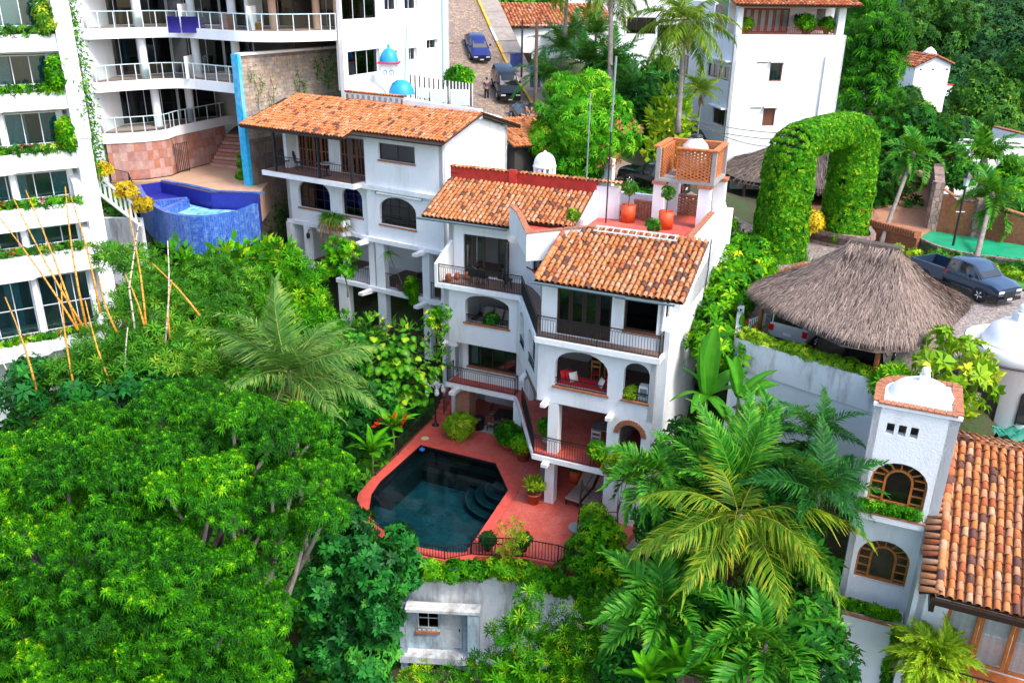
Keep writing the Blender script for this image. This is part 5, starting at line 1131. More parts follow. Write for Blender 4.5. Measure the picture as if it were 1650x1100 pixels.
# lowest terrace: day bed
o = thing('day_bed', 'white cushioned day bed on the lowest terrace under the left house', 'bed', lw(-6.2, 1.6, 1.6), -LT); MB().box(-1.3, 1.3, -.5, .9, 0, .7).build('base', WHITE2, o); MB().box(-1.25, 1.25, -.45, .6, .705, .9).build('mattress', CURTAIN, o); MB().box(-1.25, 1.25, .61, .9, .705, 1.3).build('back_cushion', M('grey_cushion', (.2, .22, .24), .9), o)
# block wall with blue painted end
BLK = [M('concrete_block_%s' % k, c, .95, .3, 5, .5, 25, stain=(.12, .1, .08), samt=.6) for k, c in (('pale', (.46, .37, .29)), ('tan', (.40, .30, .22)), ('grey', (.34, .29, .25)))]
bw = thing('block_wall', 'tall bare block boundary wall with blue painted edge and creepers', 'wall', LA, -LT)
MB().box(-14.75, -14.36, -.35, 8.6, 1.0, 18.1).build('wall_core', M('old_mortar', (.22, .18, .15), .95, .4, 3, .6, 20, stain=(.08, .06, .05), samt=.8), bw)
rows = [(z_, j) for j, z_ in enumerate(np.arange(13.2, 17.7, .235))]; ms = MB()
for z_, j in rows:
    a = -.3 - (j % 2) * .22
    while a < 8.5:
        a0, a1 = max(-.3, a), min(8.5, a + .425); a += .44
        if a1 - a0 > .05: ms.box(-14.4, -14.34 + random.uniform(-.012, .012), a0, a1, z_, z_ + .22, random.randrange(3))
ms.build('block', BLK, bw, kind='stuff')
MB().box(-14.8, -14.30, -.34, 8.65, 18.1, 18.24).build('wall_cap', WHITE2, bw); MB().box(-14.82, -14.28, -.62, -.36, 9.8, 18.2).build('blue_edge', M('blue_paint', (.02, .42, .72), .7, .3, 4, .3, 20, stain=(.5, .6, .65), samt=.7), bw)
MB().box(-14.4, -14.2, -.3, 2.6, 1.0, 13.0).build('lower_render', M('brown_render', (.20, .14, .11), .95, .4, 1.5, .7, 10, stain=(.05, .04, .03), samt=.9), bw)
def creeper(name, label, pts, n, size, mat, spread=.5, grp=None, T=None, F=None):
    """Leaves spread over a wall face: pts (x, y, z, reach) in world space."""
    P = []; N = []
    for (x, y, z, r_, dx, dy) in pts:
        k = n; P.append(np.array([x, y, z]) + RNG.normal(0, 1, (k, 3)) * np.array([r_ * .5 * abs(dy) + .05, r_ * .5 * abs(dx) + .05, r_])); N.append(np.array([dx, dy, -.2]) + RNG.normal(0, .5, (k, 3)))
    base = Vector(pts[0][:3]); o = thing(name, label, 'creeper', base, 0, grp); P = np.concatenate(P) - np.array(base)
    scatter('leaves', T_LEAF if T is None else T, F_LEAF if F is None else F, P, np.concatenate(N), size * RNG.uniform(.6, 1.3, len(P)), mat, o, roll=RNG.uniform(0, 6.28, len(P)))
    mb = MB()
    for (x, y, z, r_, dx, dy) in pts: mb.tube([Vector((x, y, z - r_ * 1.6)) - base, Vector((x + .1, y, z)) - base, Vector((x - .05, y, z + r_ * 1.2)) - base], .02, 4)
    mb.build('stem', TRUNKB, o); return o
def bwp(v, z, r_): q = lw(-14.25, v, z); return (q.x, q.y, q.z, r_, _ld.x, _ld.y)
creeper('creeper', 'big green creeper at the far top end of the block wall', [bwp(7.4, 17.2, .6), bwp(6.6, 16.8, .7), bwp(5.9, 17.0, .5), bwp(7.9, 16.5, .6), bwp(6.9, 16.2, .4)], 75, .2, LF_TREE, grp='creepers on the block wall')
creeper('creeper', 'thin creeper in the middle of the block wall above the roof', [bwp(4.2, 16.4, .5), bwp(3.9, 15.7, .6), bwp(4.6, 15.9, .3)], 40, .16, LF_HEDGE, grp='creepers on the block wall')
creeper('creeper', 'sparse creeper low on the block wall beside the roof edge', [bwp(1.9, 16.0, .5), bwp(1.6, 15.3, .5), bwp(1.7, 14.6, .3)], 26, .15, LF_HEDGE, grp='creepers on the block wall')
creeper('creeper', 'narrow creeper hanging near the blue edge of the block wall', [bwp(.2, 17.0, .3), bwp(.6, 15.9, .6), bwp(1.0, 16.4, .3)], 36, .15, LF_HEDGE, grp='creepers on the block wall')
creeper('creeper', 'dense dark creeper covering the foot of the brown wall left of the house', [bwp(.3, 6.6, 1.2), bwp(1.2, 7.2, 1.0), bwp(1.6, 8.2, .6), bwp(0, 4.6, 1.4), bwp(1.4, 5.2, 1.3)], 240, .22, LF_DARK, grp='creepers on the block wall')
creeper('creeper', 'few creeper stems crossing the brown wall below the blue edge', [bwp(.1, 11.5, .8), bwp(.4, 9.8, .6), bwp(.8, 12.6, .4)], 22, .16, LF_DARK, grp='creepers on the block wall')
# ------------------------------------------------------------------ stepped white apartment block at the far left
CT = R(-34.8); CA = Vector((-21, 41.8, 0)); _cd = Vector((math.cos(CT), -math.sin(CT), 0)); _cn = Vector((math.sin(CT), math.cos(CT), 0))
def cw(u, v, z=0): return CA + _cd * u + _cn * v + Vector((0, 0, z))
ap = thing('stepped_apartment_block', 'white stepped apartment block with flower-filled balcony planters and blue-tinted windows', 'building', CA, -CT)
PW = M('bright_plaster', (.82, .83, .84), .85, .04, .6, .15, 30, stain=(.5, .5, .48), sscale=1, samt=.3)
BG = glassmat('blue_tinted_glass', (.52, .74, .78), 2.2); tops = [19.9, 17.37, 14.68, 12.15, 9.87, 5.46]; bots = [19.16, 16.6, 13.82, 11.17, 8.75, 4.8]
TEALREFL = M('painted_teal_reflection', (.12, .42, .45), .9, .15, 6, .3, 20)  # sky and greenery reflected in the panes, painted as teal cloth
for i, (zt, zb) in enumerate(zip(tops, bots)):
    off_ = (0, 0, 0, 0, .0, -.0)[i]; big = i >= 4
    MB().prism([(-12, -.35), (-2.9, -.35), (-2.65, 0 - .0), (.0, 0), (.0, 3), (-12, 3)], zb, zt).build('planter_band', PW, ap)
    MB().box(-12, .02, .5, 3, zb - .12, zb - .001).build('ceiling', PW, ap)
    h = tops[i - 1] - .75 if i else 23
    zc = bots[i - 1] - .13 if i else 22.6
    MB().box(-3.0, -2.75, .3, 1.2, zt, zc).build('dividing_wall', PW, ap)
    for a0, a1 in ((-2.7, -.45), (-5.6, -3.1), (-8.6, -5.9)):
        if big and i == 5: window(ap, (-12, .75), (0, .75), 12 + a0, 12 + a1 + .1, zt + .05, zc - .1, 3, 2, ALU, BG, .0, .06, curtain=((.55, .8),))
        else: window(ap, (-12, .75), (0, .75), 12 + a0, 12 + a1, zt + .05, zc - .05, 3, 1, ALU, BG, .0, .05, curtain=((.02, .2 + .1 * (i % 3)),))
        if not big:
            g = MB(); W_ = wmap((-12, .75), (0, .75)); n = 12; xs = np.linspace(12 + a1 - .75, 12 + a1 - .06, n)
            g.add([W_(x, .15 + .03 * math.sin(k * 2), z_) for z_ in (zt + .1, zc - .1) for k, x in enumerate(xs)], [(k, k + 1, n + k + 1, n + k) for k in range(n - 1)]); g.build('curtain', TEALREFL, ap, True)  # added teal sheet behind the glass, coloured like the reflection
    railing(ap, [(-8.5, .45, zt - .15), (-.5, .45, zt - .15)], .5, .14, False, ALU, posts=False, bw=.03, topw=.05)
    MB().box(-.45, -.2, .75, 3, zt, zc).build('side_wall', PW, ap); MB().box(-12, 0, 2.9, 3.0, zb, zc).build('room_back', INTERIOR, ap)
    if i: MB().prism([(-.4, -.0), (0, -.0), (0, 1.6), (-.4, 1.6)], [zt, zt, zt, zt], [zt + .9, zt + .9, zc, zc]).build('bracket_wall', PW, ap)
    o = thing('flower_planting', 'row of leafy plants and flowers in the apartment planter, storey %s from the top' % ('one', 'two', 'three', 'four', 'five', 'six')[i], 'plants', cw(-3, .15, zt), -CT, 'balcony planter plants')
    foliage('leaves', o, [((x, 0, .12), (.38, .22, .25), 34) for x in np.arange(-3.2, 2.9, .45)], T_WHORL2, F_WHORL2, .17, LF_TREE if i % 2 else LF_BIG)
    if i in (2, 3, 4, 5): foliage('blossoms', o, [((x, -.1, .28), (.22, .15, .12), 16) for x in (1.0, -2.4, -.6)], T_LEAF, F_LEAF, .13, LF_RED)
MB().box(.001, .75, -.15, 6, 15.2, 24).build('end_pillar', PW, ap); MB().box(.001, .7, -.1, 6, -1, 15.19).build('end_pillar', PW, ap)
MB().box(-12, 0, 3.0, 3.4, 0, 24).build('rear_wall', PW, ap)
for i, (z0, lab) in enumerate(((19.9, 'topmost'), (17.4, 'second'), (14.7, 'third'))):
    tree('balcony_plant', 'tall leafy plant at the balcony corner of the apartment block, %s storey' % lab, cw(-.25, .25, z0), [(cw(-.3, .05, z0 + .75), (.35, .35, .8), 170)], T_WHORL2, F_WHORL2, .26, LF_TREE if i else LF_BIG, tr=.03, cat='plant', group='balcony corner plants', limbs=False)
pts = [(*cw(.78, .3 + .25 * math.sin(z_), z_), .55, .6, -.6) for z_ in np.arange(13.6, 22.6, .75)]
creeper('creeper', 'long yellow-green creeper hanging down the side of the left apartment block', pts, 170, .2, LF_HEDGE)
# planted stair wall between the two blocks
sw = thing('stair_parapet', 'white sloping lattice parapet with plants below the left apartment block', 'wall', (0, 0, 0))
a0, a1 = at(122, 255, 13.8), at(222, 335, 10.6); mb = MB(); d = (a1 - a0); 
for t0 in np.arange(0, 1, .085): q = a0 + d * t0; mb.bar(q + Vector((0, 0, -1.0)), q + Vector((0, 0, -.06)), .06, .1)
mb.bar(a0, a1, .18, .12); mb.bar(a0 - Vector((0, 0, 1.0)), a1 - Vector((0, 0, 1.0)), .18, .14); mb.build('balustrade', PW, sw)
b0 = at(145, 362, 9.2); mb = MB(); mb.wall((b0.x, b0.y), (a1.x, a1.y), -1, (9.6, 10.0), .25); mb.build('wall', OLDWHITE, sw)
for k, (t0, lab) in enumerate(((.15, 'highest'), (.55, 'middle'), (.85, 'lowest'))):
    q = a0 + d * t0 + Vector((.45, .5, -.35)); o = thing('croton_bush', 'yellow-orange leafy bush behind the stair parapet, %s of three' % lab, 'bush', q, 0, 'yellow bushes by the stair'); foliage('leaves', o, [((0, 0, .1), (.6, .5, .35), 90)], T_WHORL2, F_WHORL2, .25, LF_YELLOW); MB().tube([(0, 0, -.5), (0, 0, .2)], .04, 5).build('stem', TRUNKB, o)
tree('stair_plants', 'green and brown shrubs growing in front of the stair parapet', at(150, 330, 9.5), [(at(140 + i * 13, 300 + i * 9, 10.9 - i * .3), (.7, .6, .7), 110) for i in range(5)], T_WHORL2, F_WHORL2, .26, LF_BIG, tr=.05, cat='shrub', limbs=False)
# ------------------------------------------------------------------ grey-white condominium with curved balconies
cd = thing('curved_condominium', 'white condominium with curved glass-railed balconies and a tall blank side wall', 'building', (0, 0, 0))
def arcpts(P, n=6):
    P = [Vector(p) for p in P]; out = []
    for i in range(len(P) - 1):
        a, b, c, d_ = P[max(0, i - 1)], P[i], P[i + 1], P[min(len(P) - 1, i + 2)]
        for t in np.linspace(0, 1, n)[:-1]: q = .5 * ((2 * b) + (c - a) * t + (2 * a - 5 * b + 4 * c - d_) * t * t + (3 * b - a - 3 * c + d_) * t ** 3); out.append((q.x, q.y))
    return out + [(P[-1].x, P[-1].y)]
edge = arcpts([(-25.4, 54.4), (-24.0, 55.9), (-22.4, 57.2), (-20.8, 57.3), (-18.6, 56.0), (-16.4, 54.6)]); edge3 = arcpts([(-25.4, 54.4), (-24.0, 55.9), (-22.4, 57.2), (-20.8, 57.3), (-18.6, 56.0), (-16.4, 54.7), (-14.2, 54.6), (-12.2, 55.9), (-11.2, 57.0)])
edge1 = arcpts([(-25.4, 54.4), (-23.6, 55.2), (-22.4, 56.4), (-22.2, 57.8), (-21.6, 59.6), (-20.5, 62.5)])
levels = [(12.72, edge1), (15.78, edge), (18.85, edge3), (21.9, edge3)]
RG = glassmat('railing_glass', (.80, .92, .92)); TANW = M('tan_floor', (.36, .26, .21), .8, .15)
for k, (zb, e) in enumerate(levels):
    MB().prism(e + [(-11.2 if k > 1 else -15.5, 72), (-27.5, 72), (-27.5, 54.4)], zb, zb + .6).build('balcony_slab', PW, cd)
    if k < 3:
        fl = MB(); fl.prism(off(e + [(-11.2 if k > 1 else -15.5, 72), (-27.5, 72), (-27.5, 54.4)], -.12), zb + .602, zb + .612); fl.build('balcony_floor', TANW, cd)
        z0 = zb + .61; q = [Vector((x, y, z0)) for x, y in e]; cen = Vector((-19, 66, 0)); q = [p + (cen - p).normalized() * .12 * Vector((1, 1, 0)) if False else p + Vector((0, .12, 0)) for p in q]
        rb = MB(); 
        for a, b in zip(q, q[1:]): rb.bar(a + Vector((0, 0, .95)), b + Vector((0, 0, .95)), .06, .05)
        rb.build('balcony_rail', M('teal_aluminium', (.55, .72, .74), .4, .05, 5, 0), cd)
        for a, b in zip(q, q[1:]): g = MB(); g.add([a + Vector((0, 0, .08)), b + Vector((0, 0, .08)), b + Vector((0, 0, .9)), a + Vector((0, 0, .9))], [(0, 1, 2, 3)]); g.build('glass_panel', RG, cd)
        for i in range(0, len(q), 2): MB().bar(q[i], q[i] + Vector((0, 0, .95)), .05, .05, up=(0, 1, 0)).build('rail_post', ALU, cd)
# recessed glass fronts, columns, side walls
for k, (z0, z1) in enumerate(((13.33, 15.78), (16.39, 18.85), (19.46, 21.9))):
    fr = [(-26.2, 57.6), (-22.9, 60.6), (-19.3, 60.2), (-16.9, 58.8)] if k else [(-26.2, 57.6), (-22.9, 60.6), (-20.9, 62.3)]
    for a, b in zip(fr, fr[1:]): L = (Vector(b) - Vector(a)).length; n = max(2, round(L / 1.15)); window(cd, a, b, .02, L - .02, z0, z1, n, 1, ALU, GLASSD, 0, .06, curtain=((.6, .75),) if k == 2 else None)
    for (x, y) in ((-23.5, 57.3), (-20.6, 58.6), (-17.6, 57.2)) if k else ((-23.3, 57.8), (-21.9, 60.0)): MB().lathe([(.26, z0), (.26, z1)], 14, (x, y, 0)).build('column', PW, cd, True)
    MB().box(-26.2, -11.5, 63.2, 63.4, z0, z1).build('room_back', INTERIOR, cd)
    MB().box(-26.2, -11.5, 63.0 if k else 66, 63.2 if k else 66.2, z0 - .6, z0 - .5).build('room_edge', INTDARK, cd)
MB().box(-26.6, -25.7, 54.45, 64, 5, 24).build('end_wall', PW, cd)
for (x, y, z0, h) in ((-20.9, 57.1, 16.4, 1.35), (-20.9, 57.1, 19.47, 1.35), (-16.5, 54.7, 16.4, 1.3), (-16.0, 54.8, 19.47, 1.35)): MB().box(x, x + .16, y + .05, y + 1.5, z0, z0 + h).build('partition', PW, cd)
# top storey behind the block wall: pinkish columns, brown curtains
PINK = M('pink_column', (.58, .36, .26), .8, .1); BRC = M('brown_curtain', (.17, .10, .09), .9, .3, 6, .3, 25)
for (x, y) in ((-15.0, 56.9), (-12.6, 58.2), (-11.15, 57.6)): MB().lathe([(.24, 19.47), (.24, 23)], 14, (x, y, 0)).build('column', PINK, cd, True)
L = (Vector((-16.5, 59.6)) - Vector((-11.3, 60.6))).length
window(cd, (-16.5, 59.6), (-11.3, 60.6), .1, L - .1, 19.47, 22.2, 5, 1, ALU, glassmat('brown_glass', (.6, .5, .48)), 0, .06)
g = MB(); n = 60; W_ = wmap((-16.5, 59.6), (-11.3, 60.6)); xs = np.linspace(1.4, L, n); g.add([W_(x, .25 + .05 * math.sin(i * 1.7), z_) for z_ in (19.5, 22.2) for i, x in enumerate(xs)], [(i, i + 1, n + i + 1, n + i) for i in range(n - 1)]); g.build('curtain', BRC, cd, True)
MB().box(-16.6, -16.4, 56.6, 60, 19.47, 22.3).build('partition', PW, cd)
# side block along the street
S0 = Vector((-10.85, 57.07)); nd = Vector((.402, .9157)); S1 = S0 + nd * 14.2
wl = MB(); wl.wall(S0, S1, 9, 24, .3, [(0.5, 4.3, 16.6, 18.15, 0), (5.4, 6.54, 17.12, 17.9, 0), (8.06, 9.28, 17.07, 17.93, 0), (10.7, 12.4, 17.7, 18.35, 0), (.15, 4.2, 20.0, 23, 0), (5.1, 6.8, 20.47, 23, 0), (7.7, 9.5, 20.48, 23, 0)])
wl.wall((-11.3, 57.4), S0, 15.8, 18.9, .3); wl.build('side_wall', M('streaked_plaster', (.80, .81, .81), .9, .06, .8, .3, 20, stain=(.42, .40, .36), sscale=1.6, samt=.45, sz=.12), cd)
for (a, b, z0, z1, n) in ((.5, 4.3, 16.6, 18.15, 3), (5.4, 6.54, 17.12, 17.9, 2), (8.06, 9.28, 17.07, 17.93, 2), (10.7, 12.4, 17.7, 18.35, 2), (5.1, 6.8, 20.47, 23, 2), (7.7, 9.5, 20.48, 23, 2)): window(cd, S0, S1, a, b, z0, z1, n, 1, ALU, GLASSD, .22, .06)
window(cd, S0, S1, .15, 4.2, 20.0, 23, 3, 1, ALU, glassmat('brown_glass'), .1, .06); g = MB(); W_ = wmap(S0, S1); xs = np.linspace(.2, 4.1, 50); g.add([W_(x, .4 + .05 * math.sin(i * 1.7), z_) for z_ in (20.05, 23) for i, x in enumerate(xs)], [(i, i + 1, 50 + i + 1, 50 + i) for i in range(49)]); g.build('curtain', BRC, cd, True)
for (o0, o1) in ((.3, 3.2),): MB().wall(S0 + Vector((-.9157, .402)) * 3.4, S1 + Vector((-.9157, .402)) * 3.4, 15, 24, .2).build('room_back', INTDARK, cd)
p = S0 + nd * 13.0; MB().tube([(p.x + .1, p.y - .05, 11), (p.x + .1, p.y - .05, 23.5)], .06, 6).build('drain_pipe', M('blue_pipe', (.25, .48, .6), .5), cd)
MB().wall(S1, S1 + Vector((-.9157, .402)) * 8, 9, 24, .3).build('end_wall', PW, cd)
for i, (x, lab) in enumerate(((278, 'leftmost'), (300, 'middle'), (318, 'rightmost'))):
    e0 = atd(x, 27, 53.3); g = MB(); n = 5; g.add([(j / (n - 1) * .75 - .37, .02 * math.sin(j * 2 + i), zz) for zz in (0, -.95) for j in range(n)] + [(j / (n - 1) * .75 - .37, .05 + .02 * math.sin(j * 2 + i), zz) for zz in (0, -.9) for j in range(n)], [(j, j + 1, n + j + 1, n + j) for j in range(n - 1)] + [(2 * n + j, 2 * n + j + 1, 3 * n + j + 1, 3 * n + j) for j in range(n - 1)] + [(j, j + 1, 2 * n + j + 1, 2 * n + j) for j in range(n - 1)])
    o = g.build('towel', M('violet_towel', (.03, .02, .25), .95, .1), None, True, loc=e0); tag(o, 'violet-blue towel hung over the top balcony rail, %s of three' % lab, 'towel', 'towels on the balcony')
o = thing('wicker_basket', 'square brown wicker laundry box on the top curved balcony', 'basket', (-17.6, 56.2, 19.47)); MB().box(-.4, .4, -.2, .2, 0, .8).build('body', M('wicker', (.28, .13, .09), .9, .4, 12, .5, 60), o); MB().box(-.42, .42, -.22, .22, .805, .86).build('lid', M('wicker'), o) if False else MB().box(-.42, .42, -.22, .22, .805, .86).build('lid', MATS['wicker'], o)
o = thing('bucket', 'yellow-brown bucket beside the pink column on the top balcony', 'bucket', (-15.6, 55.9, 19.47)); MB().lathe([(0, 0), (.17, 0), (.21, .4), (.22, .4), (.2, .38), (.16, .05), (0, .05)], 14).build('body', M('ochre_plastic', (.45, .24, .04), .5), o, True); MB().tube([(-.2, 0, .4), (-.12, 0, .52), (.12, 0, .52), (.2, 0, .4)], .012, 5).build('handle', BLACKIRON, o)
# ------------------------------------------------------------------ its stone-walled terrace and blue mosaic pool
PKS = M('pink_stone', (.44, .22, .18), .9, .3, 2.5, .5, 20, stain=(.28, .12, .09), sscale=1.2, samt=.7)
ZT = 10.4
MB().prism([(-25.6, 54.3), (-23.4, 55.0), (-22.3, 56.2), (-22.1, 57.8), (-21.5, 59.6), (-20.4, 62.6), (-16, 63), (-15.6, 54.6), (-15.4, 51.7), (-18.3, 51.95), (-20.7, 53.65), (-22.4, 54.7), (-24.6, 54.2)], 8.6, ZT).build('terrace', M('sandy_terrace', (.50, .31, .20), .95, .15, 2, .4, 30, stain=(.42, .22, .15), samt=.5), kind='structure')
ps = thing('stone_terrace_wall', 'curved pink stone wall under the curved condominium balcony', 'wall', (0, 0, 0))
e = edge1; STN = [M('pink_stone_%d' % i, c, .9, .25, 3, .4, 20) for i, c in enumerate(((.46, .25, .21), (.40, .19, .15), (.50, .30, .25), (.44, .18, .11)))]
for a, b in zip(e, e[1:]):
    W_ = wmap(a, b); L = (Vector(a) - Vector(b)).length
    for r_ in range(4):
        k = max(1, round(L / .8)); z0 = ZT + r_ * .58
        for c in range(k): g = MB(); wbox(g, W_, c * L / k + .004, (c + 1) * L / k - .004, .05 + random.uniform(0, .02), .4, z0 + .004, z0 + .576); g.build('stone', random.choice(STN), ps)
sp_ = thing('terrace_steps', 'broad pink stone steps rising from the sandy terrace into the condominium', 'steps', (0, 0, 0))
for i in range(9): MB().prism([(-20.9 + i * .05, 59.6 + i * .35), (-18.4, 58.6 + i * .42), (-16.6, 58.6 + i * .42), (-16.6, 66), (-20.9, 66)], ZT - .2 if i == 0 else ZT + i * .19 + .001, ZT + (i + 1) * .19).build('step', STN[i % 4], sp_)
mp = thing('mosaic_pool', 'empty curved pool lined with blue mosaic at the edge of the sandy terrace', 'swimming pool', (0, 0, 0))
def mosaic(name, c1, c2, mort, s=.09):
    m, n, l, p = _new(name); v = _pos(n, l)
    vo = n.new('ShaderNodeTexVoronoi'); vo.distance = 'CHEBYCHEV'; vo.inputs['Randomness'].default_value = 0; vo.inputs['Scale'].default_value = 1 / s; l.new(v, vo.inputs['Vector'])
    sp2 = n.new('ShaderNodeSeparateColor'); l.new(vo.outputs['Color'], sp2.inputs[0]); col = _ramp(n, l, sp2.outputs[0], [(0, c1), (1, c2)])
    e_ = _ramp(n, l, vo.outputs['Distance'], [(.40, (0, 0, 0)), (.5, (1, 1, 1))]); f = _ramp(n, l, _noise(n, l, v, 3, 6, .75), [(.5, (0, 0, 0)), (.78, (.7,) * 3)])
    l.new(_mix(n, l, f, _mix(n, l, e_, col, mort), (.35, .5, .75)), p.inputs['Base Color']); p.inputs['Roughness'].default_value = .3; return m
MOS = mosaic('blue_mosaic', (.012, .04, .26), (.03, .12, .46), (.10, .22, .5)); MOSP = M('violet_blue_lining', (.018, .022, .26), .4, .25, 4, .05, 40); MOSF = mosaic('turquoise_mosaic', (.01, .30, .62), (.30, .62, .80), (.5, .7, .8), .35)
rim = arcpts([(-23.4, 53.2), (-21.9, 50.4), (-20.2, 47.9), (-18.7, 46.4), (-16.9, 45.9), (-15.4, 47.0), (-14.7, 49.0)], 6); back = [(-15.2, 51.2), (-18.2, 51.5), (-20.6, 53.2), (-22.3, 54.3)]
outl = rim + back
def loopwall(P, closed, z0, z1, t, name, m, par, lo=0):
    q = [Vector((x, y)) for x, y in P]; n = len(q); mb = MB()
    for i in range(n - (0 if closed else 1)): a, b = q[i], q[(i + 1) % n]; mb.wall(a, b, z0, z1, t)
    return mb.build(name, m, par)
loopwall(rim, False, 8.3, ZT + .02, .28, 'outer_wall', MOS, mp); loopwall([rim[-1]] + back + [rim[0]], False, 8.6, ZT + .03, .05, 'inner_wall', MOSP, mp)
inn = off(outl, -.3); MB().prism(inn, 8.5, 9.5).build('pool_floor', MOSF, mp)
for (a, b) in (((-21.9, 50.6), (-19.8, 51.9)), ((-20.2, 48.2), (-19.6, 51.6))): MB().wall(a, b, 8.6, 10.0, .35).build('inner_ledge', MOS, mp)
MB().prism([(-23.2, 53.2), (-21.9, 50.9), (-19.9, 51.7), (-20.4, 53.0), (-22.2, 54.2)], 8.6, 9.75).build('upper_basin_floor', MOSP, mp)
loopwall([(-22.4, 54.6), (-20.5, 53.5), (-18.1, 51.8), (-15.1, 51.5)], False, ZT, ZT + .06, .3, 'rim_edge', MOS, mp)
rp = thing('pool_railing', 'dark iron railing at the left end of the mosaic pool', 'railing', (0, 0, 0)); railing(rp, [(-25.2, 53.8, ZT), (-23.5, 52.6, ZT), (-22.9, 51.6, ZT - .3)], .95, .14, False)
gt = thing('iron_gate', 'narrow black iron gate in the pink stone wall', 'gate', (-22.2, 57.0, ZT)); railing(gt, [(0, 0, 0), (.5, .9, 0)], 1.9, .14, False, bw=.03)
tree('terrace_plant', 'small leafy shrub beside the blue wall edge on the terrace', at(396, 285, ZT), [(at(395, 262, 11.2), (.45, .45, .8), 130), (at(398, 283, 10.6), (.6, .5, .35), 120)], T_WHORL2, F_WHORL2, .24, LF_HEDGE, tr=.03, cat='shrub', limbs=False)
# blue-domed turret and neighbours' roof clutter
bd = thing('blue_cupola', 'small white lantern with bright blue dome on the roof by the street', 'cupola', atd(628, 128, 57)); BLUE = M('blue_dome_paint', (.01, .28, .68), .5, .1)
MB().box(-.5, .5, -.5, .5, 0, 1.0).build('drum', WHITE2, bd); MB().box(-.68, .68, -.68, .68, 1.0, 1.1).build('cornice', REDPAINT, bd); MB().lathe([(.62, 1.1), (.6, 1.3), (.5, 1.6), (.3, 1.85), (.1, 1.95), (.08, 2.05), (.1, 2.12), (0, 2.2)], 18).build('dome', BLUE, bd, True)
for x in (-.22, .22): MB().lathe([(.16, -.02), (.12, .03)], 12, (0, 0, 0)).build('window_ring', M('blue_iron', (.08, .3, .5), .4), bd).matrix_local = Matrix.Translation((x, -.51, .5)) @ Matrix.Rotation(R(90), 4, 'X')
MB().lathe([(.85, -.9), (.8, -.6), (.6, -.25), (.3, -.05), (.0, .0)], 20, (.75, 0, 0)).build('lower_dome', BLUE, bd, True)
MB().lathe([(1.3, -1.0), (1.2, -.7), (.9, -.35), (.4, -.1), (0, 0)], 20, (-1.5, .2, -.15)).build('white_vault', WHITE2, bd, True)
tag(MB().tube([(0, 0, 0), (.25, 0, 4.0)], .05, 6).build('blue_mast', M('blue_pipe'), loc=atd(652, 138, 57)) if False else MB().tube([(0, 0, 0), (.25, 0, 3.6)], .05, 6).build('blue_mast', MATS['blue_pipe'], loc=atd(652, 138, 57)), 'thin blue pole beside the blue dome', 'mast')
fn = thing('picket_fence', 'striped metal fence with air-conditioning units behind the orange roof', 'fence', (0, 0, 0)); f0, f1, f2 = atd(662, 158, 58), atd(722, 168, 58), atd(764, 172, 59)
for a, b in ((f0, f1), (f1, f2)):
    n = 16
    for i in range(n): q = a.lerp(b, i / n); MB().bar(q, q + Vector((0, 0, 1.5)), .08, .05, up=(0, 1, 0)).build('picket', ALU if i % 2 else DARKWOOD, fn)
for i, (x, y, lab) in enumerate(((682, 158, 'smallest, at the left'), (705, 165, 'dark-fronted, in the middle'), (740, 170, 'largest, brown-fronted, by the street'))):
    q = atd(x, y, 57.3); o = thing('air_conditioner', 'white outdoor air-conditioning unit behind the striped fence, %s' % lab, 'air conditioner', q, R(-10), 'air-conditioning units'); s = .8 + .25 * i
    MB().box(-.45 * s, .45 * s, 0, .35, 0, .75 * s).build('case', ALU, o); MB().lathe([(0, -.012), (.27 * s, -.012), (.29 * s, 0)], 18).build('fan_grille', INTDARK if i < 2 else M('rust_grille', (.30, .16, .06), .8, .4, 9), o).matrix_local = Matrix.Translation((.05, -.002, .38 * s)) @ Matrix.Rotation(R(90), 4, 'X')
# ------------------------------------------------------------------ tall white house at the upper right
BT = R(-9); BA = Vector((17.81, 74.93, 0)); _bd = Vector((math.cos(BT), -math.sin(BT), 0)); _bn = Vector((math.sin(BT), math.cos(BT), 0))
def bwd(u, v, z=0): return BA + _bd * u + _bn * v + Vector((0, 0, z))
ub = thing('tall_white_house', 'tall white house with red folding doors on its roof terrace, behind the hedge arch', 'house', BA, -BT)
g = MB(); g.wall((0, 0), (9.7, 0), 4, 18.65, .3, [(3.32, 4.42, 14.97, 16.43, 0), (3.2, 4.26, 11.32, 12.77, 0)])
g.wall((0, 14), (0, 0), 4, 16.44, .3, [(14 - 5.5, 14 - .43, 14.92, 16.0, 0), (14 - 3.2, 14 - .45, 11.2, 12.6, 0), (1.2, 3.5, 14.2, 16.2, 0)])
g.wall((0, 14), (0, 0), 16.44, 18.65, .3); g.wall((9.7, 0), (9.7, 10), 4, 18.65, .3)
g.box(0, .5, 0, .4, 18.65, 21.0); g.box(8.75, 9.2, 0, .4, 18.65, 21.1); g.wall((.3, 2.6), (9.7, 2.6), 18.65, 21.2, .2); g.box(9.21, 9.7, .6, .9, 18.65, 21.0); g.box(0.01, .3, 5.2, 14, 18.65, 21); g.build('wall', PW, ub)
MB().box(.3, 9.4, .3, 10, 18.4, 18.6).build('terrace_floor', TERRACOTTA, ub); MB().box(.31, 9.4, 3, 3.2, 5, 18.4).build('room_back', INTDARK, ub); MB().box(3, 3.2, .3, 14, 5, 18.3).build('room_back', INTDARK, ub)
for i in range(7): window(ub, (.3, 2.6), (9.7, 2.6), .75 + i * .66, .75 + i * .66 + .64, 18.66, 20.6, 1, 1, REDWOOD, GLASS, -.03, .13, name='folding_door')
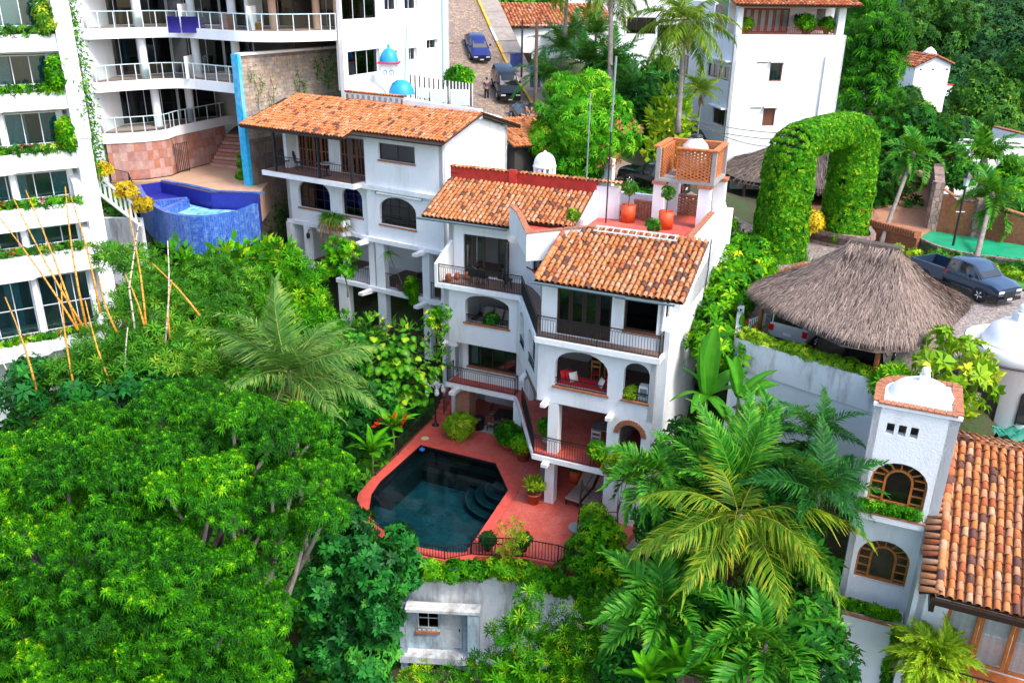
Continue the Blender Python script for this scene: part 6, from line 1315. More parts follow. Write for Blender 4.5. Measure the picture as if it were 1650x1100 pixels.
window(ub, (.3, 2.6), (9.7, 2.6), 7.8, 8.6, 18.9, 20.6, 1, 1, ORANGEWOOD, GLASS, -.03, .1); window(ub, (0, 5.2), (0, 2.7), .2, 1.6, 18.9, 20.8, 1, 1, REDWOOD, GLASS, 0, .1)
window(ub, (0, 0), (9.7, 0), 3.32, 4.42, 14.97, 16.43, 1, 1, BROWNWOOD, glassmat('lace_glass', (.5, .6, .62)), .1, .09, curtain=((.05, .95),)); window(ub, (0, 0), (9.7, 0), 3.2, 4.26, 11.32, 12.77, 1, 8, BROWNWOOD, M('shutter_wood', (.16, .06, .045), .7), .1, .09, name='shutter')
for (x, z_) in ((3.2, 16.5), (3.1, 12.85)): MB().box(x, x + 1.4, -.35, -.002, z_, z_ + .12).build('window_hood', PW, ub); MB().box(x - 1.1, x - .15, -.04, -.002, z_ - .06, z_).build('slit', INTDARK, ub)
window(ub, (0, 14), (0, 0), 8.5, 13.57, 14.92, 16.0, 4, 1, BROWNWOOD, GLASSD, .12, .07); window(ub, (0, 14), (0, 0), 10.8, 13.55, 11.2, 12.6, 3, 1, BROWNWOOD, GLASSD, .12, .07); window(ub, (0, 14), (0, 0), 1.2, 3.5, 14.2, 16.2, 3, 1, REDWOOD, GLASSD, .12, .08)
for (v0, v1, z_) in ((.2, 5.9, 16.46), (.2, 3.6, 12.65)): MB().box(-.5, -.002, v0, v1, z_, z_ + .12).build('window_hood', PW, ub)
MB().bar((8.15, -.1, 12.0), (8.15, -.1, 17.0), .22, .2, up=(0, 1, 0)).build('drain_pipe', PW, ub)
railing(ub, [(.5, .15, 18.64), (8.75, .15, 18.64)], .62, .16, False, REDWOOD, posts=False, bw=.03)
tile_roof(ub, 'roof', (-.6, -.9, 20.9), (1, 0, 0), (0, 1, .3), 10.9, 3.2, .3, .4, indiv=40, wts=(20, 5, 15, 50, 5, 5)); MB().box(.2, 9.5, -.3, 2.5, 20.75, 20.9).build('soffit', PINK, ub)
wl2 = thing('wall_lamp', 'black wall lantern beside the red folding doors', 'lantern', bwd(6.2, 2.45, 19.6), -BT); MB().lathe([(0, 0), (.14, .1), (.16, .45), (.03, .6), (0, .62)], 8).build('lamp', BLACKIRON, wl2)
for u, s, lab, mt in ((1.1, .55, 'flowering pot plant at the left end of the high terrace', LF_CORAL), (6.3, .8, 'round green bush in the middle of the high terrace', LF_TREE), (8.2, .6, 'pink flowering bush at the right end of the high terrace', LF_CORAL)):
    o = potted('terrace_bush', lab, bwd(u, .7, 18.62), .25, .35, TERRACOTTA, 'taper', s, 150, .3, LF_TREE); foliage('blossoms', o, [((0, 0, .35 + s * .75), (s, s, s * .8), 50)], T_LEAF, F_LEAF, .2, mt)
# far white house on the slope
fh = thing('far_white_house', 'white gabled house with red roof and small dome on the far slope', 'house', atd(1494, 178, 135) + Vector((0, 0, -3)), R(12))
MB().box(-3.4, 2.6, 0, 9, -4, 9.6).prism([(-3.4, 0), (-.2, 0), (-.2, 9), (-3.4, 9)], 9.6, [9.6, 11.0, 11.0, 9.6]).prism([(-.2, 0), (2.6, 0), (2.6, 9), (-.2, 9)], 9.6, [11.0, 9.9, 9.9, 11.0]).box(2.61, 4.4, 1, 7, 5.0, 6.6).box(2.61, 4.2, .5, 7, -1, .8).build('wall', PW, fh)
tile_roof(fh, 'roof', (-4.0, 9.4, 9.5), (0, -1, 0), (3.8, 0, 1.65), 9.9, 4.15, .6, .7, indiv=0, wts=(5, 2, 20, 70, 3, 0), pan=False, jit=.02); tile_roof(fh, 'roof', (3.0, -.4, 9.85), (0, 1, 0), (-3.2, 0, 1.2), 9.8, 3.4, .6, .7, indiv=0, wts=(5, 2, 20, 70, 3, 0), pan=False)
MB().lathe([(1.4, 10.0), (1.3, 10.6), (.9, 11.4), (.4, 11.9), (0, 12.1)], 16, (1.5, 4.0, 0)).build('dome', PW, fh, True); MB().box(-7.2, -3.41, 3, 9, -2, 8.3).build('side_wing', PW, fh)
for x in (-2.6, -.5, 1.9): MB().box(x, x + .3, -.05, -.002, 9.0, 9.2).build('vent', INTDARK, fh)
for x in (-6.3, -5.2): MB().box(x, x + .7, 2.95, 2.998, 5.2, 7.0).build('window', INTDARK, fh)
MB().box(2.6, 4.5, .9, 7.1, 6.61, 6.75).build('balcony_cap', REDPAINT, fh)
o = thing('hillside_house', 'white house glimpsed low among the trees behind the palm', 'house', atd(1560, 285, 75), R(8)); MB().wall((-6, 0), (6, 0), -6, 3.2, .3).wall((6, 0), (6, 6), -6, 3.2, .3).build('wall', PW, o); MB().box(5.7, 6.2, -.2, 6, 3.2, 3.35).build('coping', TERRACOTTA, o)
o = thing('hillside_house', 'bluish-white roof glimpsed through the trees right of the hedge arch', 'house', atd(1545, 228, 115), R(-8)); MB().box(-4.5, 4.5, 0, 6, -4, 1.5).build('wall', PW, o); MB().box(-4.8, 4.8, -.3, 6.3, 1.5, 1.7).build('roof_slab', PINK, o)
# houses by the street --------------------------------------------------------------
sh = thing('street_house', 'house with orange tiled roof and garden wall on the street behind the palms', 'house', atd(905, 95, 82), R(10))
g = MB(); g.wall((-6, 0), (5, 0), -6, 3, .3).wall((5, 0), (5, 8), -6, 3.5, .3).wall((-6, 8), (-6, 0), -6, 3, .3); g.build('wall', WHITE2, sh)
tile_roof(sh, 'roof', (-6.6, -.8, 2.8), (1, .12, 0), (0, 1, .30), 12.2, 6.5, .34, .45, indiv=0, wts=(25, 8, 25, 38, 2, 2))
MB().box(-6.6, -5.7, -5.5, -.5, -6, .6).build('orange_wall', M('orange_wall', (.60, .17, .05), .85, .2), sh); MB().box(-5.68, -3.9, -5.2, -5.0, -5, .9).build('wooden_gate', M('gate_wood', (.10, .035, .022), .7, .3), sh); MB().box(-3.6, -2.4, -6.5, -6.3, -7, -2).build('orange_wall', MATS['orange_wall'], sh)
o = thing('back_house', 'white house with dark windows behind the tall palms', 'house', atd(1040, 60, 90), R(0)); g = MB(); g.wall((-9, 0), (7, 0), -8, 6, .3, [(5.0 + 2, 8.0 + 2, .3, 1.9, 0), (9.2 + 1, 12.2 + 1, -.4, 1.2, 0)]); g.wall((-9, 6), (-9, 0), -8, 6, .3); g.build('wall', WHITE2, o); window(o, (-9, 0), (7, 0), 7, 10, .3, 1.9, 3, 1, DARKWOOD, GLASSD, .12, .08); window(o, (-9, 0), (7, 0), 10.2, 13.2, -.4, 1.2, 3, 1, DARKWOOD, GLASSD, .12, .08); MB().box(-8.6, 6.8, 2, 2.2, -8, 6).build('room_back', INTDARK, o)
for i in range(6): 
    q = atd(815, 82 + i * 5, 77 - i * .5); o = MB().box(-1.2, 1.2, -.2, .35, -.5, 0).build('step', PAVE, None, loc=q) if False else None
st2 = thing('street_steps', 'grey steps on the pavement above the parked cars', 'steps', atd(812, 105, 76))
for i in range(7): MB().box(-1.3, 1.5, i * .55 - .3, i * .55 + .26, -1.2, i * .2).build('step', PAVE, st2)
lp2 = thing('street_lamp_post', 'tall dark post on the pavement beside the parked cars', 'lamp post', atd(840, 140, 73)); MB().lathe([(.35, 0), (.3, .5), (.09, .55), (.07, 5.3), (0, 5.3)], 10).build('post', BLACKIRON, lp2); MB().box(-.42, .42, -.42, .42, -.3, .45).build('footing', PW, lp2)
up = thing('utility_pole', 'brown utility pole at the edge of the mango tree', 'pole', atd(862, 178, 67)); MB().tube([(0, 0, -1), (0, 0, 6.5)], [.15, .12], 8).build('pole', TRUNKB, up); MB().box(-.5, .5, -.05, .05, 6.0, 6.12).build('crossarm', TRUNKB, up)
for i, (x, y, lab) in enumerate(((827, 108, 'left one of the pair of dark blue bins on the street steps'), (836, 107, 'right one of the pair of dark blue bins on the street steps'), (862, 140, 'large blue bin beside the utility pole'))):
    o = thing('wheelie_bin', lab, 'bin', atd(x, y, 73 if i < 2 else 69), R(5), 'blue street bins'); s = 1 if i < 2 else 1.5; BB = M('navy_bin', (.015, .03, .16), .5) if i < 2 else M('blue_bin', (.02, .09, .35), .5)
    MB().prism([(-.25 * s, -.25 * s), (.25 * s, -.25 * s), (.25 * s, .25 * s), (-.25 * s, .25 * s)], 0, 1.0 * s).build('body', BB, o); MB().box(-.28 * s, .28 * s, -.29 * s, .27 * s, 1.002 * s, 1.07 * s).build('lid', BB, o)
# ------------------------------------------------------------------ right side: thatched car port, walls, drive
def strawmat(name, c):
    m, n, l, p = _new(name); a = n.new('ShaderNodeAttribute'); a.attribute_name = 'rnd'
    l.new(_ramp(n, l, a.outputs['Fac'], [(0, mul(c, .35)), (.35, mul(c, .8)), (.7, c), (1, mul(c, 1.6))]), p.inputs['Base Color']); p.inputs['Roughness'].default_value = .95; return m
THATCH = strawmat('thatch', (.31, .225, .18)); THATCHD = strawmat('thatch_dark', (.19, .14, .115))
def thatch_roof(root, ridge, eave, n, mat, ln=.75, drop=.35, name='thatch'):
    """ridge: two top points; eave: closed outline of the eave. Straw bundles laid in courses down every side."""
    r0, r1 = Vector(ridge[0]), Vector(ridge[1]); E = [Vector(q) for q in eave]; k = len(E); dr = r1 - r0
    top = []
    for q in E: t = max(0, min(1, (q - r0).dot(dr) / dr.length_squared)); top.append(r0.lerp(r1, t))
    mb = MB()
    for i in range(k):
        j = (i + 1) % k; rows = 6
        vs = [top[a].lerp(E[a], s / rows) - Vector((0, 0, .25 * math.sin(math.pi * s / rows))) for s in range(rows + 1) for a in (i, j)]
        mb.add(vs, [(2 * s, 2 * s + 2, 2 * s + 3, 2 * s + 1) for s in range(rows)])
        mb.add([v - Vector((0, 0, .25)) for v in vs], [(2 * s, 2 * s + 1, 2 * s + 3, 2 * s + 2) for s in range(rows)])
    mb.build('thatch_base', M('thatch_core', (.10, .075, .06), 1, .3, 3, .4, 20), root)
    lens = np.array([(E[i] - E[(i + 1) % k]).length for i in range(k)]); pr = lens / lens.sum(); P = []; N = []; U = []
    ii = RNG.choice(k, n, p=pr); a = RNG.random(n); s = RNG.random(n) ** .62 * .95
    T = np.array([tuple(q) for q in top]); EE = np.array([tuple(q) for q in E]); j = (ii + 1) % k
    e = EE[ii] * (1 - a)[:, None] + EE[j] * a[:, None]; t = T[ii] * (1 - a)[:, None] + T[j] * a[:, None]
    P = t * (1 - s)[:, None] + e * s[:, None]; P[:, 2] -= .25 * np.sin(np.pi * s); D_ = unit(e - t); D_[:, 2] -= drop * RNG.random(n) * (.3 + .7 * s); D_ += RNG.normal(0, .11, (n, 3))
    along = unit(EE[j] - EE[ii]); nn_ = np.cross(along, D_); nn_ *= np.sign(nn_[:, 2:3] + 1e-9); P += unit(nn_) * RNG.uniform(.02, .13, n)[:, None]
    Ts = np.array([(-.022, 0, 0), (.022, 0, 0), (.016, .6, .04), (-.016, .6, .04), (.006, 1, -.04), (-.006, 1, -.04)], float); Fs = np.array([(0, 1, 2, 3), (3, 2, 4, 5)])
    scatter(name, Ts, Fs, P, D_, ln * RNG.uniform(.6, 1.2, n), mat, root, roll=RNG.uniform(-.5, .5, n), kind='stuff')
    m2 = 900; a = RNG.random(m2); P = np.array(r0)[None] * (1 - a)[:, None] + np.array(r1)[None] * a[:, None] + np.array([0, 0, .16]); side = RNG.choice([-1, 1], m2)
    perp = np.array([-dr.y, dr.x, 0]) / dr.length; D_ = perp[None] * side[:, None] * .8 + np.array([0, 0, -.55]) + RNG.normal(0, .14, (m2, 3)); scatter('ridge_thatch', Ts, Fs, P + RNG.normal(0, .05, (m2, 3)), D_, .8 * RNG.uniform(.8, 1.2, m2), mat, root, kind='stuff')
cp_ = thing('thatched_carport', 'thatched palm-leaf car port roof over the white van and the dark car', 'carport', (0, 0, 0))
thatch_roof(cp_, ((13.95, 34.75, 12.55), (15.45, 33.6, 12.55)), [(10.1, 35.4, 10.22), (10.5, 33.8, 10.22), (11.45, 31.7, 10.22), (12.3, 30.0, 10.22), (13.4, 29.4, 10.22), (14.6, 29.6, 10.22), (16.2, 30.9, 10.22), (17.9, 32.7, 10.22), (19.3, 34.4, 10.22), (19.6, 36.2, 10.0), (18.2, 38.8, 9.8), (16.2, 40.3, 9.8), (13.6, 40.0, 9.8), (11.2, 38.0, 9.8)], 40000, THATCH, .42, .5)
MB().tube([(13.9, 34.8, 12.62), (15.5, 33.6, 12.62)], .25, 8).build('ridge_log', MATS['thatch_core'], cp_)
for (x, y) in ((10.7, 35.0), (13.6, 29.7), (18.6, 34.4), (15.8, 39.4)): MB().tube([(x, y, 7.9), (x, y, 10.1)], .1, 8).build('post', BROWNWOOD, cp_)
rw = thing('retaining_wall', 'long stained white retaining wall below the thatched car port', 'wall', (0, 0, 0))
RW0, RW1 = (9.25, 33.5), (15.6, 27.5)
MB().wall(RW0, RW1, 7.55, 8.85, .3).build('parapet', OLDWHITE, rw); MB().wall((9.25 + .04, 33.5 + .05), (15.64, 27.55), -2, 7.55, .3).build('wall', M('blue_white_plaster', (.66, .71, .76), .9, .08, .8, .3, 20, stain=(.4, .42, .44), samt=.4), rw); MB().wall((10.6, 38.5), RW0, -1, 8.85, .3).build('wall', WHITE2, rw)
for (x, y) in ((1219, 571), (1286, 594), (1357, 617)): q = at(x, y, 8.2); MB().tube([q + Vector((0, 0, 0)), q + Vector((-.15, -.15, 0))], .035, 8).build('spout', BLACKPL, rw)
for i, (x, y, lab) in enumerate(((1212, 619, 'left'), (1308, 653, 'right'))):
    q = at(x, y, 6.7); o = thing('shell_lamp', 'white shell-shaped wall lamp on the retaining wall, %s of two' % lab, 'wall lamp', q, R(-46), 'shell lamps'); MB().lathe([(0, .28), (.2, .22), (.3, .05), (.28, -.1), (.15, -.26), (0, -.3)], 14, a0=math.pi, a1=2 * math.pi).build('shell', PW, o, True); MB().box(-.1, .1, 0, .1, -.2, .2).build('bracket', PW, o)
dv = Vector((RW1[0] - RW0[0], RW1[1] - RW0[1])).normalized()
o = thing('clipped_hedge', 'row of yellow-green bushes along the top of the retaining wall', 'hedge', (0, 0, 0)); foliage('leaves', o, [((RW0[0] + dv.x * t + .25, RW0[1] + dv.y * t + .25, 8.93 + .08 * math.sin(t * 3)), (.36, .36, .24), 75) for t in np.arange(.2, 5.6, .38)], T_WHORL2, F_WHORL2, .14, LF_LIME); MB().bar((RW0[0] + .25, RW0[1] + .25, 8.75), (RW0[0] + dv.x * 5.7 + .25, RW0[1] + dv.y * 5.7 + .25, 8.75), .3, .2).build('soil', TRUNKB, o)
tree('wall_bush', 'feathery green bush at the right end of the retaining wall', (14.2, 29.4, 8), [((14.1, 29.0, 8.9), (.75, .7, .6), 260)], T_BAM, F_BAM, .42, LF_HEDGE, tr=.04, cat='bush', limbs=False)
gt = thing('white_gate', 'small white railing gate beside the van', 'gate', (10.2, 34.9, 8)); railing(gt, [(0, 0, 0), (.9, .8, 0)], 1.1, .16, False, ALU, bw=.04)
# arched brick wall with round opening, stone planter wall, hedge arch
BRK = M('red_brick_wall', (.42, .15, .07), .9, .3, 6, .5, 25)
def brickwall(name, label, P, z0, zt, t=.3, cat='wall', fine=True, m=None, parent=None):
    o = parent or thing(name, label, cat, (0, 0, 0)); mb = MB(); h = .085
    for a, b in zip(P, P[1:]):
        W_ = wmap(a[:2], b[:2]); L = (Vector(a[:2]) - Vector(b[:2])).length; za, zb = (a[2], b[2]) if len(a) > 2 else (zt, zt); wbox(mb, W_, 0, L, .03, t, z0, min(za, zb) - .01)
        j = 0; z = z0
        while z < max(za, zb) - .02:
            x = -(j % 2) * .14
            while x < L:
                x0, x1 = max(0, x), min(L, x + .27)
                if x1 - x0 > .03 and z + h < za + (zb - za) * ((x0 + x1) / 2 / L): wbox(mb, W_, x0, x1, random.uniform(0, .015), .05, z, z + h - .012)
                x += .28
            z += h; j += 1
    mb.build('brickwork', m or BRK, o, kind='stuff'); return o
aw = brickwall('arched_brick_wall', 'low red brick wall with a round arched opening under the palm fence', [(12.2, 43.2, 8.5), (13.4, 43.0, 8.6), (14.2, 42.8, 9.2)], 7.0, 8.6)
for i in range(16):
    a0 = math.pi * i / 16 + .01; a1 = math.pi * (i + 1) / 16 - .01; b = MB(); vs = []
    for y in (0, .35):
        for a, r_ in ((a0, .62), (a1, .62), (a1, 1.0), (a0, 1.0)): vs.append((15.1 + r_ * math.cos(a) * .95, 42.6 - r_ * math.cos(a) * .2 + y, 8.3 + r_ * math.sin(a)))
    b.add(vs, [(0, 1, 2, 3)[::-1], (4, 5, 6, 7), (0, 4, 5, 1), (1, 5, 6, 2), (2, 6, 7, 3), (3, 7, 4, 0)]); b.build('brick', BRK, aw)
railing(aw, [(14.5, 42.75, 7.8), (15.7, 42.5, 7.8)], 1.0, .12, False, posts=False)
o = thing('dry_palm_litter', 'fan of dark dry stems above the round brick arch', 'dry branches', (14.9, 43.6, 8.2)); Ts, Fs = straps(40, 1.7, .02, .05, 31, 2, (25, 80)); scatter_var('stems', Ts, Fs, [(0, 0, 0), (.5, .2, 0)], [(0, 0, 1)] * 2, [1, .9], LF_DARK, o)
pl = thing('stone_planter', 'curved pink rubble-stone planter wall at the foot of the hedge arch', 'planter', (0, 0, 0)); arc = arcpts([(17.0, 54.0), (17.7, 51.8), (18.9, 50.3), (20.4, 49.4), (21.4, 49.9), (21.9, 52.0)], 5)
for a, b in zip(arc, arc[1:]): MB().wall(a, b, 7.6, 8.85, .3).build('wall_segment', STONE, pl)
MB().prism(arc + [(19, 55)], 8.2, 8.6).build('soil', TRUNKB, pl)
# the big clipped arch ------------------------------------------------------------
ha = thing('hedge_arch', 'giant clipped green hedge grown into an arch over the drive', 'hedge', (0, 0, 0))
def smooth3(P, k):
    P = [Vector(p) for p in P]; out = []
    for i in range(len(P) - 1):
        a, b, c, d_ = P[max(0, i - 1)], P[i], P[i + 1], P[min(len(P) - 1, i + 2)]
        for t in np.linspace(0, 1, k + 1)[:-1]: out.append(.5 * ((2 * b) + (c - a) * t + (2 * a - 5 * b + 4 * c - d_) * t * t + (3 * b - a - 3 * c + d_) * t ** 3))
    return out + [P[-1]]
def tubeleaves(path, rad, n, size, mat, parent, name='leaves', depth=.14):
    P = np.array(path); seg = np.linalg.norm(np.diff(P, axis=0), axis=1); cs = np.concatenate([[0], np.cumsum(seg)]); s = RNG.random(n) * cs[-1]; k = np.clip(np.searchsorted(cs, s) - 1, 0, len(seg) - 1); t = (s - cs[k]) / seg[k]
    C = P[k] * (1 - t)[:, None] + P[k + 1] * t[:, None]; d = unit(P[k + 1] - P[k]); ref = np.tile([0.26, -.966, 0], (n, 1)); X = unit(ref - d * np.sum(ref * d, 1, keepdims=True)); Y = np.cross(d, X); a = RNG.random(n) * 6.283
    r = (np.array(rad)[k] * (1 - t) + np.array(rad)[k + 1] * t); ca, sa = np.cos(a), np.sin(a); q = 3.0; sq = (np.abs(ca) ** q + np.abs(sa) ** q) ** (-1 / q)
    O = X * (ca * sq)[:, None] + Y * (sa * sq)[:, None]; lump = .95 + .03 * np.sin(C[:, 2] * 2 + a * 3) + .02 * np.sin(C[:, 2] * 5 + a * 5)
    Q = C + O * (r * lump * (1 - depth * RNG.random(n) ** 2))[:, None]; scatter(name, T_WHORL2, F_WHORL2, Q, O + RNG.normal(0, .5, (n, 3)) + [0, 0, .25], size * RNG.uniform(.7, 1.3, n), mat, parent, roll=RNG.uniform(0, 6.28, n))
pa = [at(1250, 400, 8.3), at(1254, 370, 9.8), at(1262, 320, 12), at(1266, 290, 13.2)]
A0 = np.array(at(1252, 414, 8.0)); A1 = np.array(at(1356, 380, 8.4)); 
def ap_(t, z): q = A0 + (A1 - A0) * t; return (q[0], q[1], z)
path = [ap_(0, 8.0), ap_(.0, 10.0), ap_(.0, 11.6), ap_(.0, 13.2), ap_(.05, 14.2), ap_(.2, 14.6), ap_(.45, 14.75), ap_(.7, 14.85), ap_(.93, 14.6), ap_(1.0, 13.7), ap_(1.0, 11.9), ap_(1.02, 10.2), ap_(1.0, 8.3)]
path = [tuple(q) for q in smooth3(path, 4)]
tubeleaves(path, list(np.interp(np.linspace(0, 12, 49), range(13), [1.42, 1.38, 1.33, 1.3, 1.18, 1.02, .97, .97, 1.08, 1.2, 1.28, 1.3, 1.3])), 20000, .15, LF_HEDGE, ha, depth=.08)
core = MB().tube(path, list(np.interp(np.linspace(0, 12, 49), range(13), [1.1, 1.05, 1.0, .85, .68, .68, .7, .7, .7, .75, .85, .95, 1.0])), 10).build('inner_branches', M('hedge_core', (.012, .03, .006), 1, .4, 3, 0), ha)
foliage('flowers', ha, [(tuple(Vector(ap_(1.02, 10.5)) + Vector((.3, -1.0, 0))), (.9, .4, 1.9), 26)], T_LEAF, F_LEAF, .2, LF_RED)
tree('croton_bush', 'yellow and orange croton bush inside the hedge arch', at(1302, 372, 8.6), [(at(1303, 358, 9.3), (.95, .8, .7), 230)], T_WHORL2, F_WHORL2, .32, LF_YELLOW, tr=.04, cat='bush', limbs=False)
tree('dark_shrub', 'dark bushy shrub at the left foot of the hedge arch', at(1215, 420, 7.8), [(at(1210, 400, 8.5), (1.2, 1.0, .9), 280), (at(1190, 440, 7.6), (1.0, .9, .8), 200)], T_WHORL2, F_WHORL2, .34, LF_DARK, tr=.05, cat='shrub', limbs=False)
# second thatched roof behind the arch
t2 = thing('thatched_shelter', 'grey thatched roof behind the hedge arch, below the tall white house', 'shelter', (0, 0, 0)); c0 = at(1235, 300, 8.5)
thatch_roof(t2, ((21.5, 66.5, 12.0), (24.5, 65.5, 12.0)), [(15.2, 65.0, 9.6), (16.3, 62.4, 9.4), (19.5, 61.0, 9.2), (24, 60.2, 9.2), (28, 62.5, 9.4), (28.5, 67, 9.6), (23, 71, 9.8), (17.5, 69.5, 9.8)], 5200, THATCHD, 1.0); MB().box(16.5, 27, 65.8, 66.2, 7.5, 9.6).build('back_wall', PW, t2); MB().prism([(15, 60), (27, 58.5), (28, 66), (16.5, 66)], 7.7, 7.95).build('floor', M('brown_paving', (.26, .10, .06), .8, .3), t2)
for (x, y) in ((16.8, 63.0), (24, 61), (27.4, 63.5)): MB().tube([(x, y, 7.8), (x, y, 9.7)], .12, 8).build('post', TRUNKB, t2)
# brick ramp, green basin and garden walls ---------------------------------------------
o = brickwall('low_brick_wall', 'low brick garden wall with a crown of upright bricks, right of the hedge arch', [(21.6, 53.4), (23.75, 49.7)], 7.8, 8.7); MB().wall((21.5, 53.4), (23.7, 49.65), 8.72, 8.78, .5).build('cap', BRICKTRIM, o)
for i in range(24): t = i / 24; q = Vector((21.6, 53.4)).lerp(Vector((23.75, 49.7)), t); MB().box(q.x - .06, q.x + .34, q.y - .03, q.y + .09, 8.79, 9.12).build('brick', BRICKTRIM, o)
MB().prism([(21.9, 53.8), (24.3, 50.5), (26.1, 52.6), (31.5, 65.5), (29.5, 67.0)], [8.3, 8.3, 8.3, 8.3, 8.3], [8.7, 8.7, 8.75, 9.6, 9.6]).build('brick_path', M('brick_paving', (.48, .22, .12), .9, .25, 6, .4, 25), kind='structure')
o = brickwall('brick_garden_wall', 'long red brick wall behind the green basin', [(25.7, 52.2, 11.2), (26.5, 51.6, 10.7), (27.6, 51.0, 10.6), (30.2, 49.0, 10.0), (33.0, 46.0, 9.6)], 8.2, 10.4)
pp = [(25.6, 52.25, 11.35), (26.5, 51.65, 10.8), (27.6, 51.05, 10.7), (30.2, 49.05, 10.1), (33.0, 46.05, 9.7)]; brick_coping(o, [(x, y + .15, z) for x, y, z in pp], .42, .3, .08)
for (x, y, z1) in ((25.35, 52.0, 11.6), (27.45, 50.75, 10.9)): MB().box(x, x + .55, y, y + .5, 8.2, z1).build('stone_pier', STONE, o)
MB().prism([(25.5, 52.4), (26.0, 52.2), (31.3, 63.8), (30.7, 64.2)], 8.6, [11.4, 11.4, 10.9, 10.9]).build('stone_rib', STONE, o); MB().prism([(30.2, 63.6), (31.8, 63.2), (32.1, 64.4), (30.4, 64.8)], 10.91, 11.5).build('pier_cap', BRICKTRIM, o)
gb = thing('green_basin', 'shallow oval pond of opaque green water against the brick wall', 'pond', (0, 0, 0)); gp = arcpts([(24.0, 50.3), (24.3, 48.4), (25.4, 46.9), (27.2, 46.0), (29.0, 45.2), (30.6, 44.4)], 4) + [(32.6, 46.0), (30.0, 48.8), (27.5, 50.7), (25.6, 52.0)]
MB().prism(gp, 7.6, 8.62).build('water', M('green_water', (.01, .34, .16), .35, .25, 1.2, .1, 10), gb); loopwall(gp[:17], False, 7.6, 8.72, .15, 'rim', STONE, gb)
o = thing('basin_ladder', 'white tubular ladder at the rim of the green pond', 'ladder', (29.4, 45.3, 8.6)); MB().tube([(-.5, 0, 0), (-.3, .5, .35), (.4, .6, .35), (.9, .3, .2)], .05, 6).build('rail', PW, o); MB().tube([(-.4, -.2, 0), (-.2, .3, .05)], .04, 6).build('rung', PW, o)
tree('basin_hedge', 'trailing green and brown hedge along the bank below the green pond', (25.5, 46.5, 7.8), [((24.2 + t * 1.15, 47.6 - t * .62, 8.15), (.8, .6, .5), 90) for t in range(6)], T_WHORL2, F_WHORL2, .3, LF_BIG, tr=.03, cat='hedge', limbs=False)
tree('drive_hedge', 'low yellow-green clipped hedge along the drive', (25, 45.2, 8), [((22.3 + t * .75, 48.9 - t * .68, 8.25), (.5, .45, .28), 60) for t in range(10)], T_WHORL2, F_WHORL2, .2, LF_LIME, tr=.03, cat='hedge', limbs=False)
ll = thing('garden_lamp', 'black garden lamp post with a glass lantern beside the drive', 'lamp post', at(1532, 412, 8.0)); MB().lathe([(.12, 0), (.07, .2), (.055, 4.0), (.08, 4.05), (0, 4.1)], 10).build('post', BLACKIRON, ll); MB().lathe([(.13, 4.1), (.2, 4.55)], 6).build('glass', M('lantern_glass', (.6, .68, .7), .2), ll)
MB().lathe([(.3, 4.56), (.22, 4.68), (.05, 4.85), (0, 4.95)], 6).build('cap', BLACKIRON, ll); MB().tube([(-.25, 0, 2.6), (.25, 0, 2.6)], .03, 6).build('bracket', STEEL, ll)
# round domed building at the right edge -----------------------------------------------------
dc = at(1637, 548, 9.8); db = thing('domed_rotunda', 'round white building with low dome and ball finial at the right edge', 'building', (dc.x, dc.y, 6.6))
MB().lathe([(1.72, -2), (1.72, 2.6), (1.8, 2.65), (1.8, 3.15), (1.74, 3.2), (1.66, 3.1), (0, 3.1)], 36).build('drum', WHITE2, db, True); MB().lathe([(1.82, 2.62), (1.86, 2.67), (1.82, 2.72)], 36).build('dark_band', M('dark_trim', (.08, .06, .06), .8), db)
MB().lathe([(1.2, 3.12), (1.15, 3.35), (.95, 3.7), (.62, 3.95), (.25, 4.06), (0, 4.08)], 28).build('dome', PW, db, True); MB().box(-.24, .24, -.24, .24, 4.02, 4.36).build('finial_base', PW, db); MB().lathe([(.05, 4.36), (.15, 4.42), (.18, 4.54), (.14, 4.66), (0, 4.72)], 14).build('finial', PW, db, True)
for az, w_, z0, z1, nm in ((222, .42, -.2, 1.75, 'doorway'), (265, .17, .45, 1.75, 'window')):
    a = R(az); d2 = Vector((math.cos(a), math.sin(a), 0)); s2 = Vector((-d2.y, d2.x, 0)); g = MB(); ol = outline(-w_, w_, z0, z1, w_ * .8); n = len(ol); g.add([d2 * 1.76 + s2 * x + Vector((0, 0, z_)) for x, z_ in ol] + [d2 * 1.6 + s2 * x + Vector((0, 0, z_)) for x, z_ in ol], [tuple(range(n))] + [(i, (i + 1) % n, n + (i + 1) % n, n + i) for i in range(n)]); g.build(nm, INTDARK if nm == 'doorway' else GLASSD, db)
    f = MB(); f.tube([d2 * 1.77 + s2 * x + Vector((0, 0, z_)) for x, z_ in ol + ol[:1]], .035, 5); f.build('frame', BLACKIRON, db)
MB().prism([(15.0, 27.2), (22, 24), (24, 31), (19, 33.6), (16.5, 31)], 6.2, 6.55).build('yard_paving', M('pink_paving', (.42, .25, .2), .9, .25, 2, .3, 20), kind='structure')
o = thing('green_dome', 'smooth round green tank dome beside the rotunda', 'tank', at(1665, 668, 6.9)); MB().lathe([(1.0, -.5), (1.05, .1), (.9, .6), (.55, .9), (.15, 1.02), (0, 1.03)], 24).build('dome', M('green_paint', (.01, .16, .10), .4, .1), o, True); MB().tube([(-.9, -.6, -.25), (.6, -1.1, -.25)], .1, 6).build('wood_prop', M('bleached_log', (.4, .25, .17), .9, .3), o)
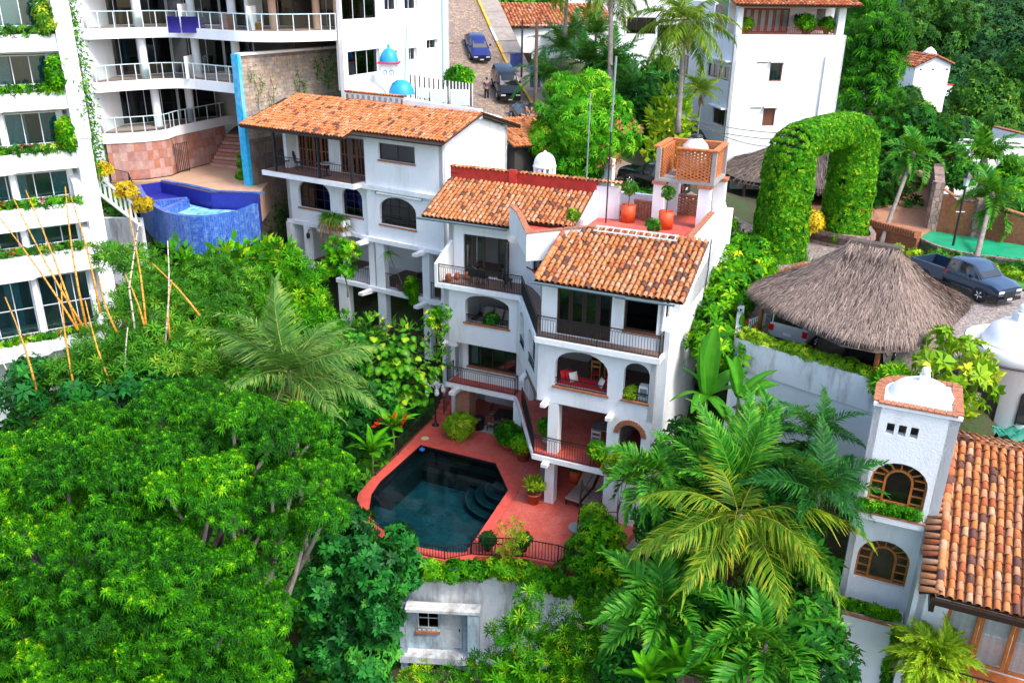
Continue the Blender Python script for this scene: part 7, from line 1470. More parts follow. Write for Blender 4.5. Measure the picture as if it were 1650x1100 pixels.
o = thing('green_tarp', 'crumpled dark green tarpaulin beside the tiled roof', 'tarpaulin', at(1640, 698, 6.8)); g = MB(); n = 8; g.add([((i / n - .5) * 1.8, (j / n - .5) * .9, .12 * math.sin(i * 1.7 + j) + .1 * math.cos(j * 2.3 - i)) for i in range(n + 1) for j in range(n + 1)], [(i * 9 + j, (i + 1) * 9 + j, (i + 1) * 9 + j + 1, i * 9 + j + 1) for i in range(n) for j in range(n)]); g.add([((i / n - .5) * 1.8, (j / n - .5) * .9, -.35) for i in (0, n) for j in (0, n)], [(0, 1, 3, 2)]); g.build('sheet', M('green_tarp', (.01, .20, .13), .6, .2), o, True)
for i, (x, y, lab) in enumerate(((1510, 655, 'grey water drum under the papaya leaves'), (1495, 665, 'small white jug beside the tower roof'))): o = thing('water_drum', lab, 'drum', at(x, y, 6.6)); s = (1, .7)[i]; MB().lathe([(0, 0), (.3 * s, 0), (.32 * s, .6 * s), (.2 * s, .75 * s), (.1 * s, .8 * s), (0, .8 * s)], 14).build('body', (CONCRETE, PW)[i], o, True); MB().lathe([(.11 * s, .8 * s), (.11 * s, .88 * s), (0, .9 * s)], 10).build('cap', BLACKPL, o)
# ------------------------------------------------------------------ tower house at the lower right
TT = R(24); TA = Vector((11.5, 24.65, 0)); _td = Vector((math.cos(TT), -math.sin(TT), 0)); _tn = Vector((math.sin(TT), math.cos(TT), 0))
def tw_(u, v, z=0): return TA + _td * u + _tn * v + Vector((0, 0, z))
to = thing('tower_house', 'white house with square stair tower, arched wooden windows and tiled roof at lower right', 'house', TA, -TT)
g = MB(); g.wall((.0, 0), (2.45, 0), -2.5, 10.2, .3, [(.28, 1.98, 6.72, 8.35, .72), (.34, 1.96, 3.72, 5.4, .7), (.45, .68, 9.3, 9.68, 0), (.80, 1.03, 9.3, 9.68, 0), (1.15, 1.38, 9.3, 9.68, 0)]); g.wall((2.45, 0), (2.45, 2.5), -2.5, 10.2, .3)
rc = [(.0, 1.3)] + [(1.25 - 1.25 * math.cos(R(a)), 1.3 + 1.2 * math.sin(R(a))) for a in range(15, 91, 15)]
for a, b in zip(rc[::-1] + [(0, 0)], (rc[::-1] + [(0, 0)])[1:]): g.wall(a, b, -2.5, 10.2, .2)
g.wall((2.45, 2.5), (1.25, 2.5), -2.5, 10.2, .25); g.build('tower_wall', WHITE, to)
tpo = [(-.05, -.05), (2.5, -.05), (2.5, 2.55), (1.25, 2.55)] + [(1.25 - 1.3 * math.cos(R(a)), 1.3 + 1.25 * math.sin(R(a))) for a in range(75, -1, -15)]
MB().prism(tpo, 10.2, 10.3).build('tower_roof', PW, to); q = [(x, y, 10.302) for x, y in off(tpo, -.13)]; brick_coping(to, q + q[:1], .3, .17, .06)
MB().lathe([(1.0, 10.3), (.92, 10.42), (.72, 10.62), (.45, 10.76), (.2, 10.82), (0, 10.83)], 24, (1.3, 1.25, 0)).build('dome', PW, to, True); MB().box(1.15, 1.45, 1.1, 1.4, 10.8, 11.0).build('finial_base', PW, to); MB().lathe([(.05, 11.0), (.12, 11.06), (.14, 11.16), (.1, 11.25), (0, 11.28)], 12, (1.3, 1.25, 0)).build('finial', PW, to, True)
def fanwindow(a0, a1, b0, b1, arch):
    o = window(to, (0, 0), (2.45, 0), a0, a1, b0, b1, 1, 1, ORANGEWOOD, glassmat('clear_dark_glass', (.75, .75, .72)), .16, .07, arch); W_ = wmap((0, 0), (2.45, 0)); c = (a0 + a1) / 2; r = (a1 - a0) / 2
    i0, i1 = c - r * .52, c + r * .52; mid = MB(); ol = outline(i0, i1, b0 + .06, b1 - arch * .42, arch * .62, 12); ol2 = outline(i0 + .07, i1 - .07, b0 + .12, b1 - arch * .42 - .07, arch * .55, 12); n = len(ol)
    mid.add([W_(a, .13, b) for a, b in ol] + [W_(a, .13, b) for a, b in ol2] + [W_(a, .2, b) for a, b in ol] + [W_(a, .2, b) for a, b in ol2], [f for i in range(n) for j in [(i + 1) % n] for f in ((i, j, n + j, n + i), (n + i, n + j, 3 * n + j, 3 * n + i), (j, i, 2 * n + i, 2 * n + j))]); mid.build('inner_frame', ORANGEWOOD, o)
    for sgn in (-1, 1):
        for k in range(4): z_ = b0 + .15 + k * (b1 - arch - b0) * .32; g = MB(); wbox(g, W_, *(sorted((c + sgn * r * .52, c + sgn * r * .95))), .15, .19, z_, z_ + .045); g.build('glazing_bar', ORANGEWOOD, o)
    for an in (35, 62, 90, 118, 145): g = MB(); sp2 = b1 - arch; g.bar(W_(c + r * .5 * math.cos(R(an)), .17, sp2 + arch * .58 * math.sin(R(an))), W_(c + r * .94 * math.cos(R(an)), .17, sp2 + arch * .94 * math.sin(R(an))), .045, .045, up=(0, 1, 0)); g.build('glazing_bar', ORANGEWOOD, o)
fanwindow(.28, 1.98, 6.72, 8.35, .72); fanwindow(.34, 1.96, 3.72, 5.4, .7)
MB().box(.31, 2.14, .75, .85, 0, 10).build('stair_wall', M('brown_stair_wall', (.30, .22, .17), .9, .4, 2, .3, 20), to)
MB().box(.1, 2.1, -.35, -.002, 6.28, 6.5).build('planter_ledge', WHITE, to); MB().box(.08, 2.12, -.37, -.3, 6.5, 6.56).build('ledge_brick', BRICKTRIM, to); MB().box(.2, 2.1, -.9, -.002, 2.6, 2.8).build('planter_ledge', WHITE, to); MB().box(.15, 2.15, -.95, -.85, 2.8, 2.87).build('ledge_brick', BRICKTRIM, to)
MB().wall((.25, -.88), (2.1, -.88), -3, 2.6, .88).build('lower_bay', WHITE, to); MB().wall((2.3, -1.3), (2.3, 0), -3, 5.2, .15).build('side_fin', WHITE, to)
for i in range(14): MB().box(1.98, 2.12, -.96, -.885, 2.35 - i * .38, 2.66 - i * .38).build('edge_stone', STONE, to)
for z_, n_, lab in ((6.6, 9, 'upper'), (2.9, 9, 'lower')):
    v_ = -.2 if z_ > 5 else -.6; o = thing('window_planter_plants', 'leafy green plants under the %s arched window of the tower' % lab, 'plants', tw_(1.1, v_, z_), -TT, 'tower planter plants'); foliage('leaves', o, [((-.9 + i * .2, 0, .12), (.2, .16, .2), 40) for i in range(n_)], T_WHORL2, F_WHORL2, .14, LF_TREE)
    if z_ < 5: foliage('trailing_leaves', o, [((.85 + .05 * math.sin(i), -.35, -.2 - i * .33), (.16, .12, .25), 45) for i in range(16)], T_WHORL2, F_WHORL2, .11, LF_TREE)
# tiled roof and veranda
wt = (28, 22, 31, 7, 8, 4)
mr = tile_roof(to, 'main_roof', (2.62, -2.55, 5.55), (1, 0, 0), (0, 1, .43), 5.2, 6.3, .25, .34, wts=wt, jit=.008)
tile_roof(to, 'verge_roof', (2.14, 3.2, 7.95), (0, -1, -.43), (.42, 0, .16), 6.25, .46, .25, .4, indiv=40, wts=wt, pan=False); ridge_tiles(mr, [(2.66, -2.55, 5.72), (2.66, 3.2, 8.2)], .12, .36)
MB().box(2.3, 8, 3.17, 3.3, 7.9, 8.08).build('ridge_mortar', CONCRETE, to); tile_roof(to, 'back_roof', (8, 6.2, 6.9), (-1, 0, 0), (0, -1, .40), 5.4, 3.3, .25, .36, indiv=120, wts=wt); ridge_tiles(mr, [(2.6, 3.22, 8.1), (8, 3.22, 8.1)], .12, .4)
MB().box(2.5, 8, -2.7, -2.55, 5.3, 5.48).build('eave_board', DARKWOOD, to); MB().wall((2.3, 0), (2.3, -1.3), -2, 5.2, .2).build('side_wall', WHITE, to); MB().box(2.45, 8, 2.9, 3.1, -2, 7.7).build('rear_wall', WHITE, to); MB().box(2.5, 2.65, -2.5, -1.3, 4.9, 5.25).build('bracket', DARKWOOD, to)
for i in range(5): window(to, (2.3, -1.3), (8, -1.3), .9 + i * .95, .9 + i * .95 + .93, 2.5, 4.9, 1, 1, ORANGEWOOD, glassmat('clear_glass', (.92, .94, .94), .5), 0, .1, name='veranda_door', curtain=((.05, .95),))
MB().wall((2.3, -1.3), (8, -1.3), 4.9, 6.0, .2).build('lintel', WHITE, to); MB().wall((2.3, -1.3), (3.2, -1.3), 2.5, 4.9, .15).build('side_pier', WHITE, to); MB().box(2.5, 8, .9, 1.0, 2.4, 5.2).build('room_back', INTERIOR, to)
MB().prism([(2.3, -3.1), (8, -3.1), (8, 1), (2.3, 1)], 2.2, 2.45).build('veranda_slab', WHITE, to); MB().box(2.42, 8, -3.0, -1.35, 2.452, 2.47).build('veranda_floor', M('orange_floor_tile', (.52, .15, .04), .5, .35, 4, .2, 8), to)
railing(to, [(2.4, -1.4, 2.47), (2.4, -3.0, 2.47), (5.2, -3.0, 2.47), (8, -3.0, 2.47)], .9, .15, False)
o = thing('potted_palm', 'bushy yellow-green palm in a brown pot on the lower right veranda', 'potted palm', tw_(2.95, -2.35, 2.47)); pot(o, .32, .55, M('brown_pot', (.10, .035, .025), .5), 'taper')
for (az, el, s, mi) in ring(60, 82, -25, 1.1, 1.5, 5): f = bpy.data.objects.new('frond', FR_POT[mi % 3]); COL.objects.link(f); f.parent = o; f.location = (.08 * math.sin(az), .08 * math.cos(az), .6); f.rotation_euler = (R(el), R(random.uniform(-15, 15)), R(az)); f.scale = (s,) * 3
MB().tube([(0, 0, .4), (0, 0, .8)], .06, 6).build('stem', TRUNKB, o)
tag(MB().tube([at(1598, 686, 8.0), at(1612, 690, 7.9), at(1622, 700, 7.8), at(1612, 698, 7.85), at(1606, 690, 7.95)], .03, 6).build('hose', M('green_hose', (.02, .25, .2), .5)), 'loop of green hose lying on the ridge of the tiled roof', 'hose')
# stone wall, tiled steps and white wall below the tower
o = thing('brick_steps', 'brick and stone garden steps at the foot of the tower', 'steps', tw_(-.2, -.3, 0), -TT)
for i in range(9): MB().box(-1.35, -.12, -.9 + i * .3, -.6 + i * .3, 1.5 + i * .13 - 2, 1.5 + i * .13).build('step', BRICKTRIM if i % 2 else STONE, o)
o = thing('white_garden_wall', 'low white wall at the bottom edge below the tower', 'wall', (0, 0, 0)); a, b = at(1283, 1062, 0), at(1372, 1095, 0); MB().wall((a.x, a.y), (b.x, b.y), -3, (1.1, .8), .35).build('wall', OLDWHITE, o)
tree('wall_shrub', 'glossy green shrub growing beside the low white wall at the bottom', tw_(-.2, -1.0, .8), [(tw_(-.2, -1.0, 1.1), (.55, .45, .4), 150)], T_WHORL2, F_WHORL2, .28, LF_DARK, tr=.03, cat='shrub', limbs=False)
# ------------------------------------------------------------------ vehicles and a passer-by
def paint(name, c, rough=.25):
    if name in MATS: return MATS[name]
    m, n, l, p = _new(name); p.inputs['Base Color'].default_value = (*c, 1); p.inputs['Roughness'].default_value = rough; p.inputs['Metallic'].default_value = .35; p.inputs['Coat Weight'].default_value = .6; p.inputs['Coat Roughness'].default_value = .08; MATS[name] = m; return m
CARGLASS = M('car_glass', (.015, .02, .022), .06, .05, 3, 0, spec=.8); LAMPW = M('headlamp', (.75, .78, .8), .15, .05, 3, 0); LAMPR = M('tail_lamp', (.55, .012, .01), .2, .05, 3, 0); PLATE = M('number_plate', (.7, .7, .68), .5, .05, 3, 0)
def car(name, label, loc, head, st, cabin, col, L, wheels, wr=.34, pitch=0, bed=None, group=None, cat='car', extras=True, hood=None):
    """st: stations (y, z_bottom, z_belt, z_top, half-width, half-width of roof), rear to front along +Y; cabin: (first, last) station of the glasshouse."""
    o = thing(name, label, cat, loc, 0, group); o.rotation_euler = (pitch, 0, head)
    def sec(s): y, zb, zl, zt, w_, wt_ = s; return [(-w_ * .86, y, zb), (-w_, y, zb + (zl - zb) * .35), (-w_ * .985, y, zb + (zl - zb) * .75), (-w_ * .95, y, zl), (-wt_, y, zl + (zt - zl) * .92), (-wt_ * .6, y, zt), (wt_ * .6, y, zt), (wt_, y, zl + (zt - zl) * .92), (w_ * .95, y, zl), (w_ * .985, y, zb + (zl - zb) * .75), (w_, y, zb + (zl - zb) * .35), (w_ * .86, y, zb)]
    body = MB(); S = [sec(s) for s in st]; n = 12; body.v = [q for s in S for q in s]
    def face(i, a): return (i * n + a, i * n + (a + 1) % n, (i + 1) * n + (a + 1) % n, (i + 1) * n + a)
    c0, c1 = cabin
    for i in range(len(st) - 1):
        for a in range(n): body.f.append(face(i, a)); body.m.append(1 if a == 11 else 0)
    body.f += [tuple(range(n))[::-1], tuple((len(S) - 1) * n + k for k in range(n))]; body.m += [0, 0]
    b = body.build('body', [paint(*col), RUBBER], o, True); e = b.modifiers.new('edge', 'EDGE_SPLIT'); e.split_angle = R(38)
    def pane(nm, q, k=.10, push=.012):
        q = [Vector(x) for x in q]; c = sum(q, Vector()) / 4; nn_ = (q[1] - q[0]).cross(q[2] - q[1]).normalized()
        if nn_.dot(c - Vector((0, c.y, .8))) < 0: nn_ = -nn_
        q = [x.lerp(c, k) + nn_ * push for x in q]; MB().add(q + [x - nn_ * .008 for x in q], [(0, 1, 2, 3), (7, 6, 5, 4)]).build(nm, CARGLASS, o)
    for i in range(c0, c1):
        for a in (3, 7):
            s0, s1 = S[i], S[i + 1]; zz = abs(st[i][3] - st[i][2]) > .25 or abs(st[i + 1][3] - st[i + 1][2]) > .25
            if zz: pane('side_window', (s0[a], s0[a + 1], s1[a + 1], s1[a]), .12)
    for nm, i in (('rear_window', c0), ('windscreen', c1 - 1)):
        s0, s1 = S[i], S[i + 1]; pane(nm, (s0[4], s0[7], s1[7], s1[4]), .07, .02)
    for (y, x) in [(yy, sx) for yy in wheels for sx in (-1, 1)]:
        w_ = max(s[4] for s in st); wl = MB(); wl.lathe([(0, -.1), (wr * .62, -.1), (wr * .93, -.11), (wr, -.06), (wr, .06), (wr * .93, .11), (wr * .62, .1), (0, .1)], 20).build
        t = MB(); t.lathe([(wr * .6, -.11), (wr * .93, -.115), (wr, -.06), (wr, .06), (wr * .93, .115), (wr * .6, .11)], 22); t = t.build('tyre', RUBBER, None, True); wh = MB(); wh.lathe([(0, .06), (wr * .25, .07), (wr * .6, .105), (wr * .62, .1)], 22); 
        for k in range(5): an = k * 2 * math.pi / 5; wh.bar((.04 * math.cos(an), .04 * math.sin(an), .11), (wr * .56 * math.cos(an), wr * .56 * math.sin(an), .115), .07, .03, 1)
        rm_ = wh.build('wheel', [RUBBER, CHROME], o, True); rm_.matrix_local = Matrix.Translation((x * (w_ - .09), y, wr)) @ Matrix.Rotation(R(90) * x, 4, 'Y'); t.parent = rm_
    y0, y1 = st[0][0], st[-1][0]; w0, w1 = st[0][4], st[-1][4]
    for x in (-1, 1):
        g = MB(); g.box(min(x * (w1 * .95), x * (w1 * .5)), max(x * (w1 * .95), x * (w1 * .5)), y1 - .22, y1 + .015, st[-1][2] - .15, st[-1][2] - .04); g.build('headlight', LAMPW, o)
        g = MB(); h0 = st[0][2]; g.box(min(x * w0 * .99, x * (w0 * .74)), max(x * w0 * .99, x * (w0 * .74)), y0 - .02, y0 + .12, h0 - .32, h0 - .04); g.build('tail_light', LAMPR, o)
        m0 = st[c1 - 1]; g = MB(); g.box(min(x * (m0[4] + .02), x * (m0[4] + .2)), max(x * (m0[4] + .02), x * (m0[4] + .2)), m0[0] - .05, m0[0] + .07, m0[2] - .02, m0[2] + .14); g.build('mirror', paint(*col), o)
    MB().box(-w1 * .45, w1 * .45, y1 - .03, y1 + .02, .45, st[-1][2] - .12).build('grille', BLACKPL, o); MB().box(-w1 * .95, w1 * .95, y1 - .1, y1 + .05, .28, .44).build('front_bumper', BLACKPL if extras else paint(*col), o); MB().box(-w0 * .95, w0 * .95, y0 - .06, y0 + .08, .3, .48).build('rear_bumper', BLACKPL, o)
    MB().box(-.17, .17, y0 - .035, y0 - .015, st[0][2] - .42, st[0][2] - .28).build('number_plate', PLATE, o); MB().box(-.17, .17, y1 + .052, y1 + .06, .33, .43).build('number_plate', PLATE, o)
    return o
def dirh(dx, dy): return math.atan2(-dx, dy)
SEDAN = [(-2.1, .3, .82, .86, .78, .62), (-1.75, .28, .92, .98, .84, .62), (-1.1, .25, .94, 1.40, .87, .60), (-.2, .25, .93, 1.46, .88, .62), (.55, .25, .92, 1.38, .88, .60), (1.15, .26, .90, .97, .87, .66), (1.75, .28, .80, .86, .83, .62), (2.1, .32, .68, .74, .72, .5)]
SUVS = [(-2.2, .42, 1.0, 1.1, .84, .66), (-2.05, .38, 1.05, 1.66, .90, .68), (-1.1, .36, 1.05, 1.75, .92, .70), (0, .36, 1.04, 1.76, .92, .70), (.55, .36, 1.03, 1.70, .92, .68), (1.2, .36, 1.02, 1.09, .92, .72), (1.9, .38, .96, 1.02, .88, .68), (2.25, .42, .82, .9, .80, .6)]
VANS = [(-2.3, .45, 1.05, 1.1, .86, .74), (-2.22, .4, 1.1, 1.88, .90, .74), (-1.0, .38, 1.1, 1.96, .92, .76), (.3, .38, 1.1, 1.95, .92, .75), (1.1, .38, 1.08, 1.86, .92, .72), (1.75, .4, 1.05, 1.12, .9, .74), (2.2, .45, .85, .95, .82, .6)]
PICK = [(-.45, .5, 1.10, 1.14, .92, .74), (-.35, .5, 1.12, 1.74, .92, .68), (.3, .48, 1.12, 1.80, .93, .70), (.95, .48, 1.11, 1.74, .93, .68), (1.65, .48, 1.10, 1.16, .93, .74), (2.3, .5, 1.04, 1.1, .91, .72), (2.72, .55, .86, .94, .84, .6)]
pk = car('pickup_truck', 'grey-blue double-cab pickup truck parked behind the thatched car port', (23.15, 42.7, 8.0), dirh(.415, -.91), PICK, (0, 4), ('slate_paint', (.03, .065, .12)), 5.3, (-1.55, 1.75), .39, cat='pickup truck')
g = MB(); SL = paint('slate_paint', (0, 0, 0))
for x in (-1, 1): g.prism([(x * .92 - (.06 if x > 0 else 0), -2.6), (x * .92 + (.06 if x < 0 else 0), -2.6), (x * .92 + (.06 if x < 0 else 0), -.46), (x * .92 - (.06 if x > 0 else 0), -.46)], .5, 1.12)
g.box(-.85, .85, -2.6, -2.54, .6, 1.12); g.box(-.86, .86, -2.54, -.46, .55, .64); g.build('bed', SL, pk); MB().box(-.84, .84, -2.5, -.5, .645, .66).build('bed_liner', BLACKPL, pk)
for sx in (-1, 1): MB().bar((sx * .97, -.6, .45), (sx * .97, 1.2, .45), .1, .05).build('side_step', BLACKPL, pk)
def roadz(x, y):
    q = min(ssub, key=lambda s: (s[0].x - x) ** 2 + (s[0].y - y) ** 2)[0]; return q.z
for nm, lab, (x, y), st, cab, colr, hd, pt, L in (('parked_car', 'bright blue car parked highest on the cobbled street', (-3.4, 78.8), SEDAN, (1, 5), ('deep_blue_paint', (.008, .022, .16)), (.24, -.97), -19, 4.2),
    ('parked_car', 'black sport utility vehicle in the middle of the street row, a person beside it', (-.85, 72.2), SUVS, (0, 5), ('black_paint', (.006, .007, .009)), (.2, -.98), -16, 4.5), ('parked_car', 'dark hatchback parked lowest on the street, nearest the mango tree', (.95, 66.6), SEDAN, (1, 5), ('charcoal_paint', (.012, .015, .018)), (.36, -.93), -12, 4.2)):
    car(nm, lab, (x, y, roadz(x, y) + .06), dirh(*hd), st, cab, colr, L, (-1.25, 1.3), .34, R(pt), group='cars parked on the cobbled street')
car('parked_car', 'black off-road car with roof rails parked behind the villa roof terrace', (8.9, 55.6, roadz(8.9, 55.6) + .05), dirh(-.86, .5), SUVS, (0, 5), ('black_paint',  (0, 0, 0)), 4.4, (-1.35, 1.35), .38, R(9))
car('white_van', 'white van parked under the thatched roof, seen from behind', (11.75 + .64 * 2.2, 34.35 + .77 * 2.2, 8.0), dirh(.64, .77), VANS, (0, 5), ('white_paint', (.72, .74, .76)), 4.5, (-1.45, 1.4), .34, cat='van')
car('parked_car', 'black car with red tail lights under the thatched roof', (13.5 + .5 * 2.1, 30.85 + .86 * 2.1, 8.0), dirh(.5, .86), SEDAN, (1, 5), ('black_paint', (0, 0, 0)), 4.2, (-1.25, 1.3), .34)
# person standing beside the black car
pz = roadz(-2.35, 71.0); pr = thing('person', 'person in a patterned dark shirt and black trousers leaning on the black car', 'person', (-2.3, 71.2, pz + .02), R(200))
def skin(name, J, E, m, parent, root=0):
    me = bpy.data.meshes.new(name); me.from_pydata([j[:3] for j in J], E, []); o = bpy.data.objects.new(name, me); COL.objects.link(o); o.parent = parent; me.materials.append(m); sk = o.modifiers.new('skin', 'SKIN'); 
    for i, j in enumerate(J): me.skin_vertices[0].data[i].radius = (j[3], j[4] if len(j) > 4 else j[3]); me.skin_vertices[0].data[i].use_root = (i == root)
    s = o.modifiers.new('sub', 'SUBSURF'); s.levels = s.render_levels = 2; return o
SK = M('skin', (.38, .20, .13), .6, .05)
skin('body', [(0, 0, .95, .14, .1), (0, 0, 1.2, .15, .1), (0, 0, 1.42, .16, .1), (0, .0, 1.52, .055), (0, -.01, 1.6, .075, .09), (0, -.01, 1.7, .075, .085), (-.19, 0, 1.42, .055), (-.27, -.05, 1.17, .042), (-.14, -.22, 1.12, .032), (.19, 0, 1.42, .055), (.27, -.05, 1.17, .042), (.14, -.22, 1.14, .032), (-.09, 0, .9, .085), (-.11, -.02, .5, .06), (-.11, .02, .08, .042), (-.11, -.12, .04, .035), (.09, 0, .9, .085), (.12, -.02, .5, .06), (.13, .02, .08, .042), (.13, -.12, .04, .035)], [(0, 1), (1, 2), (2, 3), (3, 4), (4, 5), (2, 6), (6, 7), (7, 8), (2, 9), (9, 10), (10, 11), (0, 12), (12, 13), (13, 14), (14, 15), (0, 16), (16, 17), (17, 18), (18, 19)], SK, pr)
skin('trousers', [(0, 0, .97, .155, .12), (-.09, 0, .88, .1), (-.11, -.02, .5, .078), (-.11, .02, .1, .065), (.09, 0, .88, .1), (.12, -.02, .5, .078), (.13, .02, .1, .065)], [(0, 1), (1, 2), (2, 3), (0, 4), (4, 5), (5, 6)], M('black_cloth', (.012, .012, .014), .9), pr)
skin('shirt', [(0, 0, .98, .165, .125), (0, 0, 1.2, .17, .125), (0, 0, 1.43, .175, .12), (-.2, 0, 1.42, .075), (-.25, -.03, 1.25, .065), (.2, 0, 1.42, .075), (.25, -.03, 1.25, .065)], [(0, 1), (1, 2), (2, 3), (3, 4), (2, 5), (5, 6)], M('patterned_shirt', (.12, .07, .12), .9, .8, 9, 0), pr); MB().lathe([(.0, 1.8), (.08, 1.77), (.095, 1.7), (.085, 1.64)], 12, (0, .01, 0)).build('hair', M('dark_hair', (.012, .009, .008), .7), pr, True)
# ------------------------------------------------------------------ trees, palms and undergrowth
def tup(v): return (v.x, v.y, v.z)
def clumps(spec, dep, n, r, jit=.5):
    return [(tup(atd(x, y, d if d else dep) + Vector((random.gauss(0, jit * .3), random.gauss(0, jit), random.gauss(0, jit * .2)))), (r * k, r * k, r * k * .85), int(n * k * k)) for x, y, k, d in spec]
# the big tree in the lower left
sp3 = []
for j, py in enumerate(range(640, 1160, 42)):
    xr = int(np.interp(py, [660, 700, 740, 800, 850, 900, 976, 1160], [470, 530, 562, 562, 535, 490, 450, 440]))
    for i, px in enumerate(range(-50, xr, 62)):
        if py < 715 and (px < 300 - (py - 610) * 3.2 or px > 350 + (py - 620) * 2.5): continue
        x = px + (35 if j % 2 else 0) + random.uniform(-18, 18)
        if x > xr: continue
        sp3.append((x, py + random.uniform(-12, 14), random.uniform(.7, 1.2), 33.0 - 5.2 * max(0, 1 - ((x - 300) / (330 if x > 300 else 480)) ** 2 - min(0, (py - 900) / 270) ** 2) ** .5 + random.uniform(-.9, .7)))
bt = tree('broad_tree', 'huge bright green broadleaf tree filling the lower left of the view', (-10.5, 23.5, ground_z(-10.5, 23.5)), clumps(sp3, 0, 175, .98, .25), T_TUFT, F_TUFT, .235, LF_TREE, TRUNK, .42, .35, lump=.55, fill=.5, sv=.35, top=-.25, foff=O_TUFT, upright=.55)
# umbrella-leaved tree in the bottom middle
tree('umbrella_tree', 'dark blue-green umbrella-leaved tree beside the little stained house', atd(560, 1060, 33.5), clumps([(560, 890, 1.1, 0), (610, 900, 1.0, 32.9), (640, 930, .8, 33), (580, 950, 1.1, 0), (530, 960, 1.1, 0), (620, 985, .8, 32.6), (560, 1020, 1.1, 0), (600, 1060, .9, 32.6), (520, 1060, 1.1, 0), (640, 880, .6, 33.3), (580, 1090, .9, 0)], 33, 210, 1.12), T_UMB, F_UMB, .33, LF_BLUE, TRUNK, .16, .3, lump=.4)
# mango and other street trees
tree('mango_tree', 'bright green mango tree with coral blossoms on the street behind the villa', atd(935, 288, 55), clumps([(915, 150, .85, 0), (950, 155, 1.0, 0), (896, 190, .85, 54), (930, 200, 1.1, 53), (985, 190, .9, 0), (884, 228, .8, 54), (905, 245, 1.0, 53.5), (960, 240, 1.0, 53.5), (1000, 220, .75, 0), (930, 268, .85, 54)], 55, 330, 1.6, .3), T_MANGO, F_MANGO, .48, LF_MANGO, TRUNKB, .2, .4, lump=.4)
foliage('blossoms', bpy.data.objects['mango_tree'], [(tuple(atd(x, y, 52.6) - bpy.data.objects['mango_tree'].location), (.32, .3, .35), 26) for x, y in ((853, 185), (994, 208), (965, 243), (975, 262), (988, 255), (1025, 205), (990, 268))], T_LEAF, F_LEAF, .3, LF_CORAL)
tree('climber_tree', 'tree wrapped in yellow-green climbing leaves left of the tall white house', atd(1080, 270, 62), clumps([(1085, 160, .75, 0), (1075, 190, .9, 0), (1095, 195, .8, 0), (1070, 225, .8, 0), (1060, 250, .7, 0)], 62, 170, 1.35, .2), T_LEAF * 1.6, F_LEAF, .42, LF_LIME, TRUNKB, .2, .5)
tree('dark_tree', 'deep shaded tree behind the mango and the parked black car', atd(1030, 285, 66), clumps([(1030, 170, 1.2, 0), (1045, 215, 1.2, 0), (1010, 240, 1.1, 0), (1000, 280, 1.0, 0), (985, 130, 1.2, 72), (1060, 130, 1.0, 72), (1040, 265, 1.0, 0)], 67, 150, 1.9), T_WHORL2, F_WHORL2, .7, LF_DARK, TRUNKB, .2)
tree('street_bush', 'small green bush on the street beside the striped fence', atd(740, 150, 62), clumps([(735, 128, 1, 0), (748, 124, .8, 0)], 63, 150, .75), T_WHORL2, F_WHORL2, .4, LF_TREE, TRUNKB, .06, cat='bush')
tree('street_thicket', 'shaded thicket on the uphill side of the street', atd(800, 60, 86), clumps([(800, 20, 1.2, 0), (830, 35, 1.2, 0), (795, 45, 1.0, 0), (820, 62, 1, 84), (870, 15, 1.3, 92), (840, 5, 1.3, 92), (780, -5, 1.3, 92)], 88, 140, 2.2), T_WHORL2, F_WHORL2, .8, LF_BIG, TRUNKB, .2)
# trees right of the tall house
tree('round_tree', 'bright green rounded tree against the side of the tall white house', atd(1400, 180, 84), clumps([(1385, 60, 1.1, 0), (1420, 75, 1.2, 0), (1432, 50, 1.0, 0), (1400, 110, 1.2, 0), (1425, 115, 1.0, 0), (1410, 20, 1.1, 92), (1395, 150, 1.1, 0), (1425, 165, .9, 0), (1380, -5, 1.0, 96)], 84, 110, 2.2, .5), T_TUFT, F_TUFT, .75, LF_TREE, TRUNKB, .25, lump=.5, foff=O_TUFT, upright=.4)
tree('dense_tree', 'dense dark green tree immediately right of the hedge arch', atd(1430, 350, 60), clumps([(1420, 215, 1.1, 0), (1460, 200, 1.1, 0), (1400, 250, 1.0, 0), (1440, 260, 1.2, 0), (1490, 215, 1.0, 0), (1410, 300, 1.0, 0), (1450, 310, 1.0, 0), (1395, 335, .9, 59), (1440, 340, .9, 59), (1500, 245, .9, 0), (1520, 215, .8, 0)], 62, 210, 1.75, .4), T_WHORL, F_WHORL, .55, LF_DARK, TRUNKB, .25, lump=.5)
for i, (x, y, d, k, lab, mt) in enumerate(((1590, 150, 118, 1.0, 'spreading olive-green tree below the far white house', LF_FOREST2), (1500, 30, 170, 1.3, 'pale green tree behind the far white house', LF_FOREST2), (1610, 215, 105, 1.0, 'broad green tree above the two right-hand palms', LF_FOREST2), (1550, 222, 98, .6, 'small feathery blue-green tree in front of the far white house', LF_FOREST), (1640, 300, 75, 1.0, 'green tree at the right edge beside the palms', LF_TREE), (1462, 175, 110, .6, 'green tree left of the far white house', LF_FOREST2), (1640, 130, 120, 1.1, 'rounded green tree at the right edge of the valley', LF_FOREST2), (1535, 262, 72, .5, 'low green tree between the brick pier and the palm', LF_DARK), (1630, 365, 62, .8, 'shaded shrub behind the brick wall at the right edge', LF_DARK))):
    tree('valley_tree', lab, atd(x, y + 60, d), clumps([(x - 28 * k, y + 8, 1, 0), (x + 25 * k, y + 4, 1, 0), (x, y - 18 * k, 1, 0), (x + 6, y + 30 * k, 1.1, 0)], d, 300, 2.0 * k * d / 110 + .4, .6), T_WHORL2, F_WHORL2, .35 + .0035 * d, mt, TRUNKB, .25, group='trees in the valley')
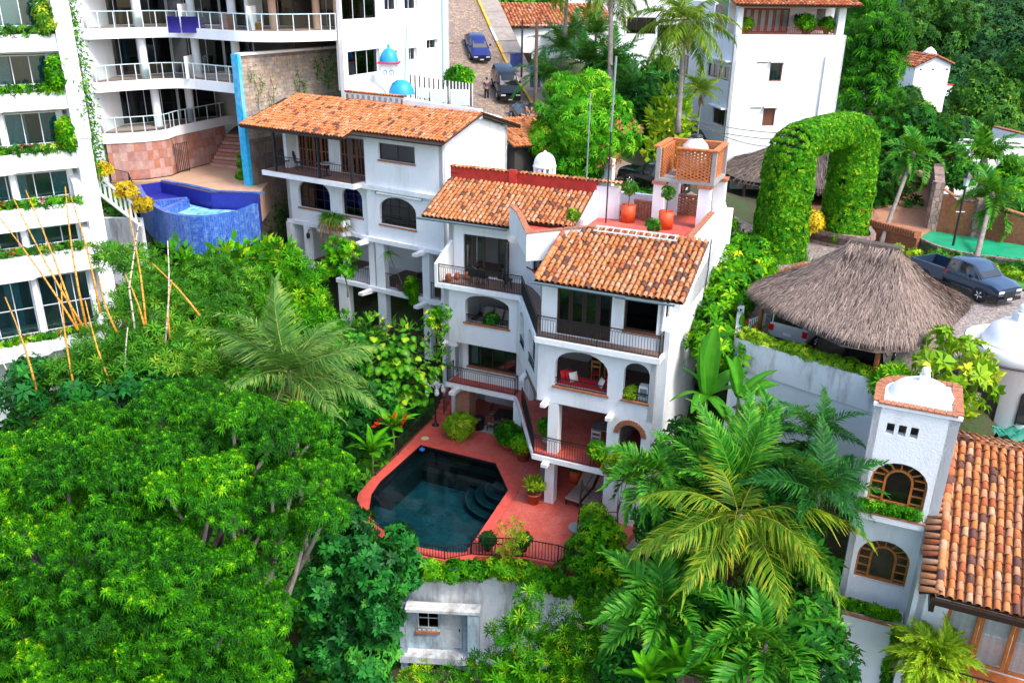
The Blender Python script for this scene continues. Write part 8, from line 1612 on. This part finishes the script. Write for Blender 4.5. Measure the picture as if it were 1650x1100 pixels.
# palms ----------------------------------------------------------------------------
def P_(name, lab, cx, cy, d, fr, meshes, base=None, grp=None, sc=1, tr=.14, trunk=TRUNK, seed=0, lean=(0, 0)):
    t = atd(cx, cy, d); b = Vector((t.x, t.y, ground_z(t.x, t.y) - .3)) if base is None else base
    return palm(name, lab, t, b, fr, meshes, trunk, tr, grp, sc, seed=seed, lean=lean)
P_('coconut_palm', 'pale-fronded palm spreading above the bamboo left of the pool', 468, 612, 34.0, ring(20, 75, -15, .75, 1.0, 1), FR_PALE, sc=1.12, seed=1)
P_('feather_palm', 'tufted palm with drooping glossy fronds at the front corner of the villa', 1054, 768, 31.0, ring(18, 72, -30, .9, 1.2, 2), FR_TUFT, sc=1.0, seed=2, tr=.1)
P_('coconut_palm', 'large green coconut palm with tall upright fronds beside the villa wall', 1185, 822, 30.5, [(az, el, s, i) for i, (az, el, s) in enumerate(((20, 62, 1.0), (60, 45, .95), (100, 50, .8), (350, 70, 1.05), (320, 55, 1.0), (290, 40, .9), (260, 30, .8), (200, 45, .6), (40, 25, .9), (330, 30, .9), (5, 45, 1.0), (80, 20, .8), (140, 30, .6), (230, 25, .7), (310, 75, .9), (30, 78, .95), (355, 30, .8), (70, 60, .85), (120, 12, .7)))], FR_COCO, sc=1.02, seed=3)
P_('coconut_palm', 'yellowing coconut palm with long hanging fronds near the bottom centre-right', 1190, 838, 28.5, [(az, el, s, i) for i, (az, el, s) in enumerate(((115, 8, .72), (150, 12, .75), (190, 5, .75), (225, 8, .78), (255, 22, .75), (285, 10, .7), (90, 28, .65), (170, 40, .6), (20, 35, .6), (135, 25, .7), (210, 28, .7), (240, -5, .65), (100, -5, .65), (320, 30, .65)))], FR_YELL, sc=1.36, seed=4)
P_('areca_palm', 'dark shaded palm leaning against the stair tower', 1318, 800, 28.3, ring(17, 75, -15, .8, 1.15, 5), FR_DEEP, sc=1.0, seed=5, tr=.08)
P_('areca_palm', 'small palm below the retaining wall shell lamps', 1318, 705, 31.5, ring(12, 75, 0, .8, 1.1, 6), FR_DEEP, sc=.8, seed=6, tr=.08)
P_('areca_palm', 'palm with fronds reaching over the retaining wall beside the banana leaves', 1240, 705, 32.5, ring(11, 80, 10, .8, 1.1, 16), FR_ARECA, sc=1.0, seed=16, tr=.08)
P_('feather_palm', 'glossy tufted palm at the bottom centre below the stained wall', 1068, 985, 28.0, ring(24, 72, -40, .9, 1.2, 7), FR_TUFT, sc=1.3, seed=7, tr=.1)
P_('feather_palm', 'tufted palm at the bottom edge right of centre', 1232, 1050, 25.5, ring(22, 68, -35, .9, 1.2, 8), FR_TUFT, sc=1.3, seed=8, tr=.1)
P_('coconut_palm', 'tall coconut palm with golden fronds in front of the tall white house', 1103, 38, 60, ring(19, 65, -40, .85, 1.1, 9), FR_YELL, atd(1092, 215, 60), sc=1.05, seed=9, tr=.2)
P_('coconut_palm', 'tall bare-trunked palm whose crown meets the top edge', 985, -25, 64, ring(14, 60, -45, .8, 1.05, 10), FR_YELL, atd(983, 140, 64), sc=.95, seed=10, tr=.2)
P_('coconut_palm', 'palm whose golden frond tips hang in at the top edge above the street house', 915, -40, 70, ring(12, 40, -45, .8, 1.05, 11), FR_YELL, atd(910, 60, 72), sc=1.0, seed=11, tr=.18)
P_('royal_palm', 'slender leaning palm right of the hedge arch', 1471, 252, 56, ring(15, 70, -40, .75, 1.0, 12), FR_TUFT, atd(1418, 395, 52.5), sc=1.55, seed=12, tr=.15)
P_('royal_palm', 'broad bright palm standing on the slope at the right', 1585, 262, 60, ring(16, 75, 5, .75, 1.0, 13), FR_ARECA, atd(1580, 310, 61), sc=1.75, seed=13, tr=.25)
P_('royal_palm', 'drooping palm beside the green pond at the right edge', 1598, 318, 52, ring(15, 65, -35, .75, 1.0, 14), FR_TUFT, atd(1572, 420, 48), sc=1.7, seed=14, tr=.16)
for i, (x, y, d, s, lab) in enumerate(((905, 85, 74, 1.3, 'areca palm behind the blue bin'), (880, 130, 68, 1.2, 'areca palm overhanging the street pavement'), (945, 105, 71, 1.4, 'areca palm in the middle of the street-side thicket'), (985, 110, 70, 1.3, 'areca palm behind the bare palm trunk'), (1015, 165, 66, 1.3, 'shaded areca palm behind the mango crown'), (960, 60, 78, 1.3, 'areca palm in front of the back house'), (1130, 150, 66, 1.0, 'drying areca palm at the corner of the tall white house'), (925, 60, 80, 1.2, 'areca palm below the street house roof'))):
    P_('areca_palm', lab, x, y, d, ring(16, 80, -10, .8, 1.2, 30 + i), FR_DEEP if i != 6 else FR_YELL, sc=s * (1 if i != 6 else .5), seed=30 + i, tr=.09, grp='areca palms by the street')
# banana and heliconia ------------------------------------------------------------------
def B_(name, lab, x, y, d, h, leaves, sc=1, grp=None, flowers=False, **k):
    t = atd(x, y, d); o = banana(name, lab, t - Vector((0, 0, h)), h, leaves, scale=sc, group=grp, **k)
    if flowers: foliage('flowers', o, [((.3, -.3, h + .5), (.35, .3, .35), 22), ((-.4, -.1, h + .2), (.2, .2, .3), 14)], T_LEAF, F_LEAF, .24, LF_RED, kind='stuff')
    return o
B_('banana_plant', 'banana plant with broad upright leaves against the villa side wall', 1138, 640, 33.5, 2.0, [(20, 72, 1.05, 0), (330, 78, 1.2, 0), (300, 40, .9, 1), (270, 25, .9, 1), (60, 55, .7, 1), (150, 35, .7, 2), (200, 20, .7, 2), (100, 30, .6, 2)], 1.05)
B_('banana_plant', 'banana leaves arching in front of the stained retaining wall', 1190, 640, 33, 1.5, [(285, 35, .9, 0), (300, 20, 1.0, 1), (260, 15, .8, 1), (40, 60, .8, 0), (340, 55, .8, 0)], .95)
HEL = [paddle_mesh(1.3, .17, dd, s, LF_HEDGE) for dd, s in ((.15, 5), (.35, 6), (.6, 7))]
for i, (x, y, d, lab, fl) in enumerate(((1190, 545, 38, 'heliconia clump with red flowers beside the car port wall', True), (1165, 520, 40, 'heliconia clump with a few red flowers behind the villa corner', True), (632, 690, 37.2, 'heliconia with broad light leaves left of the pool', True), (598, 728, 35.8, 'smaller heliconia nearer the pool edge', False), (1100, 1085, 26, 'dark banana-like leaves at the bottom edge by the tufted palm', False), (1165, 1095, 25.5, 'broad leaves at the bottom edge between two palms', False), (1230, 470, 42, 'broad-leaved plant left of the thatched roof', False), (1045, 1095, 26, 'leafy clump at the very bottom below the tufted palm', False))):
    B_('heliconia', lab, x, y, d, .8, [(k * 137.5 % 360, 80 - k * 5, random.uniform(.8, 1.2), k) for k in range(13)], 1.0, 'heliconias', fl, meshes=HEL, sr=.05)
# papaya
tree('papaya_tree', 'papaya tree with bright yellow-green lobed leaves beside the rotunda', atd(1535, 665, 32.5), clumps([(1520, 560, .7, 0), (1555, 570, .8, 0), (1580, 590, .6, 0), (1500, 585, .6, 31.5), (1545, 610, .8, 31.5), (1575, 625, .6, 31.5), (1530, 640, .6, 31), (1565, 650, .5, 31)], 32, 26, .95, .15), T_UMB, F_UMB, .48, LF_LIME, TRUNK, .09, .6)
# big-leaf climber wall: every large leaf a part -----------------------------------------------
HEART = [paddle_mesh(.40, .17, dd, s, LF_BIG, .15, n=5, tear=.1) for dd, s in ((.2, 41), (.35, 42), (.5, 43))] + [paddle_mesh(.40, .17, .3, 44, LF_LIME, .15, n=5, tear=.1)]
cl = thing('leafy_climber', 'wall of large glossy heart-shaped climber leaves below the left house', 'climber', atd(640, 620, 41)); base = cl.location.copy(); PP, NN = [], []
for (x, y, k) in ((560, 530, .9), (600, 530, .9), (590, 545, 1.1), (630, 545, 1.1), (665, 545, 1.0), (695, 560, .8), (600, 575, 1.1), (640, 575, 1.2), (680, 575, 1.1), (705, 580, .7), (620, 605, 1.0), (655, 605, 1.1), (690, 590, .9), (640, 640, .8), (675, 630, .7), (570, 570, .9)):
    p_, n_ = blob(tup(atd(x, y, 43.0 - (y - 510) * .008 + (.9 if x > 672 else 0))), .78 * k, int(46 * k * k), .3, .3); PP.append(p_); NN.append(n_)
PP = np.concatenate(PP) - np.array(base); NN = np.concatenate(NN); front = np.argsort(PP[:, 1]); RB = basis(NN * [1, 1, .3] + [0, -.6, -.5], RNG.uniform(-.5, .5, len(NN)))
for k, i in enumerate(front[:280]): f = bpy.data.objects.new('leaf', HEART[3 if RNG.random() < .13 else k % 3]); COL.objects.link(f); f.parent = cl; b_ = RB[i] * RNG.uniform(.75, 1.25); f.matrix_local = Matrix(((b_[0, 0], b_[0, 1], b_[0, 2], PP[i, 0]), (b_[1, 0], b_[1, 1], b_[1, 2], PP[i, 1]), (b_[2, 0], b_[2, 1], b_[2, 2], PP[i, 2]), (0, 0, 0, 1)))
scatter('inner_leaves', T_LEAF * 1.5, F_LEAF, PP[front[280:]], NN[front[280:]], RNG.uniform(.22, .34, len(front) - 280), LF_BIG, cl, kind='stuff')
# bamboo -----------------------------------------------------------------------------------
bg = thing('bamboo_clump', 'golden bamboo clump with long bare canes left of the block wall', 'bamboo', atd(200, 560, 38)); bb = bg.location.copy()
foliage('leaves', bg, [(tuple(Vector(c) - bb), r, n) for c, r, n in clumps([(180, 405, .6, 40), (215, 425, .8, 40), (260, 455, .8, 40), (310, 465, .8, 40.5), (360, 465, .8, 41), (330, 460, 1.1, 40), (280, 480, 1.0, 39), (235, 470, .9, 39), (200, 510, .9, 38), (250, 540, 1.1, 37), (310, 530, 1.1, 38), (360, 500, 1.1, 39), (400, 465, .9, 42), (165, 560, .9, 36.5), (215, 590, 1.1, 36), (280, 590, 1.0, 36), (330, 590, .9, 36), (130, 585, .7, 36), (160, 610, .8, 35.5), (100, 600, .6, 36), (390, 455, .7, 42), (390, 560, .9, 37)], 38, 260, 1.15, .3)], T_BAM, F_BAM, .42, LF_BAMBOO, lump=.5, fill=.7)
CN = [((105, 300), (139, 526)), ((41, 306), (126, 532)), ((20, 316), (134, 526)), ((-5, 345), (126, 532)), ((98, 455), (123, 640)), ((113, 313), (162, 505)), ((159, 444), (188, 535)), ((206, 336), (237, 545)), ((224, 356), (208, 464), (226, 590)), ((270, 387), (265, 562)), ((277, 450), (274, 545)), ((201, 441), (237, 545)), ((137, 483), (187, 642)), ((8, 478), (60, 634)), ((206, 526), (207, 645)), ((245, 424), (322, 509)), ((-5, 560), (40, 640)), ((18, 600), (30, 640))]
for i, pts in enumerate(CN):
    q = [atd(x, y, 36.2 - (.9 if i in (4, 12, 13, 14) else 0)) - bb for x, y in pts]; q = [q[0]] + [q[0].lerp(q[-1], t) + Vector((.12 * math.sin(math.pi * t) * (1 if i % 2 else -1), 0, 0)) for t in (.25, .5, .75)] + [q[-1]] if len(q) == 2 else q; pale = i in (8, 9, 14, 16, 17); mb = MB(); k = len(q)
    mb.tube(q, [.022 + .033 * j / (k - 1) for j in range(k)], 6, 1 if pale else 0); 
    n_ = 14
    for j in range(n_): t = j / n_ * (k - 1); a = q[int(t)].lerp(q[min(k - 1, int(t) + 1)], t - int(t)); b = q[int(t)].lerp(q[min(k - 1, int(t) + 1)], min(1, t - int(t) + .02)); mb.tube([a, b], .034 + .03 * j / n_, 6, 2)
    o = mb.build('cane', [BAMBOO_Y, STRAWPALE, TRUNKB], bg, True)
tree('feathery_bamboo', 'feathery yellow-green bamboo in front of the left house terrace', atd(480, 520, 43), clumps([(465, 430, .9, 0), (490, 450, .9, 0), (440, 460, .9, 0), (475, 480, 1.0, 0), (510, 490, .9, 42.5), (440, 500, .9, 42), (520, 525, .9, 41.5), (480, 520, .9, 41)], 43, 190, 1.1, .25), T_BAM, F_BAM, .45, LF_HEDGE, BAMBOO_Y, .07, .3, cat='bamboo', lump=.5, fill=.7)
tree('lime_bamboo', 'bright lime young bamboo in front of the stained lower wall', atd(830, 1090, 30.5), clumps([(855, 960, .5, 0), (845, 990, .6, 0), (830, 1025, .7, 0), (840, 1065, .75, 0), (810, 1085, .7, 0)], 30.5, 130, .8, .12), T_BAM, F_BAM, .40, LF_HEDGE, BAMBOO_Y, .04, .3, cat='bamboo', lump=.4, fill=.8)
tree('bamboo_shoot', 'thin bamboo shoot with variegated leaves rising before the pool railing', mw(.9, -4.3, -.6), [(tup(mw(.7, -4.25, .5)), (.3, .3, .5), 22), (tup(mw(1.0, -4.2, 1.1)), (.4, .3, .5), 26), (tup(mw(.5, -4.1, 1.5)), (.45, .3, .25), 12), (tup(mw(1.2, -4.2, 1.7)), (.3, .3, .35), 14)], T_BAM, F_BAM, .30, LF_LIME, BAMBOO_Y, .02, .4, cat='bamboo', fill=.9)
# hedge spilling over the lower wall, shrubs, corner bush --------------------------------------
tree('wall_top_hedge', 'mixed green and yellow hedge spilling over the wall below the pool', mw(-3, -5.9, -1), [(tup(mw(u, v - .15, -.22 + .1 * math.sin(u * 2))), (.7, .5, .42), 150) for u, v in ((-6.6, -4.6), (-5.9, -5.2), (-5.0, -5.6), (-4.0, -5.85), (-3.0, -5.95), (-2.0, -5.8), (-1.2, -5.3), (-.3, -4.8), (.6, -4.4), (1.5, -4.2), (2.4, -4.1), (3.2, -4.2))], T_WHORL2, F_WHORL2, .2, LF_HEDGE, TRUNKB, .05, cat='hedge', limbs=False)
tree('corner_shrub', 'dense rounded shrub at the front right corner of the red deck', mw(4.3, -3.2, -1.5), [(tup(mw(u, v, z)), (.9, .8, .8), 230) for u, v, z in ((3.7, -2.9, .5), (4.3, -2.4, .9), (4.6, -3.3, .3), (3.6, -3.9, -.1), (4.6, -4.2, -.5), (5.3, -3.0, .2), (4.0, -2.0, 1.0))], T_WHORL2, F_WHORL2, .22, LF_TREE, TRUNKB, .06, cat='bush')
tree('flowering_shrub', 'yellow-leaved shrub climbing the villa corner at the brick arch', mw(4.4, -.4, 0), [(tup(mw(4.3, -.25, 3.6)), (.6, .4, .4), 90), (tup(mw(3.9, -.3, 3.3)), (.4, .35, .4), 60), (tup(mw(3.5, -1.2, 1.3)), (.55, .5, .5), 90), (tup(mw(4.7, -.3, 3.2)), (.5, .4, .4), 60)], T_WHORL2, F_WHORL2, .26, LF_LIME, TRUNKB, .05, cat='shrub')
for i, (lab, spec, dep, n, r, T, F, s, mt) in enumerate((
    ('dark leafy shrub mass between the villa wall and the car port', [(1160, 430, 1.0, 44), (1150, 470, 1.0, 42), (1175, 480, 1.0, 41), (1195, 450, .9, 43), (1150, 520, .9, 39), (1185, 500, .9, 40), (1200, 570, .9, 37), (1160, 570, .9, 37), (1215, 440, .8, 43)], 40, 150, 1.2, T_WHORL2, F_WHORL2, .4, LF_TREE),
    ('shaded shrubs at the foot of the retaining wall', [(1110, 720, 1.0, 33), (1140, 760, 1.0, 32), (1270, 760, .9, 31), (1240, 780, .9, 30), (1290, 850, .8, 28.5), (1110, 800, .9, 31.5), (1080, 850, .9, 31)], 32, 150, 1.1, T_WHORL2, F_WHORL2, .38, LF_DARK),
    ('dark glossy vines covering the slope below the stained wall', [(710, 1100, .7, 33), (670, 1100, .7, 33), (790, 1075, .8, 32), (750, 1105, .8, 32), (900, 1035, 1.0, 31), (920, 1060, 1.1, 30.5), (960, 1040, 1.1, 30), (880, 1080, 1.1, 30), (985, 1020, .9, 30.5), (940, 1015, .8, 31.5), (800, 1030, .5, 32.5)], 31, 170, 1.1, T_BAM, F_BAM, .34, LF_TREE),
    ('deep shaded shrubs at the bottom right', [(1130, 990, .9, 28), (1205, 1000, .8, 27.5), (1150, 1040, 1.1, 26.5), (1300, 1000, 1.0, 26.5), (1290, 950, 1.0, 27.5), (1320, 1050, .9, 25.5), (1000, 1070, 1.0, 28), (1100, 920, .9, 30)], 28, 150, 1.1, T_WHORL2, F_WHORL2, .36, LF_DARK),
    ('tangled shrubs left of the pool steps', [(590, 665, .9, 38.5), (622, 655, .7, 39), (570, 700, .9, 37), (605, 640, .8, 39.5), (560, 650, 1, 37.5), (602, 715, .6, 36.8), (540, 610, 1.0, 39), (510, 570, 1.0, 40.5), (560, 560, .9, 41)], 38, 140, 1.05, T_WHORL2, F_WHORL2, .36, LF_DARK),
    ('creeping greenery under the empty mosaic pool', [(260, 425, .7, 43), (300, 430, .7, 43), (350, 430, .7, 43), (400, 422, .7, 44), (432, 395, .5, 46), (445, 410, .8, 46), (380, 425, .9, 43.5)], 45, 160, 1.2, T_LEAF * 1.3, F_LEAF, .42, LF_TREE),
    ('low shrubs on the drive bank beside the hedge arch', [(1215, 400, .7, 48), (1240, 430, .7, 46), (1190, 400, .8, 48), (1180, 370, .7, 50)], 47, 120, 1.0, T_WHORL2, F_WHORL2, .36, LF_TREE),
    ('shrubs along the foot of the left apartment block', [(60, 600, .8, 36.5), (20, 640, .8, 35), (120, 640, .8, 35), (170, 640, .8, 35.5), (240, 630, .9, 35.5), (300, 640, .9, 35.5)], 36, 140, 1.1, T_WHORL2, F_WHORL2, .4, LF_BLUE))):
    tree('shrubbery', lab, atd(spec[0][0], spec[0][1] + 25, spec[0][3]), clumps(spec, dep, n, r), T, F, s, mt, TRUNKB, .06, cat='shrubs', limbs=False, lump=.45)
B_('airy_tree', 'x', 0, 0, 1, .1, []) if False else tree('terrace_tree', 'loose green tree in front of the left house middle terrace', atd(560, 470, 44.3), clumps([(545, 400, .55, 0), (568, 405, .45, 0), (535, 425, .5, 0), (560, 430, .4, 0)], 44.3, 150, 1.0, .15), T_WHORL, F_WHORL, .4, LF_TREE, TRUNKB, .05)
tree('corner_tree', 'small leafy tree in the gap between the two white houses', atd(706, 545, 42.5), clumps([(700, 515, .45, 0), (712, 498, .4, 0), (708, 535, .35, 0)], 42.5, 170, 1.0, .1), T_WHORL, F_WHORL, .3, LF_TREE, TRUNKB, .04)
# undergrowth over the slopes
n = 15000; ux = RNG.uniform(-30, 24, n); uy = RNG.uniform(14, 58, n); q = np.stack([ux, uy]); rel = np.stack([(ux - MA.x) * _md.x + (uy - MA.y) * _md.y, (ux - MA.x) * _mn.x + (uy - MA.y) * _mn.y]); rl3 = np.stack([(ux - LA.x) * _ld.x + (uy - LA.y) * _ld.y, (ux - LA.x) * _ln.x + (uy - LA.y) * _ln.y])
bad = ((rel[0] > -8.6) & (rel[0] < 5.8) & (rel[1] > -5.6) & (rel[1] < 12.6)) | ((rl3[0] > -12.6) & (rl3[0] < .2) & (rl3[1] > 0)) | ((ux > 10) & (uy > 29 + (13 - np.minimum(ux, 13)) * 1.2)) | ((ux < -15) & (uy > 46)) | ((ux > 11) & (uy > 20) & (uy < 30)) | ((ux > -5) & (ux < 1) & (uy > 27) & (uy < 33))
ux, uy = ux[~bad], uy[~bad]; uz = np.array([ground_z(a, b) for a, b in zip(ux, uy)]); P = np.stack([ux, uy, uz + RNG.uniform(.0, .7, len(ux))], 1)
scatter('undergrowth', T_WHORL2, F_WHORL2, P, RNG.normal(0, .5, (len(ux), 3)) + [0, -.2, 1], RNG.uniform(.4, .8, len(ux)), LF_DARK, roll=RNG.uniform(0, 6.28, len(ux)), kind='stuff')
RUB = [M('rubble_%d' % i, c, .95, .4, 4, .7, 12) for i, c in enumerate(((.16, .09, .065), (.11, .07, .055), (.20, .13, .10)))]
# ------------------------------------------------------------------ stained wall and little house below the pool
lwl = thing('stained_wall', 'weathered white retaining wall streaked black below the pool deck', 'wall', MA, -TH); pth = [(-7.6, -2.9), (-6.9, -4.1), (-5.8, -5.0), (-4.4, -5.6), (-3.0, -5.75), (-1.7, -5.55), (-.8, -4.85), (1.2, -4.1), (2.7, -3.9), (4.6, -4.0), (5.6, -3.2)]
for a, b in zip(pth, pth[1:]): MB().wall(a, b, -6, -.36, .5).build('wall_segment', OLDWHITE, lwl)
mb = MB(); mb.wall((-8.2, 9), (-8.2, 5.0), -3, -.01, .2).wall((-8.2, 5.0), (-7.6, -2.9), -4, -.36, .3); mb.build('side_wall', OLDWHITE, lwl)
hs = thing('pump_house', 'little stained blue-white house with a door and barred window under the wall', 'house', at(712, 1045, -4.4), R(-3))
g = MB(); g.wall((-1.45, 0), (1.15, 0), -1.2, 2.35, .2, [(.42, 1.35, 1.05, 2.1, 0), (1.45, 2.35, .0, 2.05, 0)]); g.box(1.18, 1.62, -.5, .3, -1.2, 2.3); g.box(-1.75, -1.46, -.35, .3, -1.9, 2.2); g.wall((-1.45, 2.5), (-1.45, .21), -1.2, 2.35, .2); g.build('wall', M('blue_stained_plaster', (.40, .52, .60), .9, .2, 1, .5, 14, stain=(.12, .11, .10), sscale=1.8, samt=.85, st0=.44), hs)
MB().box(-1.45, 1.7, -.55, .0, 2.36, 2.5).build('door_canopy', OLDWHITE, hs); MB().box(-1.75, 1.6, -.55, -.01, -.35, -.02).build('step_slab', OLDWHITE, hs)
d = MB().box(.03, .87, .08, .13, .02, 2.03).build('door', M('grey_door', (.50, .52, .54), .8, .2, 3, .3, 20, stain=(.25, .22, .2), samt=.5), hs)
for z0, z1 in ((.12, .95), (1.05, 1.9)): MB().box(.15, .75, .06, .078, z0, z1).build('panel', MATS['grey_door'], d)
MB().box(.74, .79, .03, .06, .95, 1.1).build('handle', BLACKIRON, d)
window(hs, (-1.45, 0), (1.15, 0), .42, 1.35, 1.05, 2.1, 2, 2, OLDWHITE, GLASSD, .08, .05); MB().box(-1.2, 1, .9, 1.0, -1, 2.3).build('room_back', INTDARK, hs); MB().box(-1.1, -.05, -.1, -.001, .86, .97).build('sill', BRICKTRIM, hs)
for i in range(5): MB().box(-1.0 + i * .2, -.88 + i * .2, -.03, .05, .98, 1.045).build('vent_block', OLDWHITE, hs)
MB().prism([(-.3, -1.3), (.6, -1.4), (.5, -.6), (-.35, -.6)], -2.5, -.6).build('stone_heap', STONE, hs)
o = thing('rubble_wall', 'dark rough stone retaining wall in the shade under the hanging palm fronds', 'wall', (0, 0, 0)); q0, q1 = atd(1105, 960, 31), atd(1290, 985, 29.5)
for r_ in range(9):
    t = 0
    while t < 1: w_ = random.uniform(.06, .12); a = q0.lerp(q1, t); b = q0.lerp(q1, min(1, t + w_)); z0 = -2.6 + r_ * .46; MB().wall((a.x, a.y - random.uniform(0, .12)), (b.x - .03, b.y - random.uniform(0, .12)), z0, z0 + .43, .5).build('stone', random.choice(RUB), o); t += w_
# overhead wires
WIRE = M('wire_black', (.02, .03, .035), .5)
for i, (a, b, sag, lab) in enumerate(((atd(1110, 188, 60), atd(1300, 232, 60), .9, 'highest'), (atd(1110, 192, 60), atd(1310, 215, 60), .3, 'middle'), (atd(1115, 205, 60), atd(1305, 228, 60), .2, 'lowest'), (atd(610, 36, 60), atd(735, 70, 68), .3, 'single'))):
    tag(MB().tube([a.lerp(b, t) - Vector((0, 0, sag * 4 * t * (1 - t))) for t in np.linspace(0, 1, 9)], .025, 4).build('overhead_wire', WIRE), 'thin overhead wire across the tall white house, %s of three' % lab if i < 3 else 'thin wire from the condominium side wall across the street', 'wire', 'overhead wires')
